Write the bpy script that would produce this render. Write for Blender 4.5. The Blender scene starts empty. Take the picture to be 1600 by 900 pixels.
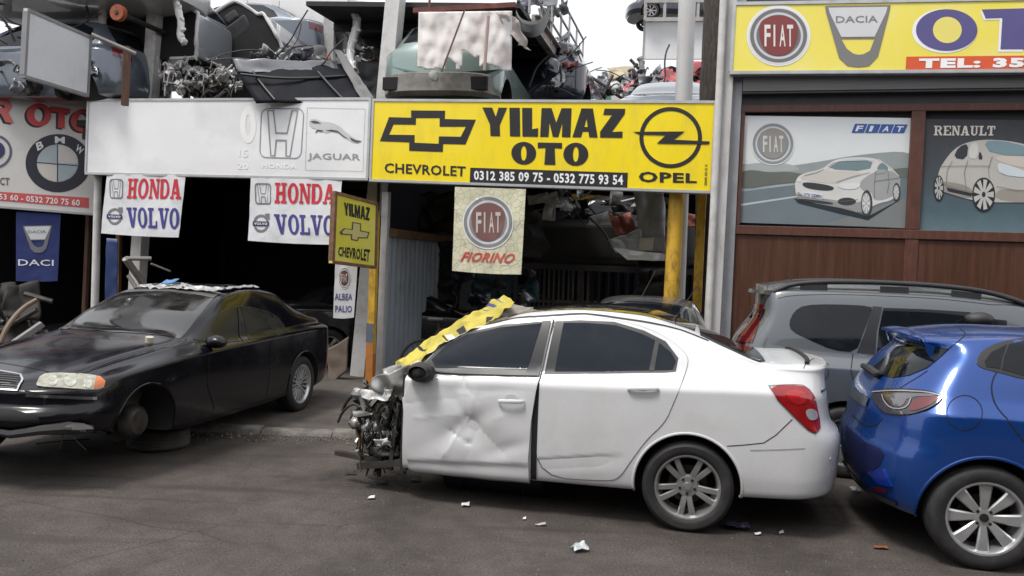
import bpy, bmesh, math, random
from mathutils import Vector, Matrix, noise
from mathutils.bvhtree import BVHTree
from mathutils.geometry import delaunay_2d_cdt

R = math.radians
S = bpy.context.scene
COL = S.collection
random.seed(7)

# ---------------------------------------------------------------- camera, sky, sun, exposure
FPX, CAMH, PITCH, ROLL = 1250.0, 1.82, R(1.74), R(2.3)
_F = Vector((0, math.cos(PITCH), -math.sin(PITCH)))
_U0 = Vector((0, math.sin(PITCH), math.cos(PITCH)))
_R0 = Vector((1, 0, 0))
_RX = _R0 * math.cos(ROLL) + _U0 * math.sin(ROLL)
_UP = _U0 * math.cos(ROLL) - _R0 * math.sin(ROLL)
CAM = Vector((0, 0, CAMH))
cam = bpy.data.objects.new('camera', bpy.data.cameras.new('camera'))
COL.objects.link(cam)
cam.matrix_world = Matrix(((_RX.x, _UP.x, -_F.x, 0), (_RX.y, _UP.y, -_F.y, 0), (_RX.z, _UP.z, -_F.z, CAMH), (0, 0, 0, 1)))
cam.data.sensor_width = 36
cam.data.lens = FPX / 1600 * 36
cam.data.clip_start = 0.05
cam.data.clip_end = 2000
S.camera = cam

SUN_DIR = Vector((-0.34, -0.30, 0.89)).normalized()      # towards the sun
W = bpy.data.worlds.new('World'); S.world = W; W.use_nodes = True
nt = W.node_tree; nt.nodes.clear()
sky = nt.nodes.new('ShaderNodeTexSky'); sky.sky_type = 'NISHITA'; sky.sun_disc = False
sky.sun_elevation = math.asin(SUN_DIR.z); sky.sun_rotation = math.atan2(SUN_DIR.x, SUN_DIR.y)
sky.air_density = 1.2; sky.dust_density = 6.0; sky.ozone_density = 1.0
hs = nt.nodes.new('ShaderNodeHueSaturation'); hs.inputs['Saturation'].default_value = 0.35
# thin bright overcast: a broken cloud layer mixed over the sky
wtc = nt.nodes.new('ShaderNodeTexCoord'); wn = nt.nodes.new('ShaderNodeTexNoise'); wn.inputs['Scale'].default_value = 2.2; wn.inputs['Detail'].default_value = 7
wr_ = nt.nodes.new('ShaderNodeValToRGB'); wr_.color_ramp.elements[0].position = .35; wr_.color_ramp.elements[0].color = (.55, .55, .55, 1); wr_.color_ramp.elements[1].position = .62; wr_.color_ramp.elements[1].color = (.95, .95, .95, 1)
wm = nt.nodes.new('ShaderNodeMix'); wm.data_type = 'RGBA'; wm.inputs[7].default_value = (6.6, 6.7, 6.95, 1)
bg = nt.nodes.new('ShaderNodeBackground'); bg.inputs['Strength'].default_value = 0.13
wo = nt.nodes.new('ShaderNodeOutputWorld')
nt.links.new(sky.outputs[0], hs.inputs['Color']); nt.links.new(wtc.outputs['Generated'], wn.inputs['Vector']); nt.links.new(wn.outputs['Fac'], wr_.inputs['Fac']); nt.links.new(wr_.outputs['Color'], wm.inputs[0])
nt.links.new(hs.outputs[0], wm.inputs[6]); nt.links.new(wm.outputs[2], bg.inputs['Color']); nt.links.new(bg.outputs[0], wo.inputs['Surface'])
sl = bpy.data.lights.new('sun', 'SUN'); sl.energy = 1.7; sl.angle = R(14); sl.color = (1, 0.965, 0.91)
so = bpy.data.objects.new('sun', sl); COL.objects.link(so)
so.rotation_euler = SUN_DIR.to_track_quat('Z', 'Y').to_euler()
S.view_settings.view_transform = 'Standard'; S.view_settings.look = 'None'
S.view_settings.exposure = 0.62; S.view_settings.gamma = 1.0
S.view_settings.use_curve_mapping = False
S.cycles.max_bounces = 6; S.cycles.diffuse_bounces = 3; S.cycles.glossy_bounces = 3
S.cycles.transparent_max_bounces = 6; S.cycles.caustics_reflective = False; S.cycles.caustics_refractive = False

# ---------------------------------------------------------------- helpers
def ray(px, py):
    return _F + _RX * ((px - 800) / FPX) + _UP * ((450 - py) / FPX)

def atz(px, py, z=0.0):
    d = ray(px, py); return CAM + d * ((z - CAMH) / d.z)

def aty(px, py, y):
    d = ray(px, py); return CAM + d * (y / d.y)

class Pl:
    """vertical plane: a point, an angle of its horizontal axis; 2D coordinates (u, v)"""
    def __init__(s, o, ang=None, e=None, up=None):
        s.o = Vector(o)
        s.e = Vector((math.cos(ang), math.sin(ang), 0)) if e is None else Vector(e).normalized()
        s.up = Vector((0, 0, 1)) if up is None else Vector(up).normalized()
        s.n = s.e.cross(s.up).normalized()              # towards the camera for e pointing right
    def shift(s, d):
        return Pl(s.o + s.n * d, e=s.e, up=s.up)
    def hit(s, px, py):
        d = ray(px, py); t = (s.o - CAM).dot(s.n) / d.dot(s.n); return CAM + d * t
    def uv(s, px, py):
        p = s.hit(px, py) - s.o; return (p.dot(s.e), p.dot(s.up))
    def P(s, u, v, off=0.0):
        return s.o + s.e * u + s.up * v + s.n * off

_mc = {}
def mat(name, col, rough=0.6, metal=0.0, var=0.12, scale=6.0, bump=0.0, bscale=40.0, dirt=None, damt=0.35, dscale=2.5, coat=0.0, spec=0.5, flake=False, trans=0.0, emit=0.0, stretch=None, alpha=1.0):
    if name in _mc: return _mc[name]
    m = bpy.data.materials.new(name); m.use_nodes = True; t = m.node_tree
    b = t.nodes['Principled BSDF']; L = t.links.new
    tc = t.nodes.new('ShaderNodeTexCoord'); src = tc.outputs['Object']
    if stretch:
        mp = t.nodes.new('ShaderNodeMapping'); mp.inputs['Scale'].default_value = stretch; L(src, mp.inputs['Vector']); src = mp.outputs[0]
    n = t.nodes.new('ShaderNodeTexNoise'); n.inputs['Scale'].default_value = scale; n.inputs['Detail'].default_value = 6
    L(src, n.inputs['Vector'])
    r = t.nodes.new('ShaderNodeValToRGB'); r.color_ramp.elements[0].position = 0.3; r.color_ramp.elements[1].position = 0.7
    c = Vector(col[:3])
    r.color_ramp.elements[0].color = (*(c * (1 - var)), 1); r.color_ramp.elements[1].color = (*[min(1, x) for x in (c * (1 + var))], 1)
    L(n.outputs['Fac'], r.inputs['Fac']); out = r.outputs['Color']
    if dirt:
        n2 = t.nodes.new('ShaderNodeTexNoise'); n2.inputs['Scale'].default_value = dscale; n2.inputs['Detail'].default_value = 8; n2.inputs['Roughness'].default_value = 0.7
        L(src, n2.inputs['Vector'])
        r2 = t.nodes.new('ShaderNodeValToRGB'); r2.color_ramp.elements[0].position = 0.48; r2.color_ramp.elements[1].position = 0.72
        r2.color_ramp.elements[0].color = (0, 0, 0, 1); r2.color_ramp.elements[1].color = (damt, damt, damt, 1)
        L(n2.outputs['Fac'], r2.inputs['Fac'])
        mx = t.nodes.new('ShaderNodeMix'); mx.data_type = 'RGBA'
        L(r2.outputs['Color'], mx.inputs[0]); L(out, mx.inputs[6]); mx.inputs[7].default_value = (*dirt, 1); out = mx.outputs[2]
        rr = t.nodes.new('ShaderNodeMapRange'); rr.inputs['To Min'].default_value = rough; rr.inputs['To Max'].default_value = min(1, rough + 0.5)
        L(r2.outputs['Color'], rr.inputs['Value']); L(rr.outputs[0], b.inputs['Roughness'])
    else:
        rr = t.nodes.new('ShaderNodeMapRange'); rr.inputs['To Min'].default_value = max(0, rough * 0.85); rr.inputs['To Max'].default_value = min(1, rough * 1.15)
        L(n.outputs['Fac'], rr.inputs['Value']); L(rr.outputs[0], b.inputs['Roughness'])
    L(out, b.inputs['Base Color'])
    b.inputs['Metallic'].default_value = metal; b.inputs['Specular IOR Level'].default_value = spec
    if coat: b.inputs['Coat Weight'].default_value = coat; b.inputs['Coat Roughness'].default_value = 0.04
    if trans: b.inputs['Transmission Weight'].default_value = trans
    if alpha < 1: b.inputs['Alpha'].default_value = alpha
    if emit: L(out, b.inputs['Emission Color']); b.inputs['Emission Strength'].default_value = emit
    if bump:
        n3 = t.nodes.new('ShaderNodeTexNoise'); n3.inputs['Scale'].default_value = bscale; n3.inputs['Detail'].default_value = 4
        L(src, n3.inputs['Vector'])
        bp = t.nodes.new('ShaderNodeBump'); bp.inputs['Strength'].default_value = bump; bp.inputs['Distance'].default_value = 0.02
        L(n3.outputs['Fac'], bp.inputs['Height']); L(bp.outputs[0], b.inputs['Normal'])
    _mc[name] = m; return m

def srgb(r, g, b):
    f = lambda c: (c / 255 / 12.92) if c <= 10 else ((c / 255 + 0.055) / 1.055) ** 2.4
    return (f(r), f(g), f(b))

def ink(r, g, b, rough=0.45, k=1.0):
    c = srgb(r, g, b)
    return mat('ink_%d_%d_%d' % (r, g, b), tuple(x * k for x in c), rough, var=0.05, scale=3)

def setp(o, label=None, cat=None, group=None, kind=None):
    if label: o['label'] = label
    if cat: o['category'] = cat
    if group: o['group'] = group
    if kind: o['kind'] = kind
    return o

def thing(name, label, cat, loc=(0, 0, 0), rot=0.0, group=None, m=None):
    o = bpy.data.objects.new(name, None); COL.objects.link(o); o.empty_display_size = 0.2
    if m is not None: o.matrix_basis = m
    else: o.location = loc; o.rotation_euler = (0, 0, rot)
    return setp(o, label, cat, group)

def worldm(o):
    m = o.matrix_basis.copy()
    while o.parent: o = o.parent; m = o.matrix_basis @ m
    return m

def mesh_obj(name, verts, faces, m, parent=None, smooth=False, local=False, sharp=35, normals=None):
    me = bpy.data.meshes.new(name)
    if parent is not None and not local:
        inv = worldm(parent).inverted(); verts = [inv @ Vector(v) for v in verts]
    me.from_pydata([tuple(v) for v in verts], [], faces)
    me.update()
    if smooth:
        me.polygons.foreach_set('use_smooth', [True] * len(me.polygons))
        if normals is not None:
            me.normals_split_custom_set_from_vertices([tuple(n) for n in normals])
        elif sharp < 180:
            bm = bmesh.new(); bm.from_mesh(me)
            for e in bm.edges:
                if len(e.link_faces) == 2 and e.calc_face_angle(0) > R(sharp): e.smooth = False
            bm.to_mesh(me); bm.free()
    for mm in (m if isinstance(m, (list, tuple)) else [m]): me.materials.append(mm)
    o = bpy.data.objects.new(name, me); COL.objects.link(o)
    if parent is not None: o.parent = parent
    return o

class MB:
    """collects boxes, tubes, prisms, lathes into one mesh"""
    def __init__(s): s.v = []; s.f = []
    def add(s, vs, fs):
        k = len(s.v); s.v += [Vector(v) for v in vs]; s.f += [tuple(i + k for i in f) for f in fs]; return s
    def box(s, c, size, rot=None, m=None):
        c = Vector(c); h = Vector(size) / 2
        vs = [Vector((x * h.x, y * h.y, z * h.z)) for x in (-1, 1) for y in (-1, 1) for z in (-1, 1)]
        if rot is not None: vs = [rot @ v for v in vs]
        vs = [v + c for v in vs]
        if m is not None: vs = [m @ v for v in vs]
        return s.add(vs, [(0, 1, 3, 2), (4, 6, 7, 5), (0, 4, 5, 1), (2, 3, 7, 6), (0, 2, 6, 4), (1, 5, 7, 3)])
    def beam(s, a, b, w, h, up=(0, 0, 1)):
        a = Vector(a); b = Vector(b); d = (b - a); L = d.length; d.normalize()
        u = Vector(up); sd = d.cross(u)
        if sd.length < 1e-4: sd = d.cross(Vector((0, 1, 0)))
        sd.normalize(); u = sd.cross(d)
        vs = []
        for p in (a, b):
            for i, j in ((-1, -1), (1, -1), (1, 1), (-1, 1)): vs.append(p + sd * (i * w / 2) + u * (j * h / 2))
        return s.add(vs, [(3, 2, 1, 0), (4, 5, 6, 7), (0, 1, 5, 4), (1, 2, 6, 5), (2, 3, 7, 6), (3, 0, 4, 7)])
    def tube(s, pts, r, n=10, cap=True):
        pts = [Vector(p) for p in pts]; rs = r if isinstance(r, (list, tuple)) else [r] * len(pts)
        vs = []; up = Vector((0, 0, 1))
        for i, p in enumerate(pts):
            d = (pts[min(i + 1, len(pts) - 1)] - pts[max(i - 1, 0)]).normalized()
            a = d.cross(up)
            if a.length < 0.05: a = d.cross(Vector((0, 1, 0)))
            a.normalize(); b = a.cross(d); up = b if abs(b.z) > .2 else up
            for k in range(n):
                t = 2 * math.pi * k / n; vs.append(p + (a * math.cos(t) + b * math.sin(t)) * rs[i])
        fs = []
        for i in range(len(pts) - 1):
            for k in range(n):
                fs.append((i * n + k, i * n + (k + 1) % n, (i + 1) * n + (k + 1) % n, (i + 1) * n + k))
        if cap: fs.append(tuple(range(n))[::-1]); fs.append(tuple((len(pts) - 1) * n + k for k in range(n)))
        return s.add(vs, fs)
    def lathe(s, prof, n=48, m=None, arc=None, closed=False):
        """profile of (r, h) turned about the local y axis"""
        vs = []; np_ = len(prof); full = arc is None
        a0, a1 = (0, 2 * math.pi) if full else arc
        cnt = n if full else n + 1
        for k in range(cnt):
            t = a0 + (a1 - a0) * k / n
            for r, h in prof: vs.append(Vector((r * math.cos(t), h, r * math.sin(t))))
        if m is not None: vs = [m @ v for v in vs]
        fs = []
        for k in range(n):
            k2 = (k + 1) % n if full else k + 1
            for i in range(np_ - (0 if closed else 1)):
                j = (i + 1) % np_
                fs.append((k * np_ + i, k * np_ + j, k2 * np_ + j, k2 * np_ + i))
        return s.add(vs, fs)
    def prism(s, poly, a, b):
        """poly: list of 3D points; extruded from +a to +b (vectors)"""
        n = len(poly); a = Vector(a); b = Vector(b)
        vs = [Vector(p) + a for p in poly] + [Vector(p) + b for p in poly]
        fs = [tuple(range(n)), tuple(range(2 * n - 1, n - 1, -1))] + [(i, i + n, (i + 1) % n + n, (i + 1) % n) for i in range(n)]
        return s.add(vs, fs)
    def build(s, name, m, parent=None, smooth=False, local=False, sharp=35, weld=False):
        o = mesh_obj(name, s.v, s.f, m, parent, False, local)
        bm = bmesh.new(); bm.from_mesh(o.data)
        if weld: bmesh.ops.remove_doubles(bm, verts=bm.verts, dist=1e-4)
        bmesh.ops.recalc_face_normals(bm, faces=bm.faces)
        if smooth:
            for f in bm.faces: f.smooth = True
            for e in bm.edges:
                if len(e.link_faces) == 2 and e.calc_face_angle(0) > R(sharp): e.smooth = False
        bm.to_mesh(o.data); bm.free()
        return o

def bevel_mod(o, w=0.01, seg=2):
    b = o.modifiers.new('bevel', 'BEVEL'); b.width = w; b.segments = seg; b.limit_method = 'ANGLE'; b.angle_limit = R(40)
    return o

def pip(p, poly):
    x, y = p; c = False; n = len(poly); j = n - 1
    for i in range(n):
        xi, yi = poly[i]; xj, yj = poly[j]
        if (yi > y) != (yj > y) and x < (xj - xi) * (y - yi) / (yj - yi) + xi: c = not c
        j = i
    return c

def area2(p):
    return 0.5 * sum(p[i - 1][0] * p[i][1] - p[i][0] * p[i - 1][1] for i in range(len(p)))

def cdt(pos, neg=(), extra=()):
    """triangles of the union of the polygons pos minus the holes neg"""
    vs = []; es = []
    for poly in list(pos) + list(neg):
        k = len(vs); vs += [Vector(p) for p in poly]; n = len(poly)
        es += [(k + i, k + (i + 1) % n) for i in range(n)]
    vs += [Vector(p) for p in extra]
    ov, oe, of, _, _, _ = delaunay_2d_cdt(vs, es, [], 0, 1e-6)
    bbs = [(min(p[0] for p in q), max(p[0] for p in q), min(p[1] for p in q), max(p[1] for p in q)) for q in pos]
    fs = []
    for f in of:
        c = (sum(ov[i][0] for i in f) / 3, sum(ov[i][1] for i in f) / 3)
        if any(b[0] <= c[0] <= b[1] and b[2] <= c[1] <= b[3] and pip(c, q) for q, b in zip(pos, bbs)) and not any(pip(c, q) for q in neg):
            a = area2([ov[i] for i in f])
            fs.append(tuple(f) if a > 0 else tuple(f)[::-1])
    return ov, fs

def chaikin(p, it=2, closed=True):
    for _ in range(it):
        q = []; n = len(p)
        for i in range(n if closed else n - 1):
            a = Vector(p[i]); b = Vector(p[(i + 1) % n]); q += [a * .75 + b * .25, a * .25 + b * .75]
        if not closed: q = [Vector(p[0])] + q + [Vector(p[-1])]
        p = q
    return p

def dens(p, step, closed=True):
    q = []; n = len(p)
    for i in range(n if closed else n - 1):
        a = Vector(p[i]); b = Vector(p[(i + 1) % n]); k = max(1, int((b - a).length / step + .5))
        q += [a.lerp(b, j / k) for j in range(k)]
    if not closed: q.append(Vector(p[-1]))
    return q

def ell(cx, cy, rx, ry, n=40, a0=0, a1=360, rot=0):
    o = []
    full = abs(a1 - a0) >= 360
    for k in range(n if full else n + 1):
        t = R(a0 + (a1 - a0) * k / n); x = rx * math.cos(t); y = ry * math.sin(t)
        o.append((cx + x * math.cos(R(rot)) - y * math.sin(R(rot)), cy + x * math.sin(R(rot)) + y * math.cos(R(rot))))
    return o

def rrect(x0, y0, x1, y1, r, n=6):
    o = []
    for cx, cy, a in ((x1 - r, y1 - r, 0), (x0 + r, y1 - r, 90), (x0 + r, y0 + r, 180), (x1 - r, y0 + r, 270)):
        for k in range(n + 1):
            t = R(a + 90 * k / n); o.append((cx + r * math.cos(t), cy + r * math.sin(t)))
    return o

# flat printed shapes on a plane, drawn in the photograph's coordinates of that plane
def decal(name, pl, pos, m, parent, off=0.004, neg=(), disp=None, step=None):
    if name.startswith('car_image') and len(pos) > 1:
        return [decal(name, pl, [p], m, parent, off, neg, disp, step) for p in pos]
    if name in ('car_image', 'car_image_side', 'car_image_hood', 'car_image_glass', 'car_image_window', 'car_image_lamp', 'car_image_mirror', 'car_image_shade', 'car_image_grille', 'hill', 'scrub', 'town'): pos = [[tuple(q) for q in chaikin(p, 1 if name in ('car_image_glass', 'car_image_window', 'car_image_lamp') else 2)] for p in pos]
    P = [[pl.uv(*q) for q in p] for p in pos]; N = [[pl.uv(*q) for q in p] for p in neg]
    ex = []
    if disp and not step: step = .045
    if step:
        P = [dens(p, step) for p in P]
        xs = [q[0] for p in P for q in p]; ys = [q[1] for p in P for q in p]
        x = min(xs)
        while x < max(xs):
            y = min(ys)
            while y < max(ys):
                if any(pip((x, y), p) for p in P): ex.append((x, y))
                y += step
            x += step
    vs, fs = cdt(P, N, ex)
    return mesh_obj(name, [pl.P(v[0], v[1], off + (disp(v[0], v[1]) if disp else 0)) for v in vs], fs, m, parent, smooth=bool(disp), sharp=180)

def slab(name, pl, poly, m, parent, o0, o1, bev=0.0):
    P = [pl.P(*pl.uv(*q)) for q in poly]
    o = MB().prism(P, pl.n * o0, pl.n * o1).build(name, m, parent)
    if bev: bevel_mod(o, bev)
    return o

def quadmap(q):
    a, b, c, d = [Vector(p) for p in q]     # tl, tr, br, bl
    def f(x, y):
        top = a.lerp(b, x); bot = d.lerp(c, x); return tuple(bot.lerp(top, y))
    return f

_tc = {}
def text2d(s, bold=0.0, res=2, shear=0.0):
    key = (s, bold, res, shear)
    if key not in _tc:
        cu = bpy.data.curves.new('t', 'FONT'); cu.body = s; cu.offset = bold; cu.resolution_u = res; cu.shear = shear
        if bold: cu.space_character = 1 + bold * 2.5
        ob = bpy.data.objects.new('t', cu); COL.objects.link(ob)
        dg = bpy.context.evaluated_depsgraph_get(); me = bpy.data.meshes.new_from_object(ob.evaluated_get(dg))
        vs = [(v.co.x, v.co.y) for v in me.vertices]; fs = [tuple(p.vertices) for p in me.polygons]
        bpy.data.objects.remove(ob); bpy.data.curves.remove(cu); bpy.data.meshes.remove(me)
        x0 = min(v[0] for v in vs); x1 = max(v[0] for v in vs); y0 = min(v[1] for v in vs); y1 = max(v[1] for v in vs)
        _tc[key] = ([((v[0] - x0) / (x1 - x0), (v[1] - y0) / (y1 - y0)) for v in vs], fs)
    return _tc[key]

def text(name, s, quad, pl, m, parent, off=0.006, bold=0.02, disp=None, shear=0.0):
    vs, fs = text2d(s, bold, 2, shear); f = quadmap(quad); out = []
    for v in vs:
        u, w = pl.uv(*f(*v)); out.append(pl.P(u, w, off + (disp(u, w) if disp else 0)))
    return mesh_obj(name, out, fs, m, parent)

def rc(x0, y0, x1, y1): return [(x0, y0), (x1, y0), (x1, y1), (x0, y1)]
def _half(cx, cy, rx, ry): return ell(cx, cy, rx, ry, 16, -90, 90)
SER = {
 'H': (.9, [rc(.12, 0, .36, 1), rc(.64, 0, .88, 1), rc(.3, .43, .7, .57), rc(0, 0, .46, .13), rc(0, .87, .46, 1), rc(.54, 0, 1, .13), rc(.54, .87, 1, 1)], []),
 'O': (.85, [ell(.5, .5, .5, .515, 32)], [ell(.5, .5, .23, .38, 24)]),
 'N': (.9, [rc(.1, 0, .26, 1), rc(.74, 0, .9, 1), [(.06, 1), (.36, 1), (.9, 0), (.68, 0)], rc(0, 0, .38, .12), rc(0, .88, .3, 1), rc(.62, .88, 1, 1)], []),
 'D': (.85, [rc(0, 0, .5, 1), _half(.45, .5, .53, .5)], [[(.3, .13), (.45, .13)] + _half(.45, .5, .26, .37)[1:-1] + [(.45, .87), (.3, .87)]]),
 'A': (.95, [[(.36, 1), (.64, 1), (.92, 0), (.66, 0), (.48, .7), (.24, 0), (.1, 0)], rc(.25, .24, .7, .37), rc(0, 0, .36, .12), rc(.54, 0, 1, .12)], []),
 'V': (.95, [[(.06, 1), (.36, 1), (.54, .3), (.76, 1), (.92, 1), (.62, 0), (.38, 0)], rc(0, .88, .46, 1), rc(.6, .88, 1, 1)], []),
 'L': (.8, [rc(.14, 0, .42, 1), rc(0, 0, 1, .13), rc(0, .87, .58, 1), rc(.84, 0, 1, .36)], []),
 'R': (.95, [rc(.12, 0, .36, 1), rc(.12, .87, .6, 1), _half(.56, .74, .34, .26), rc(.3, .48, .6, .58), [(.48, .5), (.7, .5), (1, 0), (.72, 0)], rc(0, 0, .48, .12), rc(0, .88, .3, 1)], [[(.36, .6), (.56, .6)] + _half(.56, .74, .1, .14)[1:-1] + [(.56, .88), (.36, .88)]]),
 'E': (.85, [rc(.12, 0, .38, 1), rc(0, 0, 1, .13), rc(0, .87, .96, 1), rc(.3, .44, .7, .57), rc(.84, 0, 1, .34), rc(.82, .68, .96, 1)], []),
 'U': (.9, [rc(.12, .3, .36, 1), rc(.68, .3, .86, 1), [(.12, .32), (.86, .32)] + ell(.49, .32, .37, .33, 16, 360, 180)[1:-1], rc(0, .88, .46, 1), rc(.56, .88, 1, 1)], [[(.36, .4), (.68, .4), (.68, .3)] + ell(.52, .3, .16, .18, 10, 360, 180)[1:-1] + [(.36, .3)]]),
 'T': (.85, [rc(.36, 0, .64, 1), rc(0, .87, 1, 1), rc(0, .64, .14, 1), rc(.86, .64, 1, 1), rc(.2, 0, .8, .12)], []),
}
DSP = {
 'Y': (.95, [[(0, 1), (.4, 1), (.53, .68), (.66, 1), (1, 1), (.68, .38), (.68, 0), (.28, 0), (.28, .4)]], []),
 'I': (.42, [rc(.02, 0, .98, 1)], []),
 'L': (.62, [[(0, 0), (1, 0), (1, .3), (.62, .26), (.62, 1), (0, 1)]], []),
 'M': (1.2, [[(0, 0), (.28, 0), (.3, .5), (.42, 0), (.6, 0), (.72, .5), (.72, 0), (1, 0), (1, 1), (.68, 1), (.52, .5), (.36, 1), (.04, 1)]], []),
 'A': (1.0, [[(0, 0), (.34, 0), (.4, .2), (.62, .2), (.67, 0), (1, 0), (.74, 1), (.3, 1)]], [[(.45, .36), (.58, .36), (.52, .66)]]),
 'Z': (.9, [[(.02, 0), (1, 0), (.98, .22), (.52, .2), (1, .82), (1, 1), (.12, 1), (.08, .78), (.46, .78), (0, .2)]], []),
 'O': (.98, [ell(.5, .5, .5, .52, 36)], [ell(.5, .5, .115, .34, 20)]),
 'T': (.95, [[(.28, 0), (.74, 0), (.7, .76), (1, .74), (1, 1), (0, 1), (0, .74), (.32, .76)]], []),
}
def glyphs(name, s, quad, pl, m, parent, off=0.006, table=SER, gap=.07, disp=None):
    f = quadmap(quad); tot = sum(table[c][0] for c in s) + gap * (len(s) - 1); x = 0; vs = []; fs = []
    for c in s:
        w, pos, neg = table[c]
        tr = lambda p: pl.uv(*f((x + p[0] * w) / tot, p[1]))
        ov, of = cdt([[tr(p) for p in q] for q in pos], [[tr(p) for p in q] for q in neg])
        k = len(vs); vs += [pl.P(v[0], v[1], off + (disp(v[0], v[1]) if disp else 0)) for v in ov]; fs += [tuple(i + k for i in t) for t in of]
        x += w + gap
    return mesh_obj(name, vs, fs, m, parent)

# ---------------------------------------------------------------- car bodies: a smooth lofted surface, panels laid on it
def pchip(pts):
    xs = [p[0] for p in pts]; ys = [p[1] for p in pts]; n = len(xs)
    if n == 1: return lambda x: ys[0]
    h = [xs[i + 1] - xs[i] for i in range(n - 1)]; d = [(ys[i + 1] - ys[i]) / h[i] for i in range(n - 1)]
    m = [d[0]] + [0 if d[i - 1] * d[i] <= 0 else 2 * d[i - 1] * d[i] / (d[i - 1] + d[i]) for i in range(1, n - 1)] + [d[-1]]
    def f(x):
        if x <= xs[0]: return ys[0]
        if x >= xs[-1]: return ys[-1]
        i = 0
        while x > xs[i + 1]: i += 1
        t = (x - xs[i]) / h[i]; a = 1 - t
        return ys[i] * (1 + 2 * t) * a * a + h[i] * m[i] * t * a * a + ys[i + 1] * t * t * (3 - 2 * t) - h[i] * m[i + 1] * t * t * a
    return f

class Body:
    """x along the car, y across, z up; all curves are functions of x"""
    def __init__(s, x0, x1, w, zs, zc, zb, wb, we, ze, zt, l0=.5, l1=.5, n0=3, n1=3, sh0=None, sh1=None, cap0=True, cap1=True, zm=.5, ns=150, crease=.012, lo=.955):
        F = pchip
        s.fw, s.fzs, s.fzc, s.fzb, s.fwb, s.fwe, s.fze, s.fzt = [F(a) for a in (w, zs, zc, zb, wb, we, ze, zt)]
        s.x0, s.x1, s.l0, s.l1, s.n0, s.n1 = x0, x1, l0, l1, n0, n1
        s.sh0 = F(sh0) if sh0 else (lambda z: 0); s.sh1 = F(sh1) if sh1 else (lambda z: 0)
        s.cap0, s.cap1, s.zm, s.crease, s.lo = cap0, cap1, zm, crease, lo
        xs = []
        for k in range(ns + 1):
            t = k / ns; xs.append(t)
        st = []
        L = x1 - x0
        nl = 26
        if cap0: st += [x0 + l0 * (1 - math.cos(math.pi / 2 * k / nl)) for k in range(nl)]
        a = x0 + (l0 if cap0 else 0); b = x1 - (l1 if cap1 else 0); nm = int((b - a) / .022)
        st += [a + (b - a) * k / nm for k in range(nm + 1)]
        if cap1: st += [b + l1 * math.sin(math.pi / 2 * k / nl) for k in range(1, nl + 1)]
        rows = [s.section(x) for x in st]
        s.m = len(rows[0]); verts = []; faces = []
        for row in rows:
            verts += [Vector((p[0], -p[1], p[2])) for p in row] + [Vector((p[0], p[1], p[2])) for p in row[-2:0:-1]]
        c = 2 * s.m - 2
        for i in range(len(rows) - 1):
            for j in range(c):
                faces.append((i * c + j, (i + 1) * c + j, (i + 1) * c + (j + 1) % c, i * c + (j + 1) % c))
        caps = []
        if not cap0: caps.append(tuple(range(c)))
        if not cap1: caps.append(tuple((len(rows) - 1) * c + j for j in range(c))[::-1])
        bm = bmesh.new(); bv = [bm.verts.new(v) for v in verts]
        for f in faces:
            if len(set(f)) > 2: bm.faces.new([bv[i] for i in f])
        for f in caps: bm.faces.new([bv[i] for i in f]).material_index = 1
        bmesh.ops.remove_doubles(bm, verts=bm.verts, dist=4e-4)
        bmesh.ops.dissolve_degenerate(bm, edges=bm.edges, dist=1e-5)
        bmesh.ops.recalc_face_normals(bm, faces=bm.faces)
        bm.normal_update()
        s.bm = bm
        t = bm.copy(); bmesh.ops.triangulate(t, faces=t.faces); t.normal_update(); t.faces.ensure_lookup_table()
        s.tri = [[v.co.copy() for v in f.verts] for f in t.faces]; s.tn = [[v.normal.copy() for v in f.verts] for f in t.faces]
        s.bvh = BVHTree.FromBMesh(t); t.free()
    def factor(s, x):
        f = 1.0
        if s.cap0 and x < s.x0 + s.l0: u = (s.x0 + s.l0 - x) / s.l0; f *= max(0, 1 - u ** s.n0) ** (1 / s.n0)
        if s.cap1 and x > s.x1 - s.l1: u = (x - s.x1 + s.l1) / s.l1; f *= max(0, 1 - min(1, u) ** s.n1) ** (1 / s.n1)
        return f
    def section(s, x):
        f = s.factor(x); w = s.fw(x); zs = s.fzs(x); zc = s.fzc(x); zb = s.fzb(x); wb = s.fwb(x); we = s.fwe(x); ze = s.fze(x); zt = s.fzt(x)
        zm = s.zm; k = s.crease
        c = [(0, zs), (w * .5, zs), (w * .9, zs), (w * s.lo, zs + .015), (w * (s.lo + .02), zs + .10), (w * .995, (zs + zm) / 2 + .02), (w, zm), (w * .998, (zm + zc) / 2), (w * .99, zc - .03), (w * .988, zc), (w * .988 - k, zc + .025),
             (wb + .2 * (w * .98 - wb), zb - .2 * (zb - zc)), (wb, zb), (wb + .33 * (we - wb) + .012, zb + .33 * (ze - zb)), (wb + .72 * (we - wb) + .012, zb + .72 * (ze - zb)), (we + .004, ze - .012), (we - .03, ze + .25 * (zt - ze)),
             (we * .72, ze + (zt - ze) * .72), (we * .35, ze + (zt - ze) * .96), (0, zt)]
        p = [Vector((a * f, b)) for a, b in c]
        p = chaikin(p, 2, closed=False)
        out = []
        for q in p:
            xx = x
            u0 = max(0, min(1, (s.x0 + s.l0 * 1.6 - x) / (s.l0 * 1.6))); u1 = max(0, min(1, (x - s.x1 + s.l1 * 1.6) / (s.l1 * 1.6)))
            if u0 > 0: xx += s.sh0(q[1]) * (u0 * u0 * (3 - 2 * u0))
            if u1 > 0: xx += s.sh1(q[1]) * (u1 * u1 * (3 - 2 * u1))
            out.append((xx, q[0], q[1]))
        return out
    def cast(s, o, d):
        h, n, i, _ = s.bvh.ray_cast(o, d)
        if h is None: return None
        return s.bary(h, i)
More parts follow.
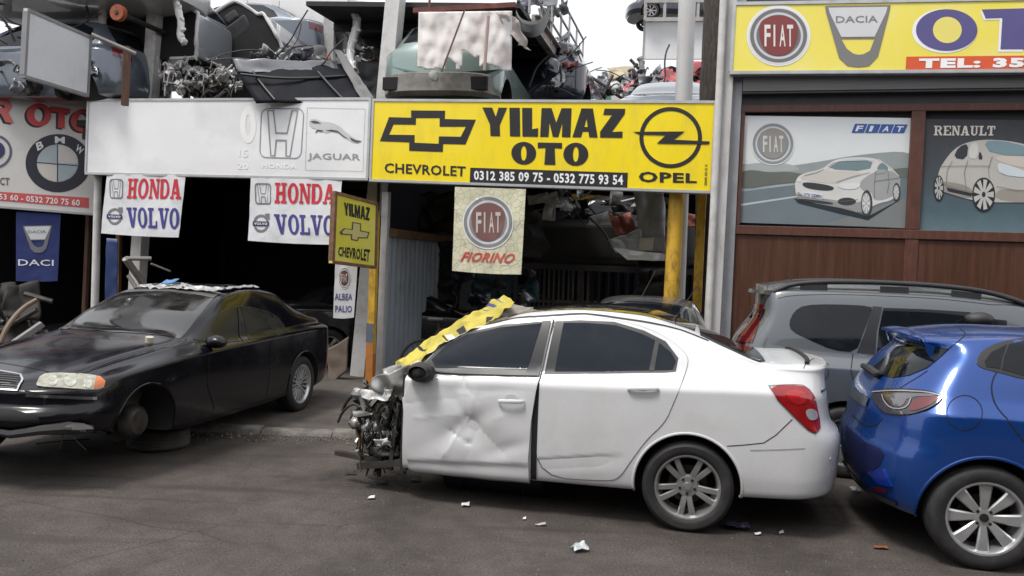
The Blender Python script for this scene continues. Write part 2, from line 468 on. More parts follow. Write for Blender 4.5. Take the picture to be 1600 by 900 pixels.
    def bary(s, h, i):
        a, b, c = s.tri[i]; v0 = b - a; v1 = c - a; v2 = h - a
        d00 = v0.dot(v0); d01 = v0.dot(v1); d11 = v1.dot(v1); d20 = v2.dot(v0); d21 = v2.dot(v1); den = d00 * d11 - d01 * d01
        if abs(den) < 1e-14: return h, s.tn[i][0]
        v = (d11 * d20 - d01 * d21) / den; w = (d00 * d21 - d01 * d20) / den
        n = s.tn[i]; return h, (n[0] * (1 - v - w) + n[1] * v + n[2] * w).normalized()
    def near(s, p):
        h, n, i, _ = s.bvh.find_nearest(p); return s.bary(h, i)
    def shell(s, name, m, dark, parent, arches=(), cut=None):
        """the painted body as one mesh, wheel arches cut out of it. arches: (x, z, r)"""
        me = bpy.data.meshes.new(name); s.bm.to_mesh(me); me.materials.append(m); me.materials.append(GAP if not (s.cap0 and s.cap1) else dark)
        ob = bpy.data.objects.new(name, me); COL.objects.link(ob)
        cutters = []
        for (x, z, r) in arches:
            for sd in (-1, 1):
                q = MB(); prof = [(0, 0), (r * .99, 0), (r, .02), (r, .6), (0, .6)]
                pr = ell(x, z, r, r, 40)
                q.prism([Vector((a, 0, b)) for a, b in pr], (0, sd * .52, 0), (0, sd * 1.3, 0))
                oc = q.build('cutter', dark, None); oc.data.materials.clear(); oc.data.materials.append(dark); cutters.append(oc)
                bo = ob.modifiers.new('b', 'BOOLEAN'); bo.operation = 'DIFFERENCE'; bo.object = oc; bo.solver = 'EXACT'; bo.material_mode = 'TRANSFER'
        for (mesh_cut) in (cut or []):
            cutters.append(mesh_cut); bo = ob.modifiers.new('b', 'BOOLEAN'); bo.operation = 'DIFFERENCE'; bo.object = mesh_cut; bo.solver = 'EXACT'; bo.material_mode = 'TRANSFER'
        dg = bpy.context.evaluated_depsgraph_get(); me2 = bpy.data.meshes.new_from_object(ob.evaluated_get(dg))
        bpy.data.objects.remove(ob)
        for oc in cutters: bpy.data.objects.remove(oc)
        bm = bmesh.new(); bm.from_mesh(me2)
        for f in bm.faces: f.smooth = True
        for e in bm.edges:
            if len(e.link_faces) == 2 and e.calc_face_angle(0) > R(38): e.smooth = False
        if not s.cap1:
            bmesh.ops.delete(bm, geom=[f for f in bm.faces if f.normal.x > .9 and abs(f.calc_center_median().x - s.x1) < .004], context='FACES')
        bm.to_mesh(me2); bm.free(); me2.name = name
        o = bpy.data.objects.new(name, me2); COL.objects.link(o); o.parent = parent
        if not s.cap1: so_ = o.modifiers.new('s', 'SOLIDIFY'); so_.thickness = .03; so_.offset = -1; so_.material_offset = 1; so_.material_offset_rim = 0
        return o

def basis(d):
    d = Vector(d).normalized(); e = d.cross(Vector((0, 0, 1)))
    if e.length < .05: e = Vector((1, 0, 0))
    e.normalize(); return e, e.cross(d).normalized(), d

class Car:
    """places a Body in the world; pixel outlines are cast on to its surface"""
    def __init__(s, root, body):
        s.root, s.b = root, body; s.M = worldm(root); s.I = s.M.inverted()
    def camray(s, px, py):
        o = s.I @ CAM; d = (s.I.to_3x3() @ ray(px, py)).normalized(); return o, d
    def px(s, px, py):
        o, d = s.camray(px, py); h = s.b.cast(o, d)
        if h: return h[0]
        # just beyond the outline: nearest surface point to the ray
        best = None
        for k in range(60):
            q = o + d * (3.5 + k * .1); r = s.b.near(q); dd = (r[0] - q).length
            if best is None or dd < best[0]: best = (dd, r[0])
        return best[1]
    def pxs(s, L): return [s.px(*p) for p in L]
    def side(s, x, z, sgn=-1):
        h = s.b.cast(Vector((x, sgn * 3, z)), Vector((0, -sgn, 0))); return h[0] if h else s.b.near(Vector((x, sgn * .8, z)))[0]
    def top(s, x, y):
        h = s.b.cast(Vector((x, y, 4)), Vector((0, 0, -1))); return h[0] if h else s.b.near(Vector((x, y, 1)))[0]
    def end(s, y, z, sgn):
        h = s.b.cast(Vector((sgn * 8, y, z)), Vector((-sgn, 0, 0))); return h[0] if h else s.b.near(Vector((sgn * 3, y, z)))[0]
    def panel(s, name, pts, m, parent=None, off=.003, d=None, rnd=0, step=.05, depth=.005, mirror=False, disp=None, neg=None, flatn=False):
        pts = [Vector(p) for p in pts]
        if d is None:
            c = sum(pts, Vector()) / len(pts); d = (c - s.I @ CAM)
        e, u, d = basis(d)
        to2 = lambda p: (p.dot(e), p.dot(u))
        P = [Vector(to2(p)) for p in pts]
        if rnd: P = chaikin(P, rnd)
        P = dens(P, step)
        N = [dens(chaikin([Vector(to2(Vector(q))) for q in h], rnd) if rnd else [Vector(to2(Vector(q))) for q in h], step) for h in (neg or [])]
        x0 = min(p[0] for p in P); x1 = max(p[0] for p in P); y0 = min(p[1] for p in P); y1 = max(p[1] for p in P); ex = []
        nx = int((x1 - x0) / step); ny = int((y1 - y0) / step)
        for i in range(1, nx + 1):
            for j in range(1, ny + 1):
                q = (x0 + (x1 - x0) * (i - (.5 if j % 2 else 0)) / (nx + .5), y0 + (y1 - y0) * j / (ny + 1))
                if pip(q, P) and not any(pip(q, h) for h in N): 
                    if min((Vector(q) - p).length for p in P) > step * .35: ex.append(q)
        vs, fs = cdt([P], N, ex)
        out = []; nor = []
        for v in vs:
            o = e * v[0] + u * v[1] - d * 8
            # start just outside so that the near side is met first
            h = s.b.cast(o, d)
            if not h: h = s.b.near(e * v[0] + u * v[1] + d * (sum(p.dot(d) for p in pts) / len(pts)))
            p, n = h
            if n.dot(d) > 0: n = -n
            k = off + (disp(p) if disp else 0)
            if disp:
                t1 = n.cross(Vector((0, 0, 1))); t1 = t1.normalized() if t1.length > .05 else Vector((1, 0, 0)); t2 = n.cross(t1); ep = .006
                n2 = (n - t1 * ((disp(p + t1 * ep) - disp(p - t1 * ep)) / (2 * ep)) - t2 * ((disp(p + t2 * ep) - disp(p - t2 * ep)) / (2 * ep))).normalized()
            else: n2 = n
            out.append(p + n * k); nor.append(n2)
        cnt = {}
        for f in fs:
            for i in range(3):
                a, b = f[i], f[(i + 1) % 3]; cnt[(a, b)] = 1
        bd = [(a, b) for (a, b) in cnt if (b, a) not in cnt]
        mp = {}; k0 = len(out)
        for a, b in bd:
            for q in (a, b):
                if q not in mp: mp[q] = len(out); out.append(out[q] - nor[q] * depth); nor.append(nor[q])
        # orient
        if fs:
            f = fs[0]; fn = (out[f[1]] - out[f[0]]).cross(out[f[2]] - out[f[0]])
            if fn.dot(nor[f[0]]) < 0: fs = [g[::-1] for g in fs]; bd = [(b, a) for a, b in bd]
        sides = [(b, a, mp[a], mp[b]) for a, b in bd]
        allf = list(fs) + sides
        me = bpy.data.meshes.new(name); me.from_pydata([tuple(v) for v in out], [], allf); me.update()
        me.polygons.foreach_set('use_smooth', [True] * len(me.polygons))
        if not flatn:
            ln = []
            for pi, poly in enumerate(me.polygons):
                for vi in poly.vertices: ln.append(tuple(nor[vi]) if pi < len(fs) else tuple(poly.normal))
            me.normals_split_custom_set(ln)
        me.materials.append(m)
        o = bpy.data.objects.new(name, me); COL.objects.link(o); o.parent = parent or s.root
        if mirror:
            me2 = me.copy()
            me2.transform(Matrix.Scale(-1, 4, (0, 1, 0))); me2.flip_normals()
            o2 = bpy.data.objects.new(name, me2); COL.objects.link(o2); o2.parent = parent or s.root
            return o, o2
        return o
    def line(s, mb, pts, w=.006, off=.0045, closed=False, d=None, smooth=0):
        """a thin dark strip (shut line) following the surface"""
        pts = [Vector(p) for p in pts]
        if smooth: pts = chaikin(pts, smooth, closed)
        P = dens(pts, .03, closed); Q = []
        for p in P: Q.append(s.b.near(p))
        n = len(Q); vs = []
        for i in range(n):
            a = Q[(i - 1) % n if closed else max(0, i - 1)][0]; b = Q[(i + 1) % n if closed else min(n - 1, i + 1)][0]
            t = (b - a).normalized(); sd = t.cross(Q[i][1]).normalized() * (w / 2); c = Q[i][0] + Q[i][1] * off
            vs += [c - sd, c + sd]
        mb.add(vs, [(2 * i, 2 * i + 1, (2 * i + 3) % (2 * n), (2 * i + 2) % (2 * n)) for i in range(n if closed else n - 1)])

def dup(o, parent=None):
    c = o.copy(); COL.objects.link(c); c.parent = parent
    for ch in list(o.children): dup(ch, c)
    return c
# ---------------------------------------------------------------- the setting: road, yard floor, kerb
def asphalt_mat():
    m = bpy.data.materials.new('asphalt'); m.use_nodes = True; t = m.node_tree; b = t.nodes['Principled BSDF']; L = t.links.new
    tc = t.nodes.new('ShaderNodeTexCoord'); P = tc.outputs['Object']
    def nz(scale, det=6, rough=.6, dist=0.0):
        n = t.nodes.new('ShaderNodeTexNoise'); n.inputs['Scale'].default_value = scale; n.inputs['Detail'].default_value = det; n.inputs['Roughness'].default_value = rough; n.inputs['Distortion'].default_value = dist; L(P, n.inputs['Vector']); return n.outputs['Fac']
    def ramp(f, a, b_, ca, cb):
        r = t.nodes.new('ShaderNodeValToRGB'); r.color_ramp.elements[0].position = a; r.color_ramp.elements[1].position = b_
        r.color_ramp.elements[0].color = (*ca, 1); r.color_ramp.elements[1].color = (*cb, 1); L(f, r.inputs['Fac']); return r.outputs['Color']
    def mix(f, a, b_, mode='MIX'):
        x = t.nodes.new('ShaderNodeMix'); x.data_type = 'RGBA'; x.blend_type = mode
        if isinstance(f, float): x.inputs[0].default_value = f
        else: L(f, x.inputs[0])
        for i, v in ((6, a), (7, b_)):
            if isinstance(v, tuple): x.inputs[i].default_value = (*v, 1)
            else: L(v, x.inputs[i])
        return x.outputs[2]
    base = ramp(nz(0.55, 8, .62, .6), .36, .66, (0.046, 0.0395, 0.0355), (0.092, 0.080, 0.073))
    mid = ramp(nz(4.5, 8, .7), .3, .7, (0.74, 0.74, 0.74), (1.20, 1.18, 1.17))
    c = mix(1.0, base, mid, 'MULTIPLY')
    fine = ramp(nz(64, 4, .8), .34, .68, (0.45, 0.45, 0.45), (1.6, 1.58, 1.55)); c = mix(1.0, c, fine, 'MULTIPLY')
    v = t.nodes.new('ShaderNodeTexVoronoi'); v.inputs['Scale'].default_value = 42; L(P, v.inputs['Vector'])
    vs = ramp(v.outputs['Distance'], .05, .14, (1, 1, 1), (0, 0, 0)); gate = ramp(v.outputs['Color'], .80, .86, (0, 0, 0), (1, 1, 1))
    sp = mix(1.0, vs, gate, 'MULTIPLY'); c = mix(sp, c, (0.15, 0.14, 0.13))
    oil = ramp(nz(0.9, 7, .6, 1.0), .56, .74, (0, 0, 0), (.8, .8, .8)); c = mix(oil, c, (0.016, 0.0145, 0.014))
    dust = ramp(nz(0.33, 6, .6), .52, .75, (0, 0, 0), (.45, .45, .45)); c = mix(dust, c, (0.10, 0.086, 0.075))
    tr = t.nodes.new('ShaderNodeMapping'); tr.inputs['Scale'].default_value = (.35, 5.0, 1); tr.inputs['Rotation'].default_value = (0, 0, .05); L(P, tr.inputs['Vector']); tn = t.nodes.new('ShaderNodeTexNoise'); tn.inputs['Scale'].default_value = 1.0; tn.inputs['Detail'].default_value = 5; L(tr.outputs[0], tn.inputs['Vector'])
    trk = ramp(tn.outputs['Fac'], .58, .70, (0, 0, 0), (.55, .55, .55)); c = mix(trk, c, (0.034, 0.029, 0.026))
    # thin cracks
    cv = t.nodes.new('ShaderNodeTexVoronoi'); cv.feature = 'DISTANCE_TO_EDGE'; cv.inputs['Scale'].default_value = 0.33
    nv = t.nodes.new('ShaderNodeTexNoise'); nv.inputs['Scale'].default_value = 2.2; nv.inputs['Detail'].default_value = 6; L(P, nv.inputs['Vector'])
    ad = t.nodes.new('ShaderNodeMix'); ad.data_type = 'VECTOR'; ad.inputs[0].default_value = 0.12; L(P, ad.inputs[4]); L(nv.outputs['Color'], ad.inputs[5]); L(ad.outputs[1], cv.inputs['Vector'])
    ck = ramp(cv.outputs['Distance'], .0, .0035, (1, 1, 1), (0, 0, 0)); ckm = mix(1.0, ck, ramp(nz(.5, 2), .50, .60, (0, 0, 0), (.5, .5, .5)), 'MULTIPLY'); c = mix(ckm, c, (0.012, 0.011, 0.010))
    L(c, b.inputs['Base Color'])
    rr = t.nodes.new('ShaderNodeMapRange'); rr.inputs['To Min'].default_value = .86; rr.inputs['To Max'].default_value = .5; L(oil, rr.inputs['Value']); L(rr.outputs[0], b.inputs['Roughness'])
    b.inputs['Specular IOR Level'].default_value = .35
    bp = t.nodes.new('ShaderNodeBump'); bp.inputs['Strength'].default_value = .5; bp.inputs['Distance'].default_value = .008; L(nz(95, 4, .7), bp.inputs['Height'])
    bp2 = t.nodes.new('ShaderNodeBump'); bp2.inputs['Strength'].default_value = .10; bp2.inputs['Distance'].default_value = .05; L(nz(3.0, 5, .6), bp2.inputs['Height']); L(bp.outputs[0], bp2.inputs['Normal']); L(bp2.outputs[0], b.inputs['Normal'])
    return m
ASPH = asphalt_mat()
def sheet(name, x0, x1, y0, y1, z, m, n=2, jit=0):
    vs = []; fs = []
    for j in range(n + 1):
        for i in range(n + 1):
            vs.append((x0 + (x1 - x0) * i / n, y0 + (y1 - y0) * j / n, z))
    for j in range(n):
        for i in range(n):
            a = j * (n + 1) + i; fs.append((a, a + 1, a + n + 2, a + n + 1))
    return mesh_obj(name, vs, fs, m)
setp(sheet('ground', -400, 400, -300, 500, -0.03, mat('far_ground', (.07, .064, .058), .95)), kind='structure')
setp(sheet('road', -40, 40, -20, 8.02, 0.0, ASPH), kind='structure')

CONC = mat('yard_concrete', (.085, .075, .066), .9, var=.3, scale=3, bump=.3, bscale=30, dirt=(.03, .026, .022), damt=.8, dscale=1.3)
KERB = mat('kerb_concrete', (.17, .155, .14), .9, var=.3, scale=9, bump=.5, bscale=40, dirt=(.05, .043, .037), damt=.8, dscale=4)
setp(sheet('yard_floor', -14, 14, 8.13, 40, 0.035, CONC), kind='structure')
def kerb():
    mb = MB(); rnd = random.Random(3); x = -14.0
    while x < 14:
        L = rnd.uniform(.45, .85); n = max(3, int(L / .06)); z = .055 + rnd.uniform(-.012, .012); y = 8.02 + rnd.uniform(-.012, .012)
        vs = []; fs = []
        for i in range(n + 1):
            xx = x + (L - .012) * i / n; w = noise.noise(Vector((xx * 5, 1.3, 0))) * .022; c = noise.noise(Vector((xx * 9, 7.7, 0))) * .014
            if i in (0, n): c -= .012
            for (dy, dz) in ((-.02 + w, -.02), (-.005 + w, z * .6 + c), (.025 + w, z + c), (.13, z + c * .4), (.15, .0)): vs.append((xx, y + dy, dz))
        for i in range(n):
            for k in range(4): fs.append((i * 5 + k, i * 5 + k + 1, i * 5 + k + 6, i * 5 + k + 5))
        fs.append((0, 4, 3, 2, 1)); fs.append(tuple(n * 5 + k for k in range(5)))
        mb.add(vs, fs); x += L
    o = mb.build('kerb', KERB, smooth=True, sharp=50); return setp(o, kind='structure')
kerb()
# gravel and crumbs along the kerb
def gravel():
    mb = MB(); rnd = random.Random(11)
    for k in range(900):
        x = rnd.uniform(-4.5, 1.0); y = 8.0 - abs(rnd.gauss(0, .16)); s = rnd.uniform(.004, .016) * (1 if rnd.random() < .93 else 1.8)
        if -3.6 < x < -2.6 and y < 7.6: continue
        a = rnd.uniform(0, 6.28); q = Matrix.Rotation(a, 3, 'Z') @ Matrix.Rotation(rnd.uniform(0, 3), 3, 'X')
        vs = [q @ Vector(v) * s for v in ((1, 0, 0), (-.8, .5, 0), (-.6, -.8, .1), (.1, .1, .8), (0, 0, -.6))]
        mb.add([v + Vector((x, y, s * .4)) for v in vs], [(0, 1, 3), (1, 2, 3), (2, 0, 3), (1, 0, 4), (2, 1, 4), (0, 2, 4)])
    return setp(mb.build('gravel', mat('gravel', (.15, .135, .12), .95, var=.4, scale=30)), kind='stuff', label='loose gravel and grit along the kerb')
gravel()

# ---------------------------------------------------------------- facade planes
FA = math.atan(-.254)
FP = Pl((0, 10.73, 0), FA)                       # the street front, sign faces
FE, FN = FP.e, FP.n
NB = -FN                                         # into the yard
def fpt(u, d, z): return FP.P(u, z, -d)          # along the front, depth into the yard, height
U_MID = FP.uv(580, 218)[0]; U_L = FP.uv(137, 215)[0]; U_R = FP.uv(1117, 230)[0]
Z_BOT = FP.uv(580, 282)[1]; Z_TOP = FP.uv(582, 155)[1]

DARKSTEEL = mat('dark_steel', (.018, .018, .02), .6, var=.3, dirt=(.06, .03, .018), damt=.5)
WHITEP = mat('white_post_paint', (.62, .61, .6), .5, var=.06, dirt=(.2, .15, .1), damt=.45, dscale=5)
RUST = mat('rusty_brown_steel', (.10, .040, .028), .75, var=.35, scale=10, dirt=(.03, .016, .012), damt=.6)
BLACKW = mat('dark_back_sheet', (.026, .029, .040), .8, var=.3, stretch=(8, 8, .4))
DZ = 3.72                                        # underside of the scrap deck

# the deck the scrap cars stand on, with its edge beam
t = thing('scrap_deck', 'steel deck over the open bays, carrying the scrap cars behind the signs', 'deck', fpt(U_L, 0, DZ))
def plat(u0, u1, d0, d1, z0, z1):
    mb = MB(); mb.prism([fpt(u0, d0, z0), fpt(u1, d0, z0), fpt(u1, d1, z0), fpt(u0, d1, z0)], (0, 0, 0), (0, 0, z1 - z0)); return mb
plat(-13, U_MID, .25, 12, DZ, DZ + .1).build('floor_plate', DARKSTEEL, t)
plat(U_MID, U_R, .25, 1.7, DZ, DZ + .1).build('floor_plate', DARKSTEEL, t)
plat(U_MID, .2, 1.7, 12, DZ, DZ + .1).build('floor_plate', DARKSTEEL, t)
plat(.2, U_R + 3, 4.0, 12, DZ, DZ + .1).build('floor_plate', DARKSTEEL, t)
mb = MB()
for d in (.35, 2.2, 4.2, 6.2, 8.2): mb.beam(fpt(-9, d, DZ - .1), fpt(U_MID if d > 3.4 else U_R, d, DZ - .1), .1, .19)
mb.build('joist', DARKSTEEL, t)

def shed_wall(name, label, cat, pts, z0, z1, m, corr=0, thick=.03, parts=None):
    """a sheet wall through ground points, corrugated if asked"""
    t = thing(name, label, cat, (pts[0].x, pts[0].y, z0)); mb = MB()
    for a, b in zip(pts[:-1], pts[1:]):
        d = (b - a); L = d.length; d.normalize(); n = Vector((d.y, -d.x, 0)); N = max(1, int(L / (corr / 6))) if corr else 1
        vs = []
        for i in range(N + 1):
            s = L * i / N; ph = (s / corr) % 1 if corr else 0
            h = (max(-1, min(1, 2.2 * math.sin(2 * math.pi * ph))) * .018) if corr else 0
            p = a + d * s + n * h
            vs += [(p.x, p.y, z0), (p.x, p.y, z1)]
        mb.add(vs, [(2 * i, 2 * i + 2, 2 * i + 3, 2 * i + 1) for i in range(N)])
    o = mb.build('sheet', m, t); sm = o.modifiers.new('s', 'SOLIDIFY'); sm.thickness = thick
    return t
def g(u, d): p = fpt(u, d, 0); return Vector((p.x, p.y, 0))
shed_wall('back_wall', 'dark back wall, added deep inside the scrap bays to keep them black', 'wall', [g(-13, 11), g(3.4, 11)], .03, DZ, BLACKW, corr=.25)  # added dark wall that closes the bays so they stay black
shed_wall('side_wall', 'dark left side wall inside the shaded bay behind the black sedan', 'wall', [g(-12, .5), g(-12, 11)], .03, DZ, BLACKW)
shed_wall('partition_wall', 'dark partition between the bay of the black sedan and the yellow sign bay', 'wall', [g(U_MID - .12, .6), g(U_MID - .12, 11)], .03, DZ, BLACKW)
CORR = mat('corrugated_grey_blue', (.30, .335, .37), .5, metal=.25, var=.10, scale=3, dirt=(.10, .08, .06), damt=.6, dscale=3, stretch=(3, 3, .6))
cw = shed_wall('corrugated_panel', 'pale corrugated metal sheet lining the left side of the yellow sign bay', 'wall panel', [g(U_MID + .10, .35), g(U_MID + .10, 3.5)], .10, 2.15, CORR, corr=.19)
MB().beam(fpt(U_MID + .16, .3, 2.2), fpt(U_MID + .16, 4.6, 2.2), .08, .12).build('top_rail', mat('brown_rail', (.16, .085, .035), .7, var=.3, dirt=(.03, .02, .015)), cw)

# ---------------------------------------------------------------- posts
YEL = mat('worn_yellow_paint', (.62, .37, .035), .55, var=.10, dirt=(.14, .06, .025), damt=.9, dscale=7, stretch=(1, 1, .5))
def post(name, label, top, bot, d, w, m, round_=False, group=None, parts=None, dep=None, zb=None):
    """pixel line of the axis, at depth d behind the front plane; w in metres"""
    pl = FP.shift(-d); a = pl.hit(*bot); b = pl.hit(*top)
    if zb is not None: a = a + (a - b) * ((a.z - zb) / (b.z - a.z))
    t = thing(name, label, 'post', a, group=group); mb = MB()
    if round_: mb.tube([a, b], w / 2, 20)
    else: mb.beam(a, b, w, dep or w, up=FN)
    o = mb.build('shaft', m, t, smooth=round_)
    if not round_: bevel_mod(o, .006)
    return t, a, b
post('steel_post', 'slim round white post left of the black sedan, rising past the white sign end', (162, -40), (148, 482), .16, .115, WHITEP, True, zb=.03)
post('steel_post', 'square white post leaning behind the white sign, above the black sedan roof', (249, -60), (214, 455), .55, .19, WHITEP, zb=.03)
post('timber_post', 'thin brown timber post just left of the slim white post, under the left sign', (139, 335), (133, 470), .7, .07, mat('brown_timber', (.12, .062, .04), .8, var=.35, stretch=(6, 6, .7)), zb=.03)
post('timber_post', 'brown timber post between two white posts, below the left cloth banner', (187, 330), (184, 470), .75, .075, mat('ochre_timber', (.20, .11, .05), .8, var=.35, stretch=(6, 6, .7)), zb=.03)
t, a, b = post('yellow_post', 'yellow and orange square post with a grey band under the small box sign', (587, 330), (578, 606), .02, .10, YEL, zb=.03)
bp = FP.shift(.055)
for nm, y0, y1, m in (('grey_band', 505, 535, mat('band_grey', (.10, .12, .15), .6)), ('orange_lower', 535, 606, mat('orange_paint', (.45, .17, .035), .55, var=.15, dirt=(.12, .05, .02), damt=.7, dscale=6))):
    p, q = FP.shift(-.02).hit(580.5 - (y0 - 505) * .02, y0), FP.shift(-.02).hit(580 - (y1 - 505) * .02, y1)
    k = (a - b).normalized(); MB().beam(p, q if y1 < 600 else a, .106, .106, up=FN).build(nm, m, t)
post('steel_post', 'pale grey square post beside the orange post, at the corrugated sheet edge', (604, 300), (593, 600), .28, .10, mat('pale_post', (.42, .41, .40), .5, dirt=(.15, .12, .1), damt=.5), zb=.03)
post('steel_post', 'white square post rising between the two main signs beside the green car', (621, -30), (603, 160), .75, .23, WHITEP, zb=.03)
t, a, b = post('yellow_post', 'chipped yellow round post under the right half of the yellow sign', (1058, 296), (1047, 500), .25, .20, YEL, True, zb=.03)
post('yellow_post', 'plain yellow square post nearest the tall white column', (1097, 300), (1088, 500), .9, .12, YEL, zb=.03)
t, a, b = post('steel_column', 'tall white column between the yellow sign and the brown building', (1141, -40), (1112, 520), .02, .20, mat('white_column', (.55, .54, .53), .45, var=.05, dirt=(.18, .13, .10), damt=.5, dscale=4, stretch=(2, 2, .4)), zb=.03)
MB().beam(fpt(U_R + .17, .14, .03), fpt(U_R + .17, .14, 5.2), .10, .2, up=FN).build('side_flange', mat('grey_flange', (.33, .33, .34), .5), t)
MB().tube([fpt(U_R + .02, -.13, .2), fpt(U_R + .02, -.13, 5.4)], .045, 14).build('drain_pipe', mat('pipe_white', (.6, .59, .57), .45, dirt=(.2, .14, .1), damt=.4), t, smooth=True)
post('lamp_pole', 'round white pole rising behind the yellow sign near its right end', (1076, -60), (1068, 160), 1.2, .24, mat('grey_white_pole', (.55, .55, .55), .4, var=.06, dirt=(.3, .2, .12), damt=.35, dscale=3), True, zb=.03)

# tree trunk beside it
def trunk():
    pl = FP.shift(-2.2); t = thing('tree_trunk', 'dark bark tree trunk rising beside the right end of the yellow sign', 'tree', atz(1112, 470, .03) * 0 + pl.hit(1106, 480))
    pts = [pl.hit(x, y) for x, y in ((1102, 560), (1107, 300), (1113, 160), (1117, 60), (1122, -60), (1126, -160))]
    n = 26; vs = []; fs = []; rnd = random.Random(4); pp = dens(pts, .06, False)
    for i, p in enumerate(pp):
        for k in range(n):
            a = 2 * math.pi * k / n; r = .185 + .018 * noise.noise(Vector((math.cos(a) * 4, math.sin(a) * 4, p.z * 1.2))) + .016 * abs(noise.noise(Vector((a * 4.5, p.z * 1.4, 3))))
            vs.append(p + Vector((math.cos(a) * r, math.sin(a) * r, 0)))
    for i in range(len(pp) - 1):
        for k in range(n): fs.append((i * n + k, i * n + (k + 1) % n, (i + 1) * n + (k + 1) % n, (i + 1) * n + k))
    mesh_obj('trunk', vs, fs, mat('bark', (.060, .050, .044), .9, var=.5, scale=14, bump=1.0, bscale=18, stretch=(2.5, 2.5, .5)), t, smooth=True, sharp=180)
trunk()

# ---------------------------------------------------------------- the brown shop building on the right
BW = FP.shift(-.12)                               # its wall face
WOOD = mat('brown_wood_panel', (.080, .033, .0185), .36, var=.24, scale=5, stretch=(7, 7, .35), bump=.05, bscale=60, dirt=(.14, .06, .038), damt=.35, dscale=1.2)
FRAME = mat('brown_frame', (.105, .043, .030), .42, var=.2, scale=6, stretch=(4, 4, 1))
u0 = BW.uv(1152, 300)[0]
t = thing('shop_building', 'brown panelled shop with two poster windows, behind the grey wagon', 'building', BW.P(u0, 0))
def bwbox(name, ua, ub, za, zb, o0, o1, m, par=t, bev=0):
    mb = MB(); mb.prism([BW.P(ua, za), BW.P(ub, za), BW.P(ub, zb), BW.P(ua, zb)], BW.n * o0, BW.n * o1); o = mb.build(name, m, par)
    if bev: bevel_mod(o, bev)
    return o
zf0 = BW.uv(1147, 352)[1]; zf1 = BW.uv(1153, 176)[1]
um = BW.uv(1430, 270)[0]; fw = .075
bwbox('wall', u0, u0 + 7, .03, zf0 - .02, -.3, 0, WOOD)
bwbox('upper_wall', u0, u0 + 7, zf1 + .05, 5.6, -.3, 0, mat('dark_fascia', (.045, .042, .045), .6, var=.2))
bwbox('backing_wall', u0, u0 + 7, zf0 - .02, zf1 + .05, -.3, -.06, mat('back_dark', (.03, .03, .03), .8))
bwbox('frame_rail', u0, u0 + 7, zf0 - .11, zf0, -.05, .03, FRAME, bev=.006)
bwbox('frame_rail', u0, u0 + 7, zf1, zf1 + .085, -.05, .03, FRAME, bev=.006)
bwbox('frame_post', um - fw, um + fw, .03, zf0 - .112, -.05, .022, FRAME, bev=.006)
bwbox('frame_post', um - fw, um + fw, zf0 + .002, zf1 - .002, -.05, .028, FRAME, bev=.006)
bwbox('frame_post', u0, u0 + .05, zf0 + .002, zf1 - .002, -.05, .028, FRAME, bev=.006)
bwbox('side_frame', u0 - .11, u0 - .003, .03, 5.3, -.3, .05, mat('alu_frame', (.40, .41, .43), .4, metal=.3))
zs0 = BW.uv(1160, 146)[1]; zs1 = BW.uv(1163, 100)[1]
bwbox('shutter_box', u0 + .002, u0 + 7, zs0, zs1 + .5, .003, .13, mat('shutter_box_grey', (.17, .165, .165), .5, metal=.3, stretch=(.3, .3, 9)))
bwbox('shutter_lip', u0 + .004, u0 + 7, zs0 - .025, zs0 - .002, .03, .11, mat('shutter_lip', (.08, .08, .082), .5))
bwbox('wall_joint', BW.uv(1415, 410)[0], BW.uv(1415, 410)[0] + .006, .05, zf0 - .115, .0, .002, mat('joint_dark', (.02, .008, .006), .8))
# ---------------------------------------------------------------- signs and banners
ALU = mat('aluminium_trim', (.52, .53, .54), .38, metal=.4, var=.08, dirt=(.2, .17, .14), damt=.35, dscale=5)
BLK = ink(38, 36, 38); WHT = ink(236, 236, 238); CHR = mat('printed_chrome', srgb(170, 172, 176), .4, var=.25, scale=9); REDK = ink(122, 38, 40)
def sign(name, label, cat, pl, q, face, depth=.14, fr=.03, frm=None, group=None, proud=.012):
    """box sign through four pixel corners tl tr br bl of its outer edge"""
    Q = [pl.P(*pl.uv(*p)) for p in q]
    t = thing(name, label, cat, (Q[2] + Q[3]) / 2, group=group)
    mb = MB(); mb.prism(Q, pl.n * -depth, pl.n * 0); mb.build('panel', face, t)
    f = MB(); c = sum(Q, Vector()) / 4
    for i in range(4):
        a, b = Q[i], Q[(i + 1) % 4]; d = (b - a).normalized(); ins = d.cross(pl.n); ins = ins if ins.dot(c - a) > 0 else -ins
        ea = a + d * (0 if i % 2 == 0 else fr); eb = b - d * (0 if i % 2 == 0 else fr)
        f.prism([ea, eb, eb + ins * fr, ea + ins * fr], pl.n * (-depth - .006), pl.n * proud)
        f.prism([ea - ins * .006, eb - ins * .006, eb + ins * .0, ea + ins * .0], pl.n * (-depth - .006), pl.n * (proud - .002))
    o = f.build('frame', frm or ALU, t)
    return t
SGN_Y = mat('sign_yellow', srgb(252, 224, 30), .32, var=.04, scale=1.2, dirt=(.55, .42, .05), damt=.4, dscale=2.2, coat=.25, bump=.25, bscale=1.6, stretch=(1.6, 1.6, .5))
YS = FP.shift(.02)
t = sign('shop_sign', 'long yellow sign with black lettering, bow tie and lightning ring emblems', 'sign', YS, [(582, 155), (1120, 158), (1113, 302), (577, 283)], SGN_Y)
decal('bow_tie_emblem', YS, [[(642.5, 172.5), (695.7, 173), (695, 186), (743.7, 187), (727.3, 225.8), (692.5, 225), (692, 237.5), (639.5, 235.7), (639.5, 222.5), (593.7, 220.7), (608, 183), (642.5, 184)]], BLK, t, neg=[[(650, 184.5), (687, 184.5), (687, 198), (728, 198), (720, 213.7), (686, 213), (685.5, 224.6), (648, 223), (648, 211), (608, 210.5), (615, 194.5), (650, 195)]])
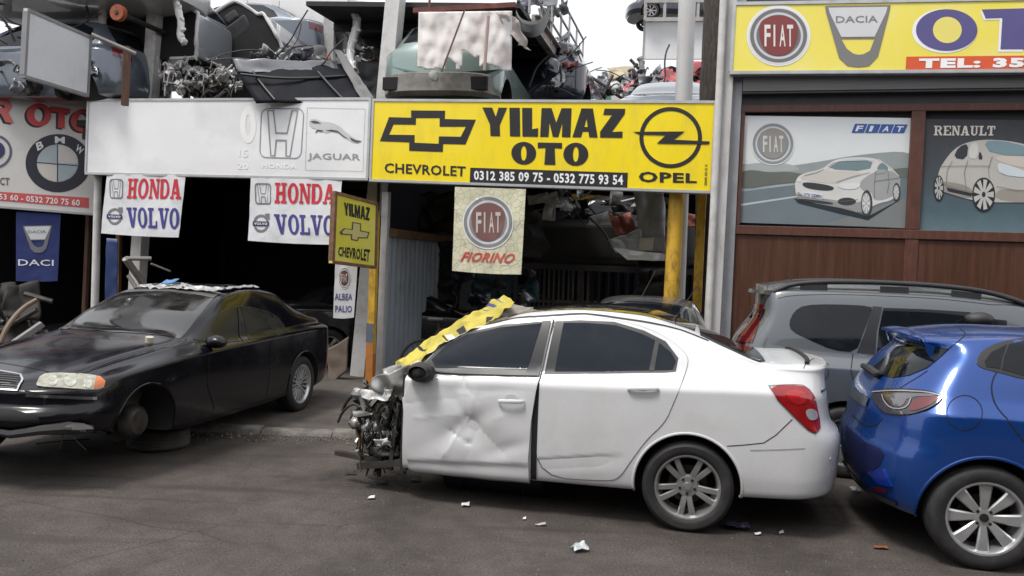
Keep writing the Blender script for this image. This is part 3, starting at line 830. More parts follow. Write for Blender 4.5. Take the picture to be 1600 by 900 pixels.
text('lettering', 'CHEVROLET', [(601, 254.5), (728, 260), (727.5, 276), (601, 270)], YS, BLK, t, .005, bold=.022)
glyphs('lettering', 'YILMAZ', [(753.7, 168), (977, 170), (972.5, 215.5), (756, 212.5)], YS, BLK, t, .005, DSP, .08)
glyphs('lettering', 'OTO', [(799, 222), (919.7, 224), (918.7, 259), (799, 256)], YS, BLK, t, .005, DSP, .06)
decal('phone_bar', YS, [[(735, 262), (981, 270), (980, 294.5), (734, 285.7)]], BLK, t, .004)
text('phone_lettering', '0312 385 09 75 - 0532 775 93 54', [(740.7, 266.5), (973.7, 273.7), (973.7, 289.5), (740.7, 281.5)], YS, WHT, t, .009, bold=.03)
decal('ring_emblem', YS, [ell(1048, 215, 49, 47.8, 56)], BLK, t, .004, neg=[ell(1048, 215, 42.5, 41.5, 56)])
decal('bolt_emblem', YS, [[(988.7, 206), (1070, 205.5), (1053, 218.3), (1109, 221), (1107.5, 225.5), (1026, 224.5), (1040, 211.5), (1000, 210.5)]], BLK, t, .008)
text('lettering', 'OPEL', [(998, 267.5), (1089, 271), (1088.7, 286.3), (998, 284.7)], YS, BLK, t, .005, bold=.035)
text('small_print', 'ZENIN 350 25 15', [(1100.5, 290), (1101.5, 257), (1105.5, 257), (1104.5, 290)], YS, BLK, t, .005)

SGN_W = mat('sign_white', (.86, .86, .865), .16, var=.03, scale=1.5, dirt=(.60, .63, .68), damt=.5, dscale=.9, coat=.6, bump=.25, bscale=1.8)
WS = FP.shift(.03); GRY = ink(150, 152, 156); LGT = ink(246, 246, 246)
t = sign('shop_sign', 'long bleached white sign with a faint leaping cat, left of the yellow sign', 'sign', WS, [(137, 155), (580, 153), (575, 281.5), (133, 272)], SGN_W)
decal('faded_lettering', WS, [ell(388, 195, 12.5, 29, 36)], LGT, t, neg=[ell(388, 196, 4, 17, 24)])
def outline(name, pl, q, w, m, par, off=.005, r=.1):
    f = quadmap(q); a = [f(*p) for p in rrect(0, 0, 1, 1, r)]; b = [f(*p) for p in rrect(w, w, 1 - w, 1 - w, r * .8)]
    return decal(name, pl, [a], m, par, off, neg=[b])
def hbadge(pl, q, par, m, m2=None, disp=None, w=.05):
    f = quadmap(q); mp = lambda L: [f(*p) for p in L]
    vs = mp(rrect(0, 0, 1, 1, .16)); decal('badge_outline', pl, [vs], m, par, .005, neg=[mp(rrect(w, w, 1 - w, 1 - w, .13))], disp=disp)
    H = [(.14, .96), (.3, .96), (.38, .52), (.62, .52), (.7, .96), (.86, .96), (.74, .04), (.62, .04), (.6, .34), (.4, .34), (.38, .04), (.26, .04)]
    k = .035; c = (.5, .5)
    if m2: decal('badge_letter', pl, [mp(H)], m2, par, .005, disp=disp)
    else:
        I = [(.17, .94), (.275, .94), (.36, .485), (.64, .485), (.725, .94), (.83, .94), (.715, .06), (.65, .06), (.63, .375), (.37, .375), (.35, .06), (.285, .06)]
        decal('badge_letter', pl, [mp(H)], m, par, .005, neg=[mp(I)], disp=disp)
hbadge(WS, [(408, 169), (476, 169), (471, 248.5), (405, 246.5)], t, GRY, w=.022)
outline('cat_frame', WS, [(480, 168), (571, 170), (567.5, 268), (477, 266)], .006, ink(176, 178, 182), t, r=.01)
decal('leaping_cat', WS, [[(483, 192), (485, 187), (491, 185.5), (498, 187.5), (503, 190), (512, 190.5), (522, 193), (532, 198), (540, 206), (548, 212), (556, 217), (565, 219.5), (565, 221), (558, 224), (550, 222), (543, 217.5), (536, 214), (528, 207), (518, 205.5), (510, 208), (504, 206), (497, 204.5), (492, 208), (495, 202), (488, 200), (484, 197)]], ink(205, 206, 210), t, .005)
decal('cat_shading', WS, [[(485, 190), (491, 188.5), (497, 190), (503, 194), (498, 193), (491, 193)], [(508, 204), (518, 202.5), (528, 204.5), (537, 212), (545, 217.5), (537, 214), (528, 207), (518, 205.2)], [(546, 214), (556, 219), (565, 220.5), (558, 223), (550, 220)], [(493, 207.5), (496, 202.5), (506, 204), (503, 206), (497, 205)]], ink(84, 84, 88), t, .008)
text('lettering', 'JAGUAR', [(481, 239), (563, 240.5), (563, 253.5), (481, 251.5)], WS, GRY, t, .005, bold=.012)
text('faded_lettering', 'HONDA', [(409, 255), (464, 256.5), (464, 264.5), (409, 262.5)], WS, LGT, t, .005, bold=.02)
text('faded_lettering', '15', [(373, 233), (388, 233.5), (388, 246), (373, 245)], WS, LGT, t, .005, bold=.02)
text('faded_lettering', '20', [(371, 255), (388, 255.5), (388, 265), (371, 264)], WS, LGT, t, .005, bold=.02)

# sign on the far left, on the wing of the row that bends towards the street
LPt = FP.shift(-.35).hit(138, 250)
LP = Pl(LPt, ang=math.atan(.30))
t = sign('shop_sign', 'cream sign with red lettering and a round quartered emblem, at the left edge', 'sign', LP, [(-70, 138), (152, 168), (152, 336.5), (-70, 319)], mat('sign_cream', (.70, .685, .66), .3, var=.05, scale=1, dirt=(.42, .40, .37), damt=.5, dscale=1, coat=.3))
DK = ink(40, 40, 50); RD = ink(204, 66, 68)
for m, o, dx, dy in ((DK, .004, -4, 2), (RD, .008, 0, 0)):
    decal('lettering', LP, [ell(61 + dx, 179.5 + dy, 19, 18, 30)], m, t, o, neg=[ell(62 + dx, 179 + dy, 8.5, 11, 24)])
    decal('lettering', LP, [[(79 + dx, 166 + dy), (110 + dx, 170.5 + dy), (110 + dx, 178 + dy), (101.5 + dx, 177 + dy), (101 + dx, 201 + dy), (91 + dx, 199.5 + dy), (91.5 + dx, 175.5 + dy), (79 + dx, 174 + dy)]], m, t, o)
    decal('lettering', LP, [ell(130 + dx, 188.5 + dy, 19, 18, 30)], m, t, o, neg=[ell(131 + dx, 188 + dy, 8.5, 11, 24)])
    decal('lettering', LP, [[(-16 + dx, 153 + dy), (14 + dx, 157 + dy), (19 + dx, 166 + dy), (13 + dx, 176 + dy), (22 + dx, 193 + dy), (9 + dx, 191 + dy), (2 + dx, 178 + dy), (-3 + dx, 177 + dy), (-3 + dx, 189 + dy), (-14 + dx, 188 + dy)]], m if m is DK else ink(214, 110, 108), t, o, neg=[[(-3 + dx, 163 + dy), (7 + dx, 164.5 + dy), (8 + dx, 169 + dy), (-3 + dx, 168.5 + dy)]])
decal('round_emblem', LP, [ell(91, 255, 51, 45.5, 56)], ink(50, 50, 62), t, .004, neg=[ell(90, 255, 32.5, 29.5, 48)])
decal('emblem_quarter', LP, [[(90, 255)] + ell(90, 255, 31.5, 28.5, 14, 180, 270), [(90, 255)] + ell(90, 255, 31.5, 28.5, 14, 0, 90)], ink(176, 190, 196), t, .005)
decal('emblem_quarter', LP, [[(90, 255)] + ell(90, 255, 31.5, 28.5, 14, 90, 180), [(90, 255)] + ell(90, 255, 31.5, 28.5, 14, 270, 360)], ink(214, 210, 204), t, .005)
decal('emblem_cross', LP, [[(89.3, 226), (90.7, 226), (90.7, 284), (89.3, 284)], [(58, 253.3), (122, 258.3), (122, 259.6), (58, 254.6)]], DK, t, .009)
for ch, q in (('B', [(56, 224), (66, 219), (69, 231), (59, 236)]), ('M', [(86, 213), (101.5, 214), (101.5, 224.5), (86, 224)]), ('W', [(122, 225), (132, 233), (127, 243), (116.5, 234)])):
    text('lettering', ch, q, LP, WHT, t, .009, bold=.03)
decal('round_emblem', LP, [ell(-9, 237, 28, 27, 40)], ink(92, 96, 120), t, .004, neg=[ell(-9, 237, 24, 23, 40)])
decal('round_emblem', LP, [ell(-9, 235, 17, 15, 30)], ink(52, 58, 96), t, .006)
text('lettering', 'CT', [(0, 277), (15, 278), (15, 290), (0, 289)], LP, ink(90, 88, 96), t, .005, bold=.02)
decal('phone_bar', LP, [[(-68, 295), (139, 309), (139, 325), (-68, 308)]], ink(208, 92, 92), t, .004)
text('phone_lettering', '53 60 - 0532 720 75 60', [(-1, 302.5), (125, 312), (125, 322), (-1, 311.5)], LP, WHT, t, .009, bold=.02)

# cloth banners
def wave(seed, amp=.02, sc=2.2):
    return lambda u, v: amp * (noise.noise(Vector((u * sc * 1.6 + seed, v * sc * .7, seed))) + .35 * noise.noise(Vector((u * sc * 4 + seed, v * sc * 3, seed * 2))))
def banner(name, label, pl, q, m, disp, group=None, cat='banner', thick=.004):
    f = quadmap(q); N = 28; vs = []; fs = []
    for j in range(N + 1):
        for i in range(N + 1):
            sag = .012 * math.sin(math.pi * i / N) if j == 0 else 0
            u, w = pl.uv(*f(i / N, j / N)); vs.append(pl.P(u, w - sag, disp(u, w)))
    for j in range(N):
        for i in range(N): a = j * (N + 1) + i; fs.append((a, a + 1, a + N + 2, a + N + 1))
    t = thing(name, label, cat, pl.hit(*q[3]), group=group)
    o = mesh_obj('cloth', vs, fs, m, t, smooth=True, sharp=180)
    return t
def clothmat(name, col, cr=None, bsc=7, var=.05):
    m = mat(name, col, .75, var=var, scale=4, bump=.35, bscale=bsc, dirt=tuple(c * .72 for c in col), damt=.45, dscale=3)
    if cr:
        t = m.node_tree; b = t.nodes['Principled BSDF']; L = t.links.new; tc = t.nodes.new('ShaderNodeTexCoord')
        v = t.nodes.new('ShaderNodeTexVoronoi'); v.feature = 'DISTANCE_TO_EDGE'; v.inputs['Scale'].default_value = 11; L(tc.outputs['Object'], v.inputs['Vector'])
        r = t.nodes.new('ShaderNodeValToRGB'); r.color_ramp.elements[0].position = 0; r.color_ramp.elements[1].position = .045; r.color_ramp.elements[0].color = (.85, .85, .85, 1); r.color_ramp.elements[1].color = (0, 0, 0, 1); L(v.outputs['Distance'], r.inputs['Fac'])
        x = t.nodes.new('ShaderNodeMix'); x.data_type = 'RGBA'; src = b.inputs['Base Color'].links[0].from_socket
        L(r.outputs['Color'], x.inputs[0]); L(src, x.inputs[6]); x.inputs[7].default_value = (*cr, 1); L(x.outputs[2], b.inputs['Base Color'])
    return m
CW = clothmat('banner_white', (.74, .745, .77)); PUR = ink(70, 66, 140, .6); RDB = ink(205, 48, 62, .6); NAV = ink(46, 48, 92, .6); GRC = ink(120, 122, 128, .6)
def honda_volvo(label, q, pl, hq, Hq, Vq, lc, r, seed, extra=0):
    d = wave(seed, .022); t = banner('cloth_banner', label, pl, q, CW, d, 'white cloth banners with red and blue lettering')
    hbadge(pl, hq, t, GRC, disp=d, w=.06)
    glyphs('lettering', 'HONDA', Hq, pl, RDB, t, .007, disp=d); glyphs('lettering', 'VOLVO', Vq, pl, PUR, t, .007, disp=d)
    x, y = lc
    decal('ring_emblem', pl, [ell(x, y, r, r * 1.12, 36), [(x + r * .45, y - r * 1.2), (x + r * 1.1, y - r * 1.25), (x + r * 1.1, y - r * .45), (x + r * .85, y - r * .6), (x + r * .6, y - r * .75)]], GRC, t, .006, neg=[ell(x, y, r * .72, r * .82, 30)], disp=d)
    bq = [(x - r * 1.05, y - r * .28), (x + r * 1.05, y - r * .22), (x + r * 1.05, y + r * .35), (x - r * 1.05, y + r * .29)]
    decal('emblem_bar', pl, [bq], NAV, t, .009, disp=d)
    text('lettering', 'VOLVO', [(x - r * .85, y - r * .13), (x + r * .85, y - r * .08), (x + r * .85, y + r * .22), (x - r * .85, y + r * .17)], pl, WHT, t, .011, bold=.03, disp=d)
CB = FP.shift(.035)
honda_volvo('white cloth banner with whole red and blue lettering under the white sign', [(166, 272.5), (290, 273), (279.5, 371), (158, 364.5)], CB, [(171, 279.5), (193.5, 280), (192, 310.5), (171, 310)], [(201, 279), (284, 280), (283.7, 311), (198, 310)], [(197, 324), (281.5, 325.5), (280, 358), (199, 355)], (179, 338), 11.5, 2.0)
honda_volvo('white cloth banner whose lettering ends are hidden by the small box sign', [(392.5, 278), (534, 280.5), (527, 382.5), (387, 376)], CB, [(399, 286), (424, 286.5), (424, 319.5), (399, 319)], [(431, 285.5), (525, 288), (523.5, 319), (430, 317.5)], [(429, 334.5), (523, 337), (522.5, 368), (432, 365.5)], (408, 349), 12.5, 5.0)
# faded badge with a ring, rounded inner field and tall narrow letters
def roundbadge(pl, cx, cy, rx, ry, par, ring, fld, let, disp=None, word='FIAT', rim=True, step=None):
    if rim: decal('badge_rim', pl, [ell(cx, cy, rx, ry, 48)], ink(226, 226, 226), par, .006, disp=disp, neg=[ell(cx, cy, rx * .95, ry * .95, 48)])
    decal('badge_ring', pl, [ell(cx, cy, rx * .95, ry * .95, 48)], ring, par, .006, neg=[ell(cx, cy, rx * .82, ry * .82, 48)], disp=disp)
    decal('badge_ring', pl, [ell(cx, cy, rx * .82, ry * .82, 48)], ink(206, 207, 210), par, .006, neg=[ell(cx, cy, rx * .74, ry * .74, 48)], disp=disp)
    F = [(cx + rx * (a * 1.0), cy + ry * b) for a, b in ((-.62, -.5), (-.3, -.68), (0, -.72), (.3, -.68), (.62, -.5), (.66, -.1), (.58, .3), (.36, .62), (0, .72), (-.36, .62), (-.58, .3), (-.66, -.1))]
    decal('badge_gap', pl, [ell(cx, cy, rx * .74, ry * .74, 48)], ring, par, .0055, disp=disp)
    decal('badge_field', pl, [[tuple(p) for p in chaikin(F, 2)]], fld, par, .009, disp=disp)
    L = rx * .50; h = ry * .38
    for i, ch in enumerate(word):
        x0 = cx - L + 2 * L * i / 4 + L * .06; x1 = x0 + L * (.42 if ch != 'I' else .14) - L * .02
        if ch == 'I': x0 += L * .1; x1 += L * .1
        text('lettering', ch, [(x0, cy - h), (x1, cy - h), (x1, cy + h), (x0, cy + h)], pl, let, par, .012, bold=.02, disp=disp)
FB = FP.shift(.05); d = wave(9., .02, 2.6)
t = banner('cloth_banner', 'cracked pale yellow banner with a round badge and red script, under the yellow sign', FB, [(711, 292), (822, 295.5), (814, 429), (706.5, 423)], clothmat('banner_cracked', (.68, .655, .47), (.26, .26, .25), 9, .12), d)
roundbadge(FB, 763, 347.5, 40, 42, t, ink(132, 132, 134, .6), ink(120, 84, 80, .6), ink(196, 190, 184, .6), d)
text('lettering', 'FIORINO', [(723, 393), (806, 396), (802, 411.5), (719, 409)], FB, ink(200, 88, 76, .7), t, .007, bold=.03, disp=d, shear=.25)
AB = FP.shift(.16); d = wave(14., .012, 3)
t = banner('cloth_banner', 'narrow white banner with a tiny round badge hanging below the small box sign', AB, [(523.7, 410), (558.5, 413), (553, 496), (520.7, 496.7)], clothmat('banner_grey_white', (.56, .56, .57)), d)
roundbadge(AB, 538.5, 434.5, 9.5, 17, t, ink(120, 120, 122, .6), ink(96, 48, 46, .6), ink(200, 196, 190, .6), d)
text('lettering', 'ALBEA', [(523.5, 458), (551, 459), (550.5, 469), (523.5, 468.5)], AB, ink(74, 76, 120, .6), t, .006, bold=.02, disp=d)
text('lettering', 'PALIO', [(524, 477), (550.5, 477.5), (550, 488), (524, 488)], AB, ink(74, 76, 120, .6), t, .006, bold=.02, disp=d)
DB = LP.shift(-.05); d = wave(21., .014, 2)
t = banner('cloth_banner', 'blue banner with a grey shield and white lettering, under the left sign', DB, [(25, 331), (95, 334), (90, 439), (25, 439)], clothmat('banner_blue', srgb(44, 56, 112)), d)
def shield(pl, q, par, disp=None, word=True, body=None, hole=None, off=.006):
    f = quadmap(q); mp = lambda L: [f(*p) for p in L]
    decal('shield_emblem', pl, [mp([(0, 1), (1, 1), (.985, .9), (.8, .17), (.66, .02), (.5, 0), (.33, .02), (.2, .15), (.012, .9)])], body or GRC, par, off, disp=disp, neg=[mp([(.24, .46), (.75, .46), (.68, .27), (.58, .21), (.5, .2), (.42, .22), (.32, .3)])])
    decal('shield_field', pl, [mp([(.05, .97), (.95, .97), (.93, .88), (.75, .49), (.24, .49), (.07, .88)])], ink(214, 214, 216), par, off + .003, disp=disp)
    if word: text('lettering', 'DACIA', [f(.16, .83), f(.80, .83), f(.80, .72), f(.16, .72)], pl, ink(130, 130, 134), par, off + .006, bold=.01, disp=disp)
shield(DB, [(36, 353), (81.5, 352), (81, 395), (40, 395)], t, d)
text('lettering', 'DACI', [(28.5, 405), (84, 406), (84, 415.5), (28.5, 415)], DB, WHT, t, .006, bold=.01, disp=d)

# small double-sided box sign on the orange post
bp0 = FP.shift(.10).hit(590, 368)
BX = Pl(bp0, ang=R(58))
t = sign('box_sign', 'small yellow box sign in a rusty frame, with black lettering and a silver bow tie', 'sign', BX, [(523.7, 299), (590, 317), (587.5, 419.5), (519, 411)], mat('box_sign_yellow', srgb(222, 214, 70), .4, var=.16, scale=1.6, dirt=(.62, .62, .5), damt=.6, dscale=1.6), .06, .035, mat('rusty_frame', (.20, .105, .06), .75, var=.3, scale=12, dirt=(.06, .03, .02), damt=.6, dscale=9))
glyphs('lettering', 'YILMAZ', [(537, 316), (578, 324.5), (577, 345), (538, 336)], BX, BLK, t, .004, DSP, .06)
decal('bow_tie_emblem', BX, [[(530, 362.5), (537, 356.5), (549, 358), (550, 346.5), (564, 349), (564, 360), (577.5, 362.5), (574.5, 372.5), (560.5, 372.5), (559, 377), (548, 375), (548, 367.5), (532, 366.5)]], ink(92, 90, 76), t, .003)
decal('bow_tie_emblem', BX, [[(534, 362.5), (539, 358), (551, 359.5), (552, 348.5), (562, 350.5), (562, 361.5), (575, 364), (572.5, 371), (558.5, 370.5), (557.5, 375), (550, 373.5), (550, 366), (536, 365)]], ink(206, 196, 128), t, .005)
text('lettering', 'CHEVROLET', [(528.7, 385), (578, 389.5), (577, 409.5), (528, 400)], BX, BLK, t, .004, bold=.04)

# blank panel sign standing out from the front, upper left
p0 = aty(41, 70, 9.75)
BP = Pl(p0, ang=math.atan2(1.25, .12))
t = sign('blank_sign', 'blank grey panel sign in a metal frame hanging at the upper left', 'sign', BP, [(43, 13), (143, 57), (138, 151), (37, 121)], mat('blank_panel', (.62, .635, .66), .3, var=.04, scale=1, dirt=(.3, .31, .34), damt=.3), .05, .035, mat('grey_sign_frame', (.25, .25, .26), .45, metal=.4, dirt=(.1, .08, .06)))
MB().tube([aty(143, 54, 10.95), aty(212, 84, 11.15)], .028, 10).build('bracket_arm', mat('bracket_grey', (.25, .23, .21), .5), t, smooth=True)
MB().beam(aty(199, 73, 11.2), aty(195, 165, 11.2), .075, .075).build('bracket_upright', mat('brown_timber', (.12, .062, .04)), t)

# the big sign over the brown shop
TS = FP.shift(.13)
t = sign('shop_sign', 'pale yellow sign with purple lettering and chrome shield over the brown shop', 'sign', TS, [(1146, 4), (1720, -6), (1720, 112), (1140, 115.5)], mat('sign_pale_yellow', srgb(246, 230, 96), .3, var=.05, scale=.8, dirt=(.86, .80, .46), damt=.6, dscale=.8, coat=.3), .12, .035)
decal('badge_backing', TS, [ell(1216.5, 56, 50, 47.5, 48)], ink(240, 240, 240), t, .004)
roundbadge(TS, 1216.5, 56, 47, 44.5, t, ink(116, 116, 118), ink(134, 62, 62), ink(232, 226, 222))
shield(TS, [(1289, 9.5), (1391.5, 8), (1392, 105), (1291, 105)], t, body=ink(128, 126, 124))
PP = ink(92, 86, 140)
decal('lettering_edge', TS, [ell(1476, 48.5, 51, 34.5, 48)], LGT, t, .003); decal('lettering', TS, [ell(1479, 47, 48, 32.5, 48)], PP, t, .006, neg=[ell(1480, 47, 22.5, 20.5, 36)])
decal('lettering_filling', TS, [ell(1480, 47, 22.5, 20.5, 36)], ink(240, 226, 120), t, .006)
decal('lettering_edge', TS, [[(1531, 17), (1637, 15), (1637, 30), (1607, 31), (1598, 81), (1559, 81), (1562, 31), (1537, 32)]], LGT, t, .003)
decal('lettering', TS, [[(1534, 15), (1640, 12), (1640, 26), (1610, 27), (1602, 77), (1563, 77), (1566, 28), (1540, 29)]], PP, t, .006)
decal('phone_bar', TS, [[(1416, 88.6), (1716, 86), (1716, 108), (1414.7, 110.7)]], ink(222, 92, 52), t, .004)
text('phone_lettering', 'TEL: 35', [(1436, 91.5), (1601, 90.5), (1600, 105.5), (1435, 107)], TS, LGT, t, .008, bold=.06)

# two poster windows of the brown shop
PG = BW.shift(-.03)
def gradmat(name, stops, axis_lo, axis_hi, rough=.22):
    m = bpy.data.materials.new(name); m.use_nodes = True; tt = m.node_tree; b = tt.nodes['Principled BSDF']; L = tt.links.new
    tc = tt.nodes.new('ShaderNodeTexCoord'); sp = tt.nodes.new('ShaderNodeSeparateXYZ'); L(tc.outputs['Object'], sp.inputs[0])
    mr = tt.nodes.new('ShaderNodeMapRange'); mr.inputs['From Min'].default_value = axis_lo; mr.inputs['From Max'].default_value = axis_hi; L(sp.outputs['Z'], mr.inputs['Value'])
    r = tt.nodes.new('ShaderNodeValToRGB'); el = r.color_ramp.elements
    el[0].position = stops[0][0]; el[0].color = (*srgb(*stops[0][1]), 1); el[1].position = stops[-1][0]; el[1].color = (*srgb(*stops[-1][1]), 1)
    for p, c in stops[1:-1]: e = el.new(p); e.color = (*srgb(*c), 1)
    n = tt.nodes.new('ShaderNodeTexNoise'); n.inputs['Scale'].default_value = 7; L(tc.outputs['Object'], n.inputs['Vector'])
    x = tt.nodes.new('ShaderNodeMix'); x.data_type = 'RGBA'; x.blend_type = 'OVERLAY'; x.inputs[0].default_value = .12
    L(mr.outputs[0], r.inputs['Fac']); L(r.outputs['Color'], x.inputs[6]); L(n.outputs['Fac'], x.inputs[7]); L(x.outputs[2], b.inputs['Base Color']); b.inputs['Roughness'].default_value = rough
    b.inputs['Coat Weight'].default_value = .4; b.inputs['Coat Roughness'].default_value = .05
    return m
def Z8(*L): return [(1100 + x / 3.2, 160 + y / 3.2) for x, y in L]
def poster(label, q, m):
    Q = [PG.hit(*p) for p in q]; t = thing('window_poster', label, 'poster', Q[3], group='printed window posters of the brown shop')
    MB().prism(Q, PG.n * -.012, PG.n * 0).build('print', m, t); return t
t = poster('poster of a silver sedan on a coast road, in a brown frame', [(1156, 180.5), (1431, 184.5), (1421, 358), (1147, 347)], gradmat('poster_sky', [(0, (90, 108, 116)), (.24, (140, 154, 158)), (.4, (178, 186, 188)), (.52, (222, 226, 226)), (1, (238, 241, 242))], 0, PG.uv(1290, 183)[1] - PG.uv(1147, 347)[1]))
decal('hill', PG, [Z8((190, 300), (330, 330), (560, 300), (760, 262), (1052, 238), (1046, 330), (1040, 385), (800, 370), (180, 345))], ink(150, 158, 158), t, .002)
decal('town', PG, [Z8((185, 318), (260, 300), (330, 308), (400, 302), (470, 322), (480, 345), (180, 350))], ink(170, 176, 174), t, .003)
decal('scrub', PG, [Z8((170, 350), (240, 335), (330, 352), (420, 345), (500, 360), (560, 350), (560, 395), (380, 405), (160, 440))], ink(104, 108, 102), t, .004)
decal('scrub', PG, [Z8((880, 345), (1000, 325), (1044, 330), (1040, 380), (960, 378))], ink(104, 112, 106), t, .004)
decal('road', PG, [Z8((158, 450), (470, 410), (1036, 380), (1024, 628), (146, 600))], ink(112, 124, 130), t, .005)
decal('road_side', PG, [Z8((600, 610), (1026, 470), (1022, 630))], ink(126, 130, 130), t, .0055)
decal('road_line', PG, [Z8((156, 512), (470, 466), (470, 474), (156, 522))], ink(190, 198, 200), t, .006)
SIL = ink(214, 213, 210); SIL2 = ink(162, 163, 163); GLS = ink(118, 138, 144); DKP = ink(58, 62, 66)
decal('car_shadow', PG, [Z8((450, 480), (700, 530), (820, 570), (990, 480), (960, 500), (820, 590), (690, 560), (470, 505))], ink(40, 50, 56), t, .007)
decal('car_image', PG, [Z8((455, 395), (480, 358), (590, 335), (625, 305), (665, 283), (760, 273), (860, 279), (925, 318), (975, 365), (982, 410), (960, 485), (850, 510), (790, 560), (700, 530), (470, 490), (455, 440))], SIL, t, .008)
decal('car_image_side', PG, [Z8((850, 345), (925, 335), (975, 370), (980, 410), (955, 470), (850, 500), (835, 440), (790, 445), (770, 400))], SIL2, t, .009)
decal('car_image_hood', PG, [Z8((490, 365), (595, 338), (825, 350), (700, 392), (640, 410), (480, 385))], ink(204, 200, 192), t, .0095)
decal('car_image_glass', PG, [Z8((602, 332), (668, 290), (848, 285), (824, 345)), Z8((858, 340), (884, 296), (922, 324), (915, 346))], GLS, t, .010)
decal('car_image_grille', PG, [Z8((485, 393), (655, 418), (640, 446), (500, 430)), Z8((470, 478), (650, 500), (640, 515), (480, 492)), [tuple(p) for p in ell(1323, 315, 14.5, 6.2, 20)]], DKP, t, .011)
decal('car_image_lamp', PG, [Z8((655, 412), (785, 400), (772, 432), (700, 437)), Z8((466, 378), (486, 384), (484, 400), (464, 394))], ink(222, 224, 224), t, .012)
decal('car_image_wheel', PG, [[tuple(p) for p in ell(1354, 318, 9, 21, 24)], [tuple(p) for p in ell(1400.5, 300.5, 6, 14.5, 24)]], DKP, t, .011)
decal('car_image_wheel', PG, [[tuple(p) for p in ell(1353, 318, 6.8, 16.5, 24)], [tuple(p) for p in ell(1400, 300.5, 4.5, 11.5, 24)]], ink(168, 168, 166), t, .013)
decal('car_image_mirror', PG, [Z8((848, 350), (870, 335), (910, 336), (908, 352), (860, 360))], SIL2, t, .012)
decal('plate', PG, [Z8((494, 445), (592, 458), (588, 486), (492, 470))], ink(226, 228, 232), t, .014)
text('lettering', 'OTO OZMEN', Z8((499, 452), (587, 463), (584, 479), (497, 466)), PG, ink(50, 70, 130), t, .017, bold=.02)
for i, ch in enumerate('FIAT'):
    a = 737 + i * 67; decal('logo_block', PG, [Z8((a + 18, 107 + i), (a + 80, 108 + i), (a + 62, 152 + i * .3), (a, 152 + i * .3))], ink(58, 96, 168), t, .005)
    text('lettering', ch, Z8((a + 29, 116 + i), (a + (62 if ch != 'I' else 46), 117 + i), (a + (50 if ch != 'I' else 34), 145 + i), (a + 18, 145 + i)), PG, WHT, t, .008, bold=.03)
roundbadge(PG, 1207.8, 225, 33.5, 33.5, t, ink(138, 146, 150), ink(150, 146, 142), ink(214, 214, 212))
t = poster('poster of a pale hatchback on a dark background, in a brown frame', [(1444, 186), (1720, 189), (1710, 377), (1434, 361)], gradmat('poster_dark', [(0, (104, 126, 134)), (.2, (88, 106, 114)), (.4, (82, 94, 100)), (.6, (76, 80, 84)), (1, (72, 75, 80))], 0, PG.uv(1444, 186)[1] - PG.uv(1434, 361)[1]))
glyphs('lettering', 'RENAULT', Z8((1150, 117), (1456, 118), (1453, 166), (1148, 165)), PG, ink(214, 208, 200), t, .005)
decal('car_image', PG, [Z8((1163, 400), (1172, 350), (1190, 308), (1250, 230), (1330, 193), (1450, 184), (1600, 205), (1760, 260), (1900, 320), (1900, 505), (1560, 500), (1450, 500), (1345, 492), (1200, 450), (1160, 430))], ink(186, 182, 176), t, .006)
decal('car_image_hood', PG, [Z8((1440, 268), (1600, 268), (1900, 330), (1900, 350), (1600, 330), (1480, 300))], ink(204, 196, 186), t, .008)
decal('car_image_glass', PG, [Z8((1393, 195), (1480, 190), (1620, 222), (1700, 268), (1440, 262))], ink(124, 148, 156), t, .009)
decal('car_image_window', PG, [Z8((1245, 278), (1272, 222), (1322, 204), (1312, 286)), Z8((1368, 285), (1378, 238), (1396, 286))], ink(52, 58, 64), t, .009)
decal('car_image_window', PG, [Z8((1318, 280), (1330, 206), (1372, 199), (1368, 284))], ink(206, 204, 198), t, .009)
decal('car_image_lamp', PG, [Z8((1460, 310), (1490, 300), (1620, 350), (1620, 378), (1480, 362))], ink(206, 216, 220), t, .010)
decal('car_image_trim', PG, [Z8((1210, 425), (1340, 455), (1335, 470), (1220, 445))], ink(44, 48, 54), t, .009)
decal('car_image_wheel', PG, [[tuple(p) for p in ell(1536.5, 304, 18, 26.5, 30)], [tuple(p) for p in ell(1466.5, 294, 8, 20, 30)]], ink(40, 44, 50), t, .010)
def spokes(cx, cy, rx, ry, n, par, m, off):
    L = []
    for k in range(n):
        a = 2 * math.pi * k / n
        L.append([(cx + rx * r * math.cos(a + w), cy + ry * r * math.sin(a + w)) for r, w in ((.2, -.5), (1, -.2), (1, .2), (.2, .5))])
    decal('car_image_rim', PG, L, m, par, off)
spokes(1536.5, 304, 16, 24, 9, t, ink(190, 188, 184), .012); spokes(1466.5, 294, 6.5, 18, 9, t, ink(180, 178, 174), .012)

# printed detail on the two poster cars: door seams, shading, spokes
p1 = bpy.data.objects['window_poster']; p2 = t
def strokes(L, w, m, par, off=.014):
    for i, q in enumerate(L):
        P = [Vector(a) for a in Z8(*q)]; A = []; B = []
        for k, p in enumerate(P):
            d = (P[min(k + 1, len(P) - 1)] - P[max(k - 1, 0)]).normalized(); n = Vector((-d.y, d.x)) * w / 2; A.append(tuple(p + n)); B.append(tuple(p - n))
        decal('car_image_seam', PG, [A + B[::-1]], m, par, off)
strokes([[(598, 335), (560, 352), (500, 366)], [(826, 352), (740, 372), (660, 400)], [(858, 345), (850, 420), (852, 480)], [(918, 345), (925, 400), (915, 455)], [(850, 395), (920, 385), (975, 378)], [(460, 462), (560, 478), (690, 496), (770, 486)]], .7, ink(112, 114, 116), p1)
strokes([[(610, 334), (672, 293), (848, 288), (862, 300)], [(870, 284), (925, 322), (974, 368)]], .8, ink(226, 226, 224), p1)
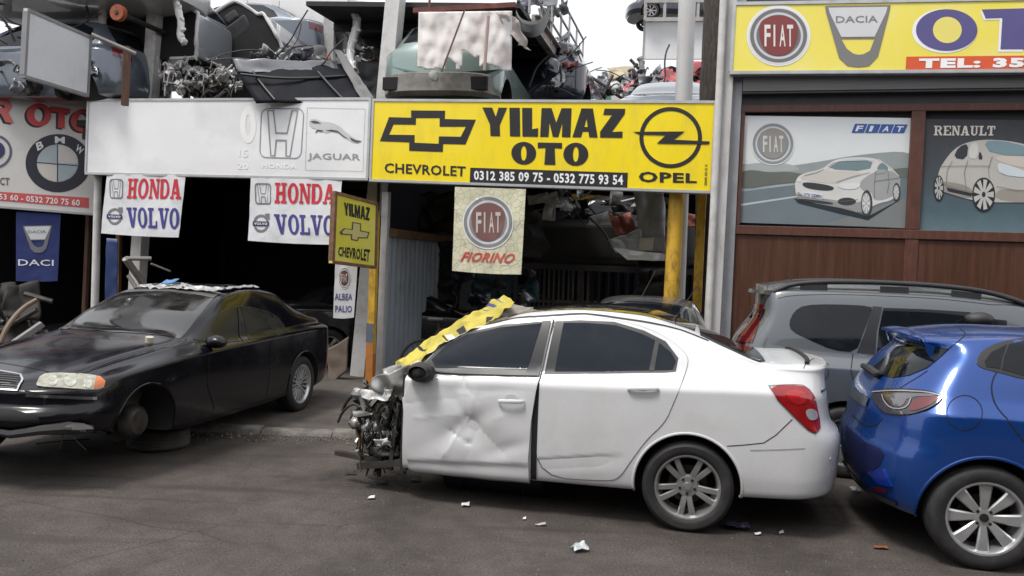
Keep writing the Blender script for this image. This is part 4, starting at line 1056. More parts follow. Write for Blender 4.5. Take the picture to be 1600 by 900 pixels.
decal('car_image_shade', PG, [Z8((462, 440), (500, 470), (640, 492), (700, 505), (780, 500), (830, 470), (800, 540), (780, 556), (700, 528), (470, 488))], ink(150, 150, 148), p1, .0105)
spokes(1353, 318, 6, 15, 8, p1, ink(212, 212, 210), .016); spokes(1400, 300.5, 4, 10.5, 8, p1, ink(205, 205, 203), .016)
strokes([[(1180, 400), (1240, 425), (1345, 452)], [(1240, 292), (1215, 340), (1210, 400)], [(1318, 290), (1300, 350), (1310, 440)], [(1440, 270), (1420, 330), (1425, 380)], [(1180, 320), (1300, 318), (1430, 318)], [(1460, 420), (1560, 440), (1700, 440)]], .8, ink(120, 116, 110), p2)
decal('car_image_shade', PG, [Z8((1165, 395), (1250, 400), (1340, 425), (1345, 490), (1200, 450), (1162, 430))], ink(150, 144, 136), p2, .007)
decal('car_image_shade', PG, [Z8((1460, 430), (1600, 440), (1900, 450), (1900, 505), (1455, 500))], ink(156, 150, 142), p2, .007)
# ---------------------------------------------------------------- cars
def paint(name, col, flake=.0, rough=.28, dirt=None, damt=.25, coat=1.0, metal=0.0, var=.03):
    return mat(name, col, rough, metal=metal, var=var, scale=2.5, dirt=dirt, damt=damt, dscale=2.2, coat=coat)
GAP = mat('gap_black', (.006, .006, .007), .8)
RUB = mat('black_rubber', (.018, .018, .019), .65, var=.2, dirt=(.06, .052, .045), damt=.6, dscale=6, bump=.1, bscale=80)
TRIM = mat('black_trim', (.016, .016, .018), .42, var=.15)
PLAST = mat('black_plastic', (.025, .025, .027), .55, var=.2, dirt=(.07, .06, .05), damt=.5)
UNDER = mat('underbody', (.022, .020, .019), .85, var=.3)
GLASS = mat('tinted_glass', (.006, .008, .011), .03, var=.05, spec=.32, dirt=(.030, .031, .033), damt=.35, dscale=1.3)  # dirt noise paints uneven sky reflection into the glass, as smudges
GLASSB = mat('tinted_glass_blue', (.005, .009, .017), .03, var=.05, spec=.26, dirt=(.026, .030, .038), damt=.35, dscale=1.3)  # same painted reflection smudges, bluer
CHROME = mat('chrome', (.60, .60, .61), .15, metal=1.0, var=.05)
ALLOY = mat('alloy_silver', (.42, .42, .42), .33, metal=.75, var=.08, dirt=(.12, .10, .09), damt=.45, dscale=10)
ALLOYB = mat('alloy_bright', (.56, .57, .58), .28, metal=.7, var=.06, dirt=(.2, .18, .17), damt=.3, dscale=9)
REDL = mat('red_lens', (.28, .006, .008), .12, var=.15, scale=14, coat=.8)
REDD = mat('dark_red_lens', (.11, .008, .012), .12, var=.2, scale=10, coat=.9)
CLEARL = mat('clear_lens', (.50, .50, .52), .14, metal=.35, var=.25, scale=18, coat=.8)
AMBER = mat('amber_lens', (.50, .13, .02), .15, var=.15, coat=.8)
ORANGE = mat('drum_orange', (.30, .075, .03), .7, var=.3, scale=14)
IRON = mat('oily_iron', (.05, .047, .045), .5, metal=.5, var=.45, scale=9, dirt=(.11, .085, .06), damt=.6, dscale=7)
CASTAL = mat('cast_alloy', (.33, .32, .31), .45, metal=.6, var=.3, scale=9, dirt=(.07, .06, .05), damt=.8, dscale=6)

def tyre(r, w, rim, par, m=None):
    mb = MB(); h = w / 2; rm = rim
    prof = [(rm, -h * .72), (rm + .012, -h * .92), (rm + (r - rm) * .35, -h), (rm + (r - rm) * .7, -h * .985), (r - .02, -h * .90), (r - .006, -h * .78), (r, -h * .6)]
    for k in range(-2, 3):
        y = k * h * .24; prof += [(r, y - .012), (r - .007, y - .008), (r - .007, y + .004), (r, y + .008)]
    prof += [(r, h * .6), (r - .006, h * .78), (r - .02, h * .90), (rm + (r - rm) * .7, h * .985), (rm + .012, h * .92), (rm, h * .72)]
    mb.lathe(prof, 64)
    return mb.build('tyre', m or RUB, par, smooth=True, local=True, sharp=40)

def wheel(parent, loc, r, w, rim, style, sgn=-1, alloy=None, hub=.03, nspk=5, flat=0.0):
    """sgn -1: outer face towards -y. Wheel hub mesh > tyre, rim, bolts"""
    alloy = alloy or ALLOY
    h0 = MB(); h0.lathe([(0, .02), (.135, .02), (.135, .045), (0, .045)], 32); h0.lathe([(0, -.02), (.06, -.02), (.07, .1), (0, .1)], 20)
    wh = h0.build('wheel', IRON, parent, smooth=True, local=True)
    wh.location = loc
    if sgn > 0: wh.rotation_euler = (0, 0, math.pi)
    tyre(r, w, rim, wh)
    m = MB(); y0 = -w / 2 * .78
    m.lathe([(rim + .013, y0 - .004), (rim + .008, y0 - .014), (rim - .004, y0 - .012), (rim - .014, y0 + .004), (rim - .02, y0 + .03), (rim - .028, w / 2 * .7), (rim, w / 2 * .8), (rim - .005, y0 + .03)], 64, closed=True)
    yf = y0 + .012
    def spoke(a, r0, r1, w0, w1, t=.022, dish=.018):
        vs = []; n = 6
        for k in range(n + 1):
            q = k / n; rr = r0 + (r1 - r0) * q; ww = w0 + (w1 - w0) * q; yy = yf + dish * (1 - math.sin(q * math.pi * .55)) - .004 * math.sin(q * math.pi)
            for sx, dy in ((-1, .008), (-.72, 0), (.72, 0), (1, .008), (1, t), (-1, t)):
                vs.append(Vector((rr, yy + dy, sx * ww)))
        M = Matrix.Rotation(a, 4, 'Y'); fs = []
        for k in range(n):
            for j in range(6): fs.append((k * 6 + j, k * 6 + (j + 1) % 6, k * 6 + 6 + (j + 1) % 6, k * 6 + 6 + j))
        m.add([M @ v for v in vs], fs)
    if style == 'double5':
        for k in range(5):
            a = 2 * math.pi * k / 5 + R(90)
            for s in (-1, 1): 
                a2 = a + s * R(11.5); spoke(a2, .055, rim - .008, .020, .0215)
        m.lathe([(0, yf + .010), (.070, yf + .012), (.082, yf + .03), (0, yf + .03)], 32)
        m.lathe([(0, yf - .004), (.026, yf - .002), (.029, yf + .01), (0, yf + .012)], 24)
    elif style == 'broad8':
        for k in range(8):
            a = 2 * math.pi * k / 8 + R(90); spoke(a, .04, rim - .006, .020, .042 if k % 1 == 0 else .03, .02, .012)
        m.lathe([(0, yf + .008), (.055, yf + .010), (.066, yf + .03), (0, yf + .03)], 32)
    elif style == 'fan20':
        for k in range(18): spoke(2 * math.pi * k / 18, .05, rim - .004, .0085, .012, .02, .015)
        m.lathe([(0, yf + .008), (.062, yf + .010), (.07, yf + .03), (0, yf + .03)], 32)
    else:
        for k in range(7): spoke(2 * math.pi * k / 7, .05, rim - .005, .02, .03)
        m.lathe([(0, yf + .008), (.062, yf + .010), (.07, yf + .03), (0, yf + .03)], 32)
    m.build('rim', alloy, wh, smooth=True, local=True, sharp=30)
    b = MB(); nb = 4 if style == 'broad8' else 5
    for k in range(nb):
        a = 2 * math.pi * k / nb + (R(90 - 36) if nb == 5 else R(45)); M = Matrix.Translation((.053 * math.cos(a), yf + .007, .053 * math.sin(a))); b.lathe([(0, -.001), (.0095, -.001), (.0105, .004), (.0, .006)], 14, M)
    if style == 'broad8': b.lathe([(0, yf - .002), (.026, yf), (.028, yf + .012), (0, yf + .012)], 24)
    b.build('bolt_set', GAP, wh, smooth=True, local=True)
    return wh

def mech(mb, c, r, rnd):
    """a piece of machinery: rotated blocks, pulleys, pipes"""
    c = Vector(c); Q = lambda: Matrix.Rotation(rnd.uniform(0, 6), 3, 'X') @ Matrix.Rotation(rnd.uniform(0, 6), 3, 'Z')
    for k in range(3): mb.box(c + Vector((rnd.uniform(-1, 1), rnd.uniform(-1, 1), rnd.uniform(-.7, .7))) * r * .5, (r * rnd.uniform(.3, 1.1), r * rnd.uniform(.2, .7), r * rnd.uniform(.2, .6)), Q())
    for k in range(3):
        M = Matrix.Translation(c + Vector((rnd.uniform(-1, 1), rnd.uniform(-1, .2), rnd.uniform(-.8, .8))) * r * .7) @ Q().to_4x4(); q = r * rnd.uniform(.15, .42); h = r * rnd.uniform(.08, .5)
        mb.lathe([(0, -h), (q * .5, -h), (q * .55, -h * .4), (q, -h * .4), (q * .9, 0), (q, h * .5), (q * .5, h * .6), (0, h)], 16, M)
    for k in range(3):
        a = c + Vector((rnd.uniform(-1, 1), rnd.uniform(-1, 0), rnd.uniform(-.7, .7))) * r; d = Vector((rnd.uniform(-1, 1), rnd.uniform(-.5, .5), rnd.uniform(-1, 1))) * r
        mb.tube(chaikin([a, a + d * .5 + Vector((0, 0, r * .3)), a + d, a + d * 1.2 - Vector((0, 0, r * .4))], 1, False), r * rnd.uniform(.04, .10), 7)

def blob(mb, c, r, seed, amp=.35, sc=2.5, n=14, sq=(1, 1, 1)):
    """an uneven lump (castings, crumpled sheet)"""
    vs = []; fs = []; m = n // 2 + 1
    for j in range(m + 1):
        th = math.pi * j / m
        for i in range(n):
            ph = 2 * math.pi * i / n; d = Vector((math.sin(th) * math.cos(ph), math.sin(th) * math.sin(ph), math.cos(th)))
            k = r * (1 + amp * noise.noise(d * sc + Vector((seed, seed * 1.7, 0))) + amp * .5 * noise.noise(d * sc * 2.7 + Vector((0, seed, seed))))
            vs.append(Vector(c) + Vector((d.x * sq[0], d.y * sq[1], d.z * sq[2])) * k)
    for j in range(m):
        for i in range(n): fs.append((j * n + i, j * n + (i + 1) % n, (j + 1) * n + (i + 1) % n, (j + 1) * n + i))
    mb.add(vs, fs)

def crumple(name, pts, m, parent, amp=.04, sc=5, n=16, thick=.003, seed=0.0, local=False):
    """a dented sheet over four 3D corners"""
    a, b, c, d = [Vector(p) for p in pts]; nn = (b - a).cross(d - a).normalized(); vs = []; fs = []
    for j in range(n + 1):
        for i in range(n + 1):
            u, v = i / n, j / n; p = a.lerp(b, u).lerp(d.lerp(c, u), v); q = p * sc + Vector((seed, seed * 2, 0))
            r = 1 - abs(noise.noise(q)) * 2; e = noise.noise(q * 2.3)
            vs.append(p + nn * (amp * (r * .8 + .5 * e)) + (b - a).normalized() * amp * .6 * noise.noise(q * 1.4 + Vector((9, 0, 0))) + (d - a).normalized() * amp * .6 * noise.noise(q * 1.4 + Vector((0, 9, 0))))
    for j in range(n):
        for i in range(n): k = j * (n + 1) + i; fs.append((k, k + 1, k + n + 2, k + n + 1))
    o = mesh_obj(name, vs, fs, m, parent, smooth=True, sharp=32, local=local)
    s = o.modifiers.new('s', 'SOLIDIFY'); s.thickness = thick
    return o

# ---- white sedan with its front torn off ------------------------------------------------
WPT = paint('white_car_paint', (.63, .635, .645), rough=.27, dirt=(.40, .385, .36), damt=.30, coat=.7)
wa = R(-12); wr = Vector((1.454, 6.339, 0))
WC = thing('white_sedan', 'white sedan with its front end torn off and a dented front door', 'car', wr, wa)
wbody = Body(-2.10, 1.055,
    w=[(-2.6, .80), (-2.05, .845), (-1.5, .862), (-.6, .868), (.2, .868), (.6, .852), (1, .83)],
    zs=[(-2.3, .235), (-1, .245), (-.35, .25), (.4, .27), (.7, .28), (.98, .31)],
    zc=[(-2.2, .905), (-1, .945), (0, .985), (.5, 1.0), (1, .98)],
    zb=[(-2.15, .965), (-1.5, 1.035), (-.5, 1.085), (0, 1.13), (.4, 1.155), (1, 1.14)],
    wb=[(-2.3, .74), (-1.7, .765), (-.8, .775), (0, .755), (.35, .735), (.6, .70), (1, .68)],
    we=[(-2.15, .70), (-1.9, .665), (-1.5, .615), (-1, .585), (-.5, .58), (0, .575), (.25, .60), (.5, .64), (.7, .66), (1, .64)],
    ze=[(-2.15, .985), (-1.9, 1.14), (-1.5, 1.345), (-1.2, 1.43), (-.8, 1.465), (-.4, 1.445), (-.05, 1.37), (.25, 1.26), (.52, 1.185), (.72, 1.185), (1, 1.18)],
    zt=[(-2.15, 1.03), (-1.9, 1.18), (-1.5, 1.395), (-1.2, 1.485), (-.8, 1.522), (-.4, 1.505), (-.1, 1.43), (.2, 1.315), (.5, 1.205), (.62, 1.20), (.8, 1.215), (.9, 1.20), (1, 1.19)],
    l1=.42, n1=3.0, cap0=False, zm=.56, lo=.965,
    sh1=[(.2, -.03), (.35, -.0), (.5, .012), (.66, .02), (.74, -.005), (.8, -.055), (.95, -.085), (1.1, -.10), (1.17, -.085), (1.22, -.075)])
wc = Car(WC, wbody)
sh = wbody.shell('body', WPT, UNDER, WC, arches=[(-.01, .325, .365)])
# fender lip
mb = MB(); L = []
for k in range(0, 41):
    a = R(-12 + 204 * k / 40); x = -.01 + .372 * math.cos(a); z = .325 + .372 * math.sin(a)
    h = wc.side(x, z); L.append(h + Vector((0, .004, 0)))
mb.tube(L, .011, 8); mb.build('arch_lip', WPT, WC, smooth=True, local=True)
# rear door
rd = wc.pxs([(866.7, 497), (905, 496.5), (960, 499), (1016, 514.5), (1053, 535.5), (1074.5, 556.5), (1074.5, 571), (1064, 602), (1053, 627), (1039.5, 659.5), (1010, 686), (984, 722), (969, 744), (953, 752), (841, 744), (837.5, 664), (839, 618), (850, 574)])
def crease(a, b, dep=.010):
    A, B = wc.px(*a), wc.px(*b)
    def f(p):
        z = A.z + (B.z - A.z) * (p.x - A.x) / (B.x - A.x); fade = min(1, max(0, (B.x + .12 - p.x) / .2)); q = min(1, max(0, (z - p.z) / .045)); q = q * q * (3 - 2 * q); q2 = min(1, max(0, (z - .045 - p.z) / .10)); q2 = q2 * q2 * (3 - 2 * q2)
        return -dep * q * fade * (1 - .75 * q2)
    return f
rcr = crease((840, 713.5), (955, 706.5)); fcr = crease((645, 714), (826, 721), .012)
dr = wc.panel('door', rd, WPT, off=.006, mirror=True, d=(0, 1, 0), rnd=2, disp=rcr, step=.022)[0]
mb = MB(); wc.line(mb, chaikin(rd, 2), .006, .003, True)
ps = lambda *L: wc.pxs(L)
# bumper seam, painted shade of the crease, sill seam
wc.line(mb, ps((1136, 697), (1165, 695), (1193, 692), (1212, 680), (1238, 655)), .006, .002)
wc.line(mb, ps((1255, 576), (1272, 560), (1286, 564)), .005, .003)
mb.build('shut_line', GAP, WC, local=True)
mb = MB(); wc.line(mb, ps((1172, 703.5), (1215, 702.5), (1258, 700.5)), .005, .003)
mb.build('crease_shade_strip', mat('crease_shadow', (.30, .30, .31), .5), WC, local=True)  # flat grey strip, paints the shade along the bumper crease
# glass and black frames
fr = wc.panel('window_frame', ps((868, 502.5), (905, 501), (960, 503.5), (1006, 517), (1040, 534), (1060, 560), (1056, 581.5), (1040, 583), (850, 586)), TRIM, off=.0075, mirror=True, d=(0, 1, 0))
wc.panel('window', ps((881, 505), (920, 505.5), (962, 509), (1002, 522), (1027, 534), (1049, 552), (1056, 565), (1051, 578), (1040, 579), (866.7, 581.5)), GLASSB, off=.0105, mirror=True, d=(0, 1, 0))
wc.panel('window_divider', ps((1024, 531), (1030, 535), (1022, 580), (1014, 580)), TRIM, off=.0125, d=(0, 1, 0))
# door handle
def handle(car, p0, p1, par, m, name='handle', h=.03):
    a = car.px(*p0); b = car.px(*p1); mb = MB(); n0 = car.b.near((a + b) / 2)[1]
    pts = [a + n0 * .012, a.lerp(b, .08) + n0 * .034, a.lerp(b, .5) + n0 * .038, a.lerp(b, .92) + n0 * .034, b + n0 * .012]
    P = chaikin(pts, 2, False); vs = []; fs = []; n = 10; up = (b - a).normalized().cross(n0).normalized()
    for i, p in enumerate(P):
        e = .6 + .4 * math.sin(math.pi * min(1, max(0, i / (len(P) - 1))))
        for k in range(n):
            t = 2 * math.pi * k / n; vs.append(p + up * (math.cos(t) * h / 2 * e) + n0 * (math.sin(t) * .010))
    for i in range(len(P) - 1):
        for k in range(n): fs.append((i * n + k, i * n + (k + 1) % n, (i + 1) * n + (k + 1) % n, (i + 1) * n + k))
    fs += [tuple(range(n)), tuple((len(P) - 1) * n + k for k in range(n))]
    mb.add(vs, fs); return mb.build(name, m, par, smooth=True, local=True)
handle(wc, (980.5, 608.5), (1030, 608.5), dr, WPT)
c = wc.px(1003, 606); car_n = wc.b.near(c)[1]
wc.panel('handle_cup_shade', [c + Vector((x, 0, z)) for x, z in ell(0, .004, .055, .022, 16)], mat('cup_shade', (.52, .52, .53), .4), dr, off=.0075, d=(0, 1, 0))  # flat ellipse in greyer white, paints the shade of the handle recess
# front door: hangs proud of the body, dented
def dent(p):
    k = 0
    def gs(x, z, sx, sz, a, rot=0):
        dx, dz = p.x - x, p.z - z; c, s = math.cos(rot), math.sin(rot); u = dx * c + dz * s; v = -dx * s + dz * c
        return a * math.exp(-(u / sx) ** 2 - (v / sz) ** 2)
    k += gs(-1.62, .62, .28, .07, -.030, .55) + gs(-1.50, .55, .22, .10, -.026, -.5) + gs(-1.72, .82, .17, .06, -.022, -.9) + gs(-1.45, .72, .10, .16, .014, .3)
    k += gs(-1.86, .55, .12, .2, -.014, .2) + gs(-1.58, .50, .03, .02, -.014) + gs(-1.30, .48, .2, .05, -.016, .35) + gs(-1.66, .90, .05, .04, -.014) + gs(-1.38, .90, .25, .03, -.008, .1)
    k *= .62; k += .003 * noise.noise(Vector((p.x * 5, p.z * 6, 2)))
    ridge = -1.62 + (p.z - .62) * -.55
    k += .005 * math.exp(-((p.x - ridge) / .035) ** 2) * math.exp(-((p.z - .66) / .2) ** 2)
    for (ax, az, bx, bz, w, a) in CREASES:
        dx, dz = bx - ax, bz - az; L2 = dx * dx + dz * dz; s_ = ((p.x - ax) * dx + (p.z - az) * dz) / L2; e = max(0, -s_, s_ - 1) * math.sqrt(L2); d = abs((p.x - ax) * dz - (p.z - az) * dx) / math.sqrt(L2)
        k += .72 * a * math.exp(-d / w) * math.exp(-(e / .05) ** 2) * (1 - .5 * max(0, min(1, s_)))
    return k + fcr(p)
CREASES = []
for (a, b, w, am) in (((470, 705), (565, 560), .035, .014), ((565, 560), (700, 700), .04, -.016), ((540, 415), (590, 475), .03, -.012), ((585, 475), (570, 560), .04, .010), ((360, 560), (560, 545), .03, .007), ((500, 625), (545, 655), .018, -.016), ((600, 600), (560, 720), .04, -.010), ((320, 500), (600, 470), .022, -.006), ((690, 560), (790, 520), .04, .007)):
    A_, B_ = [wc.px(520 + q[0] / 2.647, 440 + q[1] / 2.647) for q in (a, b)]; CREASES.append((A_.x, A_.z, B_.x, B_.z, w, am))
FD = wc.pxs([(866, 499), (790, 506), (750, 515), (706, 534), (672, 563), (652, 585), (646, 592), (633, 622), (636, 680), (640, 729), (648, 738), (735, 746), (828, 755), (826, 719), (830.5, 660), (838, 612), (844, 592), (856, 540)])
fd = wc.panel('door', FD, WPT, off=.030, d=(0, 1, 0), disp=dent, depth=.03, step=.02)
setp(fd, label='dented white front door hanging out of line, its lower rear corner below the sill')
mb = MB(); wc.line(mb, ps((839, 600), (836, 660), (834, 748)), .042, .008); wc.line(mb, ps((866, 500), (849, 560), (836, 620)), .012, .012); mb.build('door_gap', GAP, WC, local=True)
wc.panel('window_frame', ps((862, 505), (790, 511.5), (735, 525), (700, 541), (668, 570), (662, 586), (700, 589), (843, 592)), TRIM, fd, off=.046, d=(0, 1, 0))
wc.panel('window', ps((848, 509.5), (785, 516), (733, 529), (703, 544), (678, 566), (684, 579), (825, 581.5)), GLASSB, fd, off=.050, d=(0, 1, 0))
handle(wc, (780, 625), (821, 626), fd, WPT); 
for ob in fd.children:
    if ob.name.startswith('handle'): ob.location.y = -.03
c = wc.px(801, 622); wc.panel('handle_cup_shade', [c + Vector((x, 0, z)) for x, z in ell(0, .004, .05, .026, 16)], mat('cup_shade', (.52, .52, .53), .4), fd, off=.033, d=(0, 1, 0))  # recess shade painted as a flat grey ellipse here too
# mirror: bare black inner housing
mp = wc.px(668, 578); mb = MB(); blob(mb, (mp.x - .0, mp.y - .14, mp.z + .0), .105, 1.3, .10, 1.6, 20, (1.0, .85, .72)); mm = mb.build('mirror', PLAST, fd, smooth=True, local=True, sharp=60)
mb = MB()
for k in range(6):
    a = -1.0 + k * .38; mb.beam(Vector((mp.x + .075 * math.cos(a), mp.y - .215, mp.z + .05 * math.sin(a) + .01)), Vector((mp.x + .02 * math.cos(a), mp.y - .235, mp.z + .02 * math.sin(a) + .01)), .008, .012)
mb.lathe([(.06, -.24), (.07, -.215), (.076, -.19)], 24, Matrix.Translation((mp.x, mp.y, mp.z + .01)) @ Matrix.Diagonal((1.1, 1, .75, 1)))
mb.beam((mp.x + .02, mp.y - .10, mp.z - .05), (mp.x + .05, mp.y + .04, mp.z - .035), .05, .04)
mb.build('mirror_frame', TRIM, mm, local=True)
# roof film and far roof rail
def topoly(car, L): return [car.top(x, y) for x, y in L]
wc.panel('roof_film', topoly(wc, [(-1.40, -.49), (-.9, -.485), (-.35, -.48), (.0, -.47), (.02, 0), (.0, .47), (-.35, .48), (-.9, .485), (-1.40, .49), (-1.48, 0)]), mat('roof_film_black', (.012, .012, .014), .10, coat=.9, dirt=(.10, .08, .05), damt=.5, dscale=3), off=.003, d=(0, 0, -1))
wc.panel('rear_window', topoly(wc, [(.04, -.52), (.46, -.61), (.50, -.55), (.505, 0), (.50, .55), (.46, .61), (.04, .52), (.03, 0)]), GLASS, off=.004, d=(0, 0, -1))
mb = MB(); wc.line(mb, [wc.top(-1.45, -.572), wc.top(-.8, -.566), wc.top(-.1, -.556), wc.top(.1, -.56)], .016, .003); mb.build('roof_seam', TRIM, WC, local=True)
# trunk lip spoiler
mb = MB(); pts = [wc.top(.80 - .05 * (abs(y) / .6) ** 3, y) + Vector((.02, 0, .006)) for y in [-.56 + .08 * i for i in range(15)]]
mb.tube(pts, .016, 8); mb.build('trunk_lip', TRIM, WC, smooth=True, local=True)
# tail lights, each with its clear lens
tl = wc.panel('tail_light', ps((1200.5, 603.5), (1254, 603), (1263, 609), (1272, 622), (1279, 655), (1280, 668), (1273, 677), (1262, 671), (1238, 647.5), (1215, 624)), REDL, off=.010, rnd=1, step=.03, depth=.012, flatn=False)
wc.panel('lens', ps((1256, 640), (1272, 638), (1277, 654), (1262, 658)), CLEARL, tl, off=.014, rnd=2, step=.02)
wc.panel('lens', ps((1224, 612), (1254, 610), (1262, 628), (1240, 634)), mat('bright_red_lens', (.40, .012, .014), .10, var=.25, scale=30, coat=.8), tl, off=.013, rnd=1, step=.02)
mb = MB(); wc.line(mb, ps((1200.5, 603.5), (1254, 603), (1263, 609), (1272, 622), (1279, 655), (1280, 668), (1273, 677), (1262, 671), (1238, 647.5), (1215, 624)), .006, .009, True); mb.build('lamp_edge', GAP, tl, local=True)
# plate recess, handle and badge on the tail
for ye, ze, w_, h_, m_, nm in ((-.10, .80, .26, .075, TRIM, 'plate_recess'), (-.1, .90, .25, .02, CHROME, 'trunk_handle')):
    wc.panel(nm, [wc.end(ye + a * w_, ze + b * h_, 1) for a, b in ((-1, -1), (1, -1), (1, 1), (-1, 1))], m_, off=.006, d=(-1, 0, 0))
mb = MB(); wc.line(mb, [wc.end(-.66, 1.02, 1), wc.end(-.50, 1.02, 1)], .018, .006); mb.build('badge', CHROME, WC, local=True)
c = wc.px(1298, 717); mb = MB(); nrm = wc.b.near(c)[1]; mb.tube([c - nrm * .003, c + nrm * .004], .012, 14); mb.build('sensor', mat('sensor_white', (.5, .5, .5), .4), WC, smooth=True, local=True)
c = wc.px(984, 722); wc.panel('red_scuff', [c + Vector((x - .01, 0, z + .02)) for x, z in ((0, .03), (.012, .05), (.02, .01), (.012, -.02), (.003, 0))], mat('scuff_red', (.45, .12, .12), .6), off=.004, d=(0, 1, 0))
# rear wheels
wheel(WC, (-.005, -.755, .316), .316, .205, .218, 'double5', -1)
wheel(WC, (-.005, .755, .316), .316, .205, .218, 'double5', 1)
# aerial and the front stub: bulkhead, engine, cut rails, hanging hoses
mb = MB(); a = wc.top(-.15, -.2); mb.tube([a, a + Vector((.02, 0, .03))], .012, 8); mb.tube([a + Vector((.02, 0, .03)), a + Vector((.16, -.02, .27))], .004, 6); mb.build('aerial', PLAST, WC, local=True)
def wl(px, py, y):            # pixel -> point on the lengthwise plane at width y of the white car
    o, d = wc.camray(px, py); return o + d * ((y - o.y) / d.y)
rnd = random.Random(5)
mb = MB(); mb.box((-2.12, 0, .58), (.05, 1.5, .74)); mb.build('bulkhead', PLAST, WC, local=True)
GREYB = mat('bare_grey_metal', (.34, .34, .33), .42, metal=.5, var=.25, scale=8, dirt=(.06, .05, .045), damt=.7, dscale=5)
crumple('torn_fender', [wl(577, 594, -.62), wl(640, 572, -.70), wl(634, 630, -.66), wl(582, 612, -.6)], GREYB, WC, .045, 6, seed=2, local=True)
crumple('torn_fender', [wl(600, 580, -.4), wl(646, 560, -.45), wl(640, 600, -.62), wl(590, 600, -.62)], GREYB, WC, .05, 6, seed=4, local=True)
crumple('torn_fender', [wl(560, 610, -.5), wl(612, 606, -.66), wl(606, 625, -.66), wl(566, 622, -.58)], mat('bare_pale_metal', (.50, .50, .49), .45, metal=.3, dirt=(.08, .07, .06), damt=.6, dscale=6), WC, .03, 8, seed=6, local=True)
mb = MB()
for px_, py_, yy, r_ in ((604, 640, -.2, .19), (616, 690, -.25, .19), (604, 655, .2, .24), (608, 660, -.4, .14), (596, 690, -.4, .12), (620, 640, -.5, .12), (612, 712, -.5, .11)): mech(mb, wl(px_, py_, yy), r_, rnd)
mb.build('engine', IRON, WC, smooth=True, local=True, sharp=35)
mb = MB(); blob(mb, wl(563, 661, -.45), .075, 7, .35, 3, 16, (1.2, 1, .7)); blob(mb, wl(600, 598, -.55), .05, 8, .4, 3, 14, (1.5, 1, .7)); blob(mb, wl(556, 660, -.5), .05, 9, .5, 3, 14)
mb.build('gearbox_casing', CASTAL, WC, smooth=True, local=True, sharp=45)
mb = MB(); mb.tube([wl(557, 612, -.5), wl(566, 618, -.5), wl(572, 640, -.5), wl(568, 655, -.5)], [.03, .035, .03, .03], 10); blob(mb, wl(558, 614, -.5), .045, 11, .4, 3, 12); mb.build('headlamp_bracket', GREYB, WC, smooth=True, local=True)
mb = MB(); mb.beam(wl(526, 707, -.5), wl(600, 722, -.62), .05, .035); mb.beam(wl(560, 728, -.6), wl(636, 722, -.7), .05, .05); mb.beam(wl(562, 670, -.4), wl(561, 708, -.45), .03, .03); mb.beam(wl(622, 640, -.66), wl(610, 735, -.66), .045, .03); mb.beam(wl(604, 640, -.6), wl(592, 745, -.6), .03, .02)
mb.build('subframe', IRON, WC, local=True)
mb = MB()
for k in range(34):
    x = rnd.uniform(560, 634); y0 = rnd.uniform(600, 650); y1 = rnd.uniform(690, 742); yy = rnd.uniform(-.68, -.3); n = 6
    P = [wl(x + rnd.uniform(-9, 9), y0 + (y1 - y0) * q / n, yy + rnd.uniform(-.05, .05)) for q in range(n + 1)]
    mb.tube(chaikin(P, 1, False), rnd.uniform(.004, .015), 6)
mb.build('hose_bundle', PLAST, WC, smooth=True, local=True)
mb = MB(); P = [wl(560, 655, -.52), wl(556, 672, -.52), wl(563, 690, -.52), wl(560, 704, -.52)]; mb.tube(chaikin(P, 2, False), .011, 8); mb.build('copper_pipe', mat('copper_brown', (.22, .12, .05), .45, metal=.5), WC, smooth=True, local=True)
crumple('torn_scrap', [wl(583, 688, -.69), wl(606, 684, -.69), wl(610, 697, -.69), wl(588, 699, -.69)], mat('paper_white', (.62, .62, .62), .7), WC, .025, 12, n=8, seed=9, local=True)
crumple('torn_scrap', [wl(580, 702, -.66), wl(622, 696, -.66), wl(624, 712, -.66), wl(584, 716, -.66)], PLAST, WC, .03, 12, n=8, seed=12, local=True)
mb = MB()
for k in range(26):
    q = wl(rnd.uniform(548, 634), rnd.uniform(600, 738), rnd.uniform(-.7, -.1)); mb.box(q, (rnd.uniform(.015, .11), rnd.uniform(.01, .08), rnd.uniform(.008, .05)), Matrix.Rotation(rnd.uniform(0, 6), 3, 'X') @ Matrix.Rotation(rnd.uniform(0, 6), 3, 'Y'))
mb.build('bracket_tangle', IRON, WC, local=True)
mb = MB()
for k in range(9):
    q = wl(rnd.uniform(552, 630), rnd.uniform(612, 725), rnd.uniform(-.72, -.4)); mb.box(q, (rnd.uniform(.02, .09), rnd.uniform(.01, .05), rnd.uniform(.008, .03)), Matrix.Rotation(rnd.uniform(0, 6), 3, 'X') @ Matrix.Rotation(rnd.uniform(0, 6), 3, 'Y'))
mb.build('bracket_tangle', GREYB, WC, local=True)
for k in range(7):
    x, y = rnd.uniform(556, 616), rnd.uniform(600, 700); w, h, yy = rnd.uniform(14, 34), rnd.uniform(8, 22), rnd.uniform(-.7, -.35)
    crumple('torn_metal', [wl(x - w / 2, y - h / 2, yy), wl(x + w / 2, y - h / 2 + rnd.uniform(-6, 6), yy + .06), wl(x + w / 2, y + h / 2, yy), wl(x - w / 2, y + h / 2, yy - .05)], (GREYB, PLAST, CASTAL)[k % 3], WC, .035, 13, n=9, seed=20. + k, local=True)
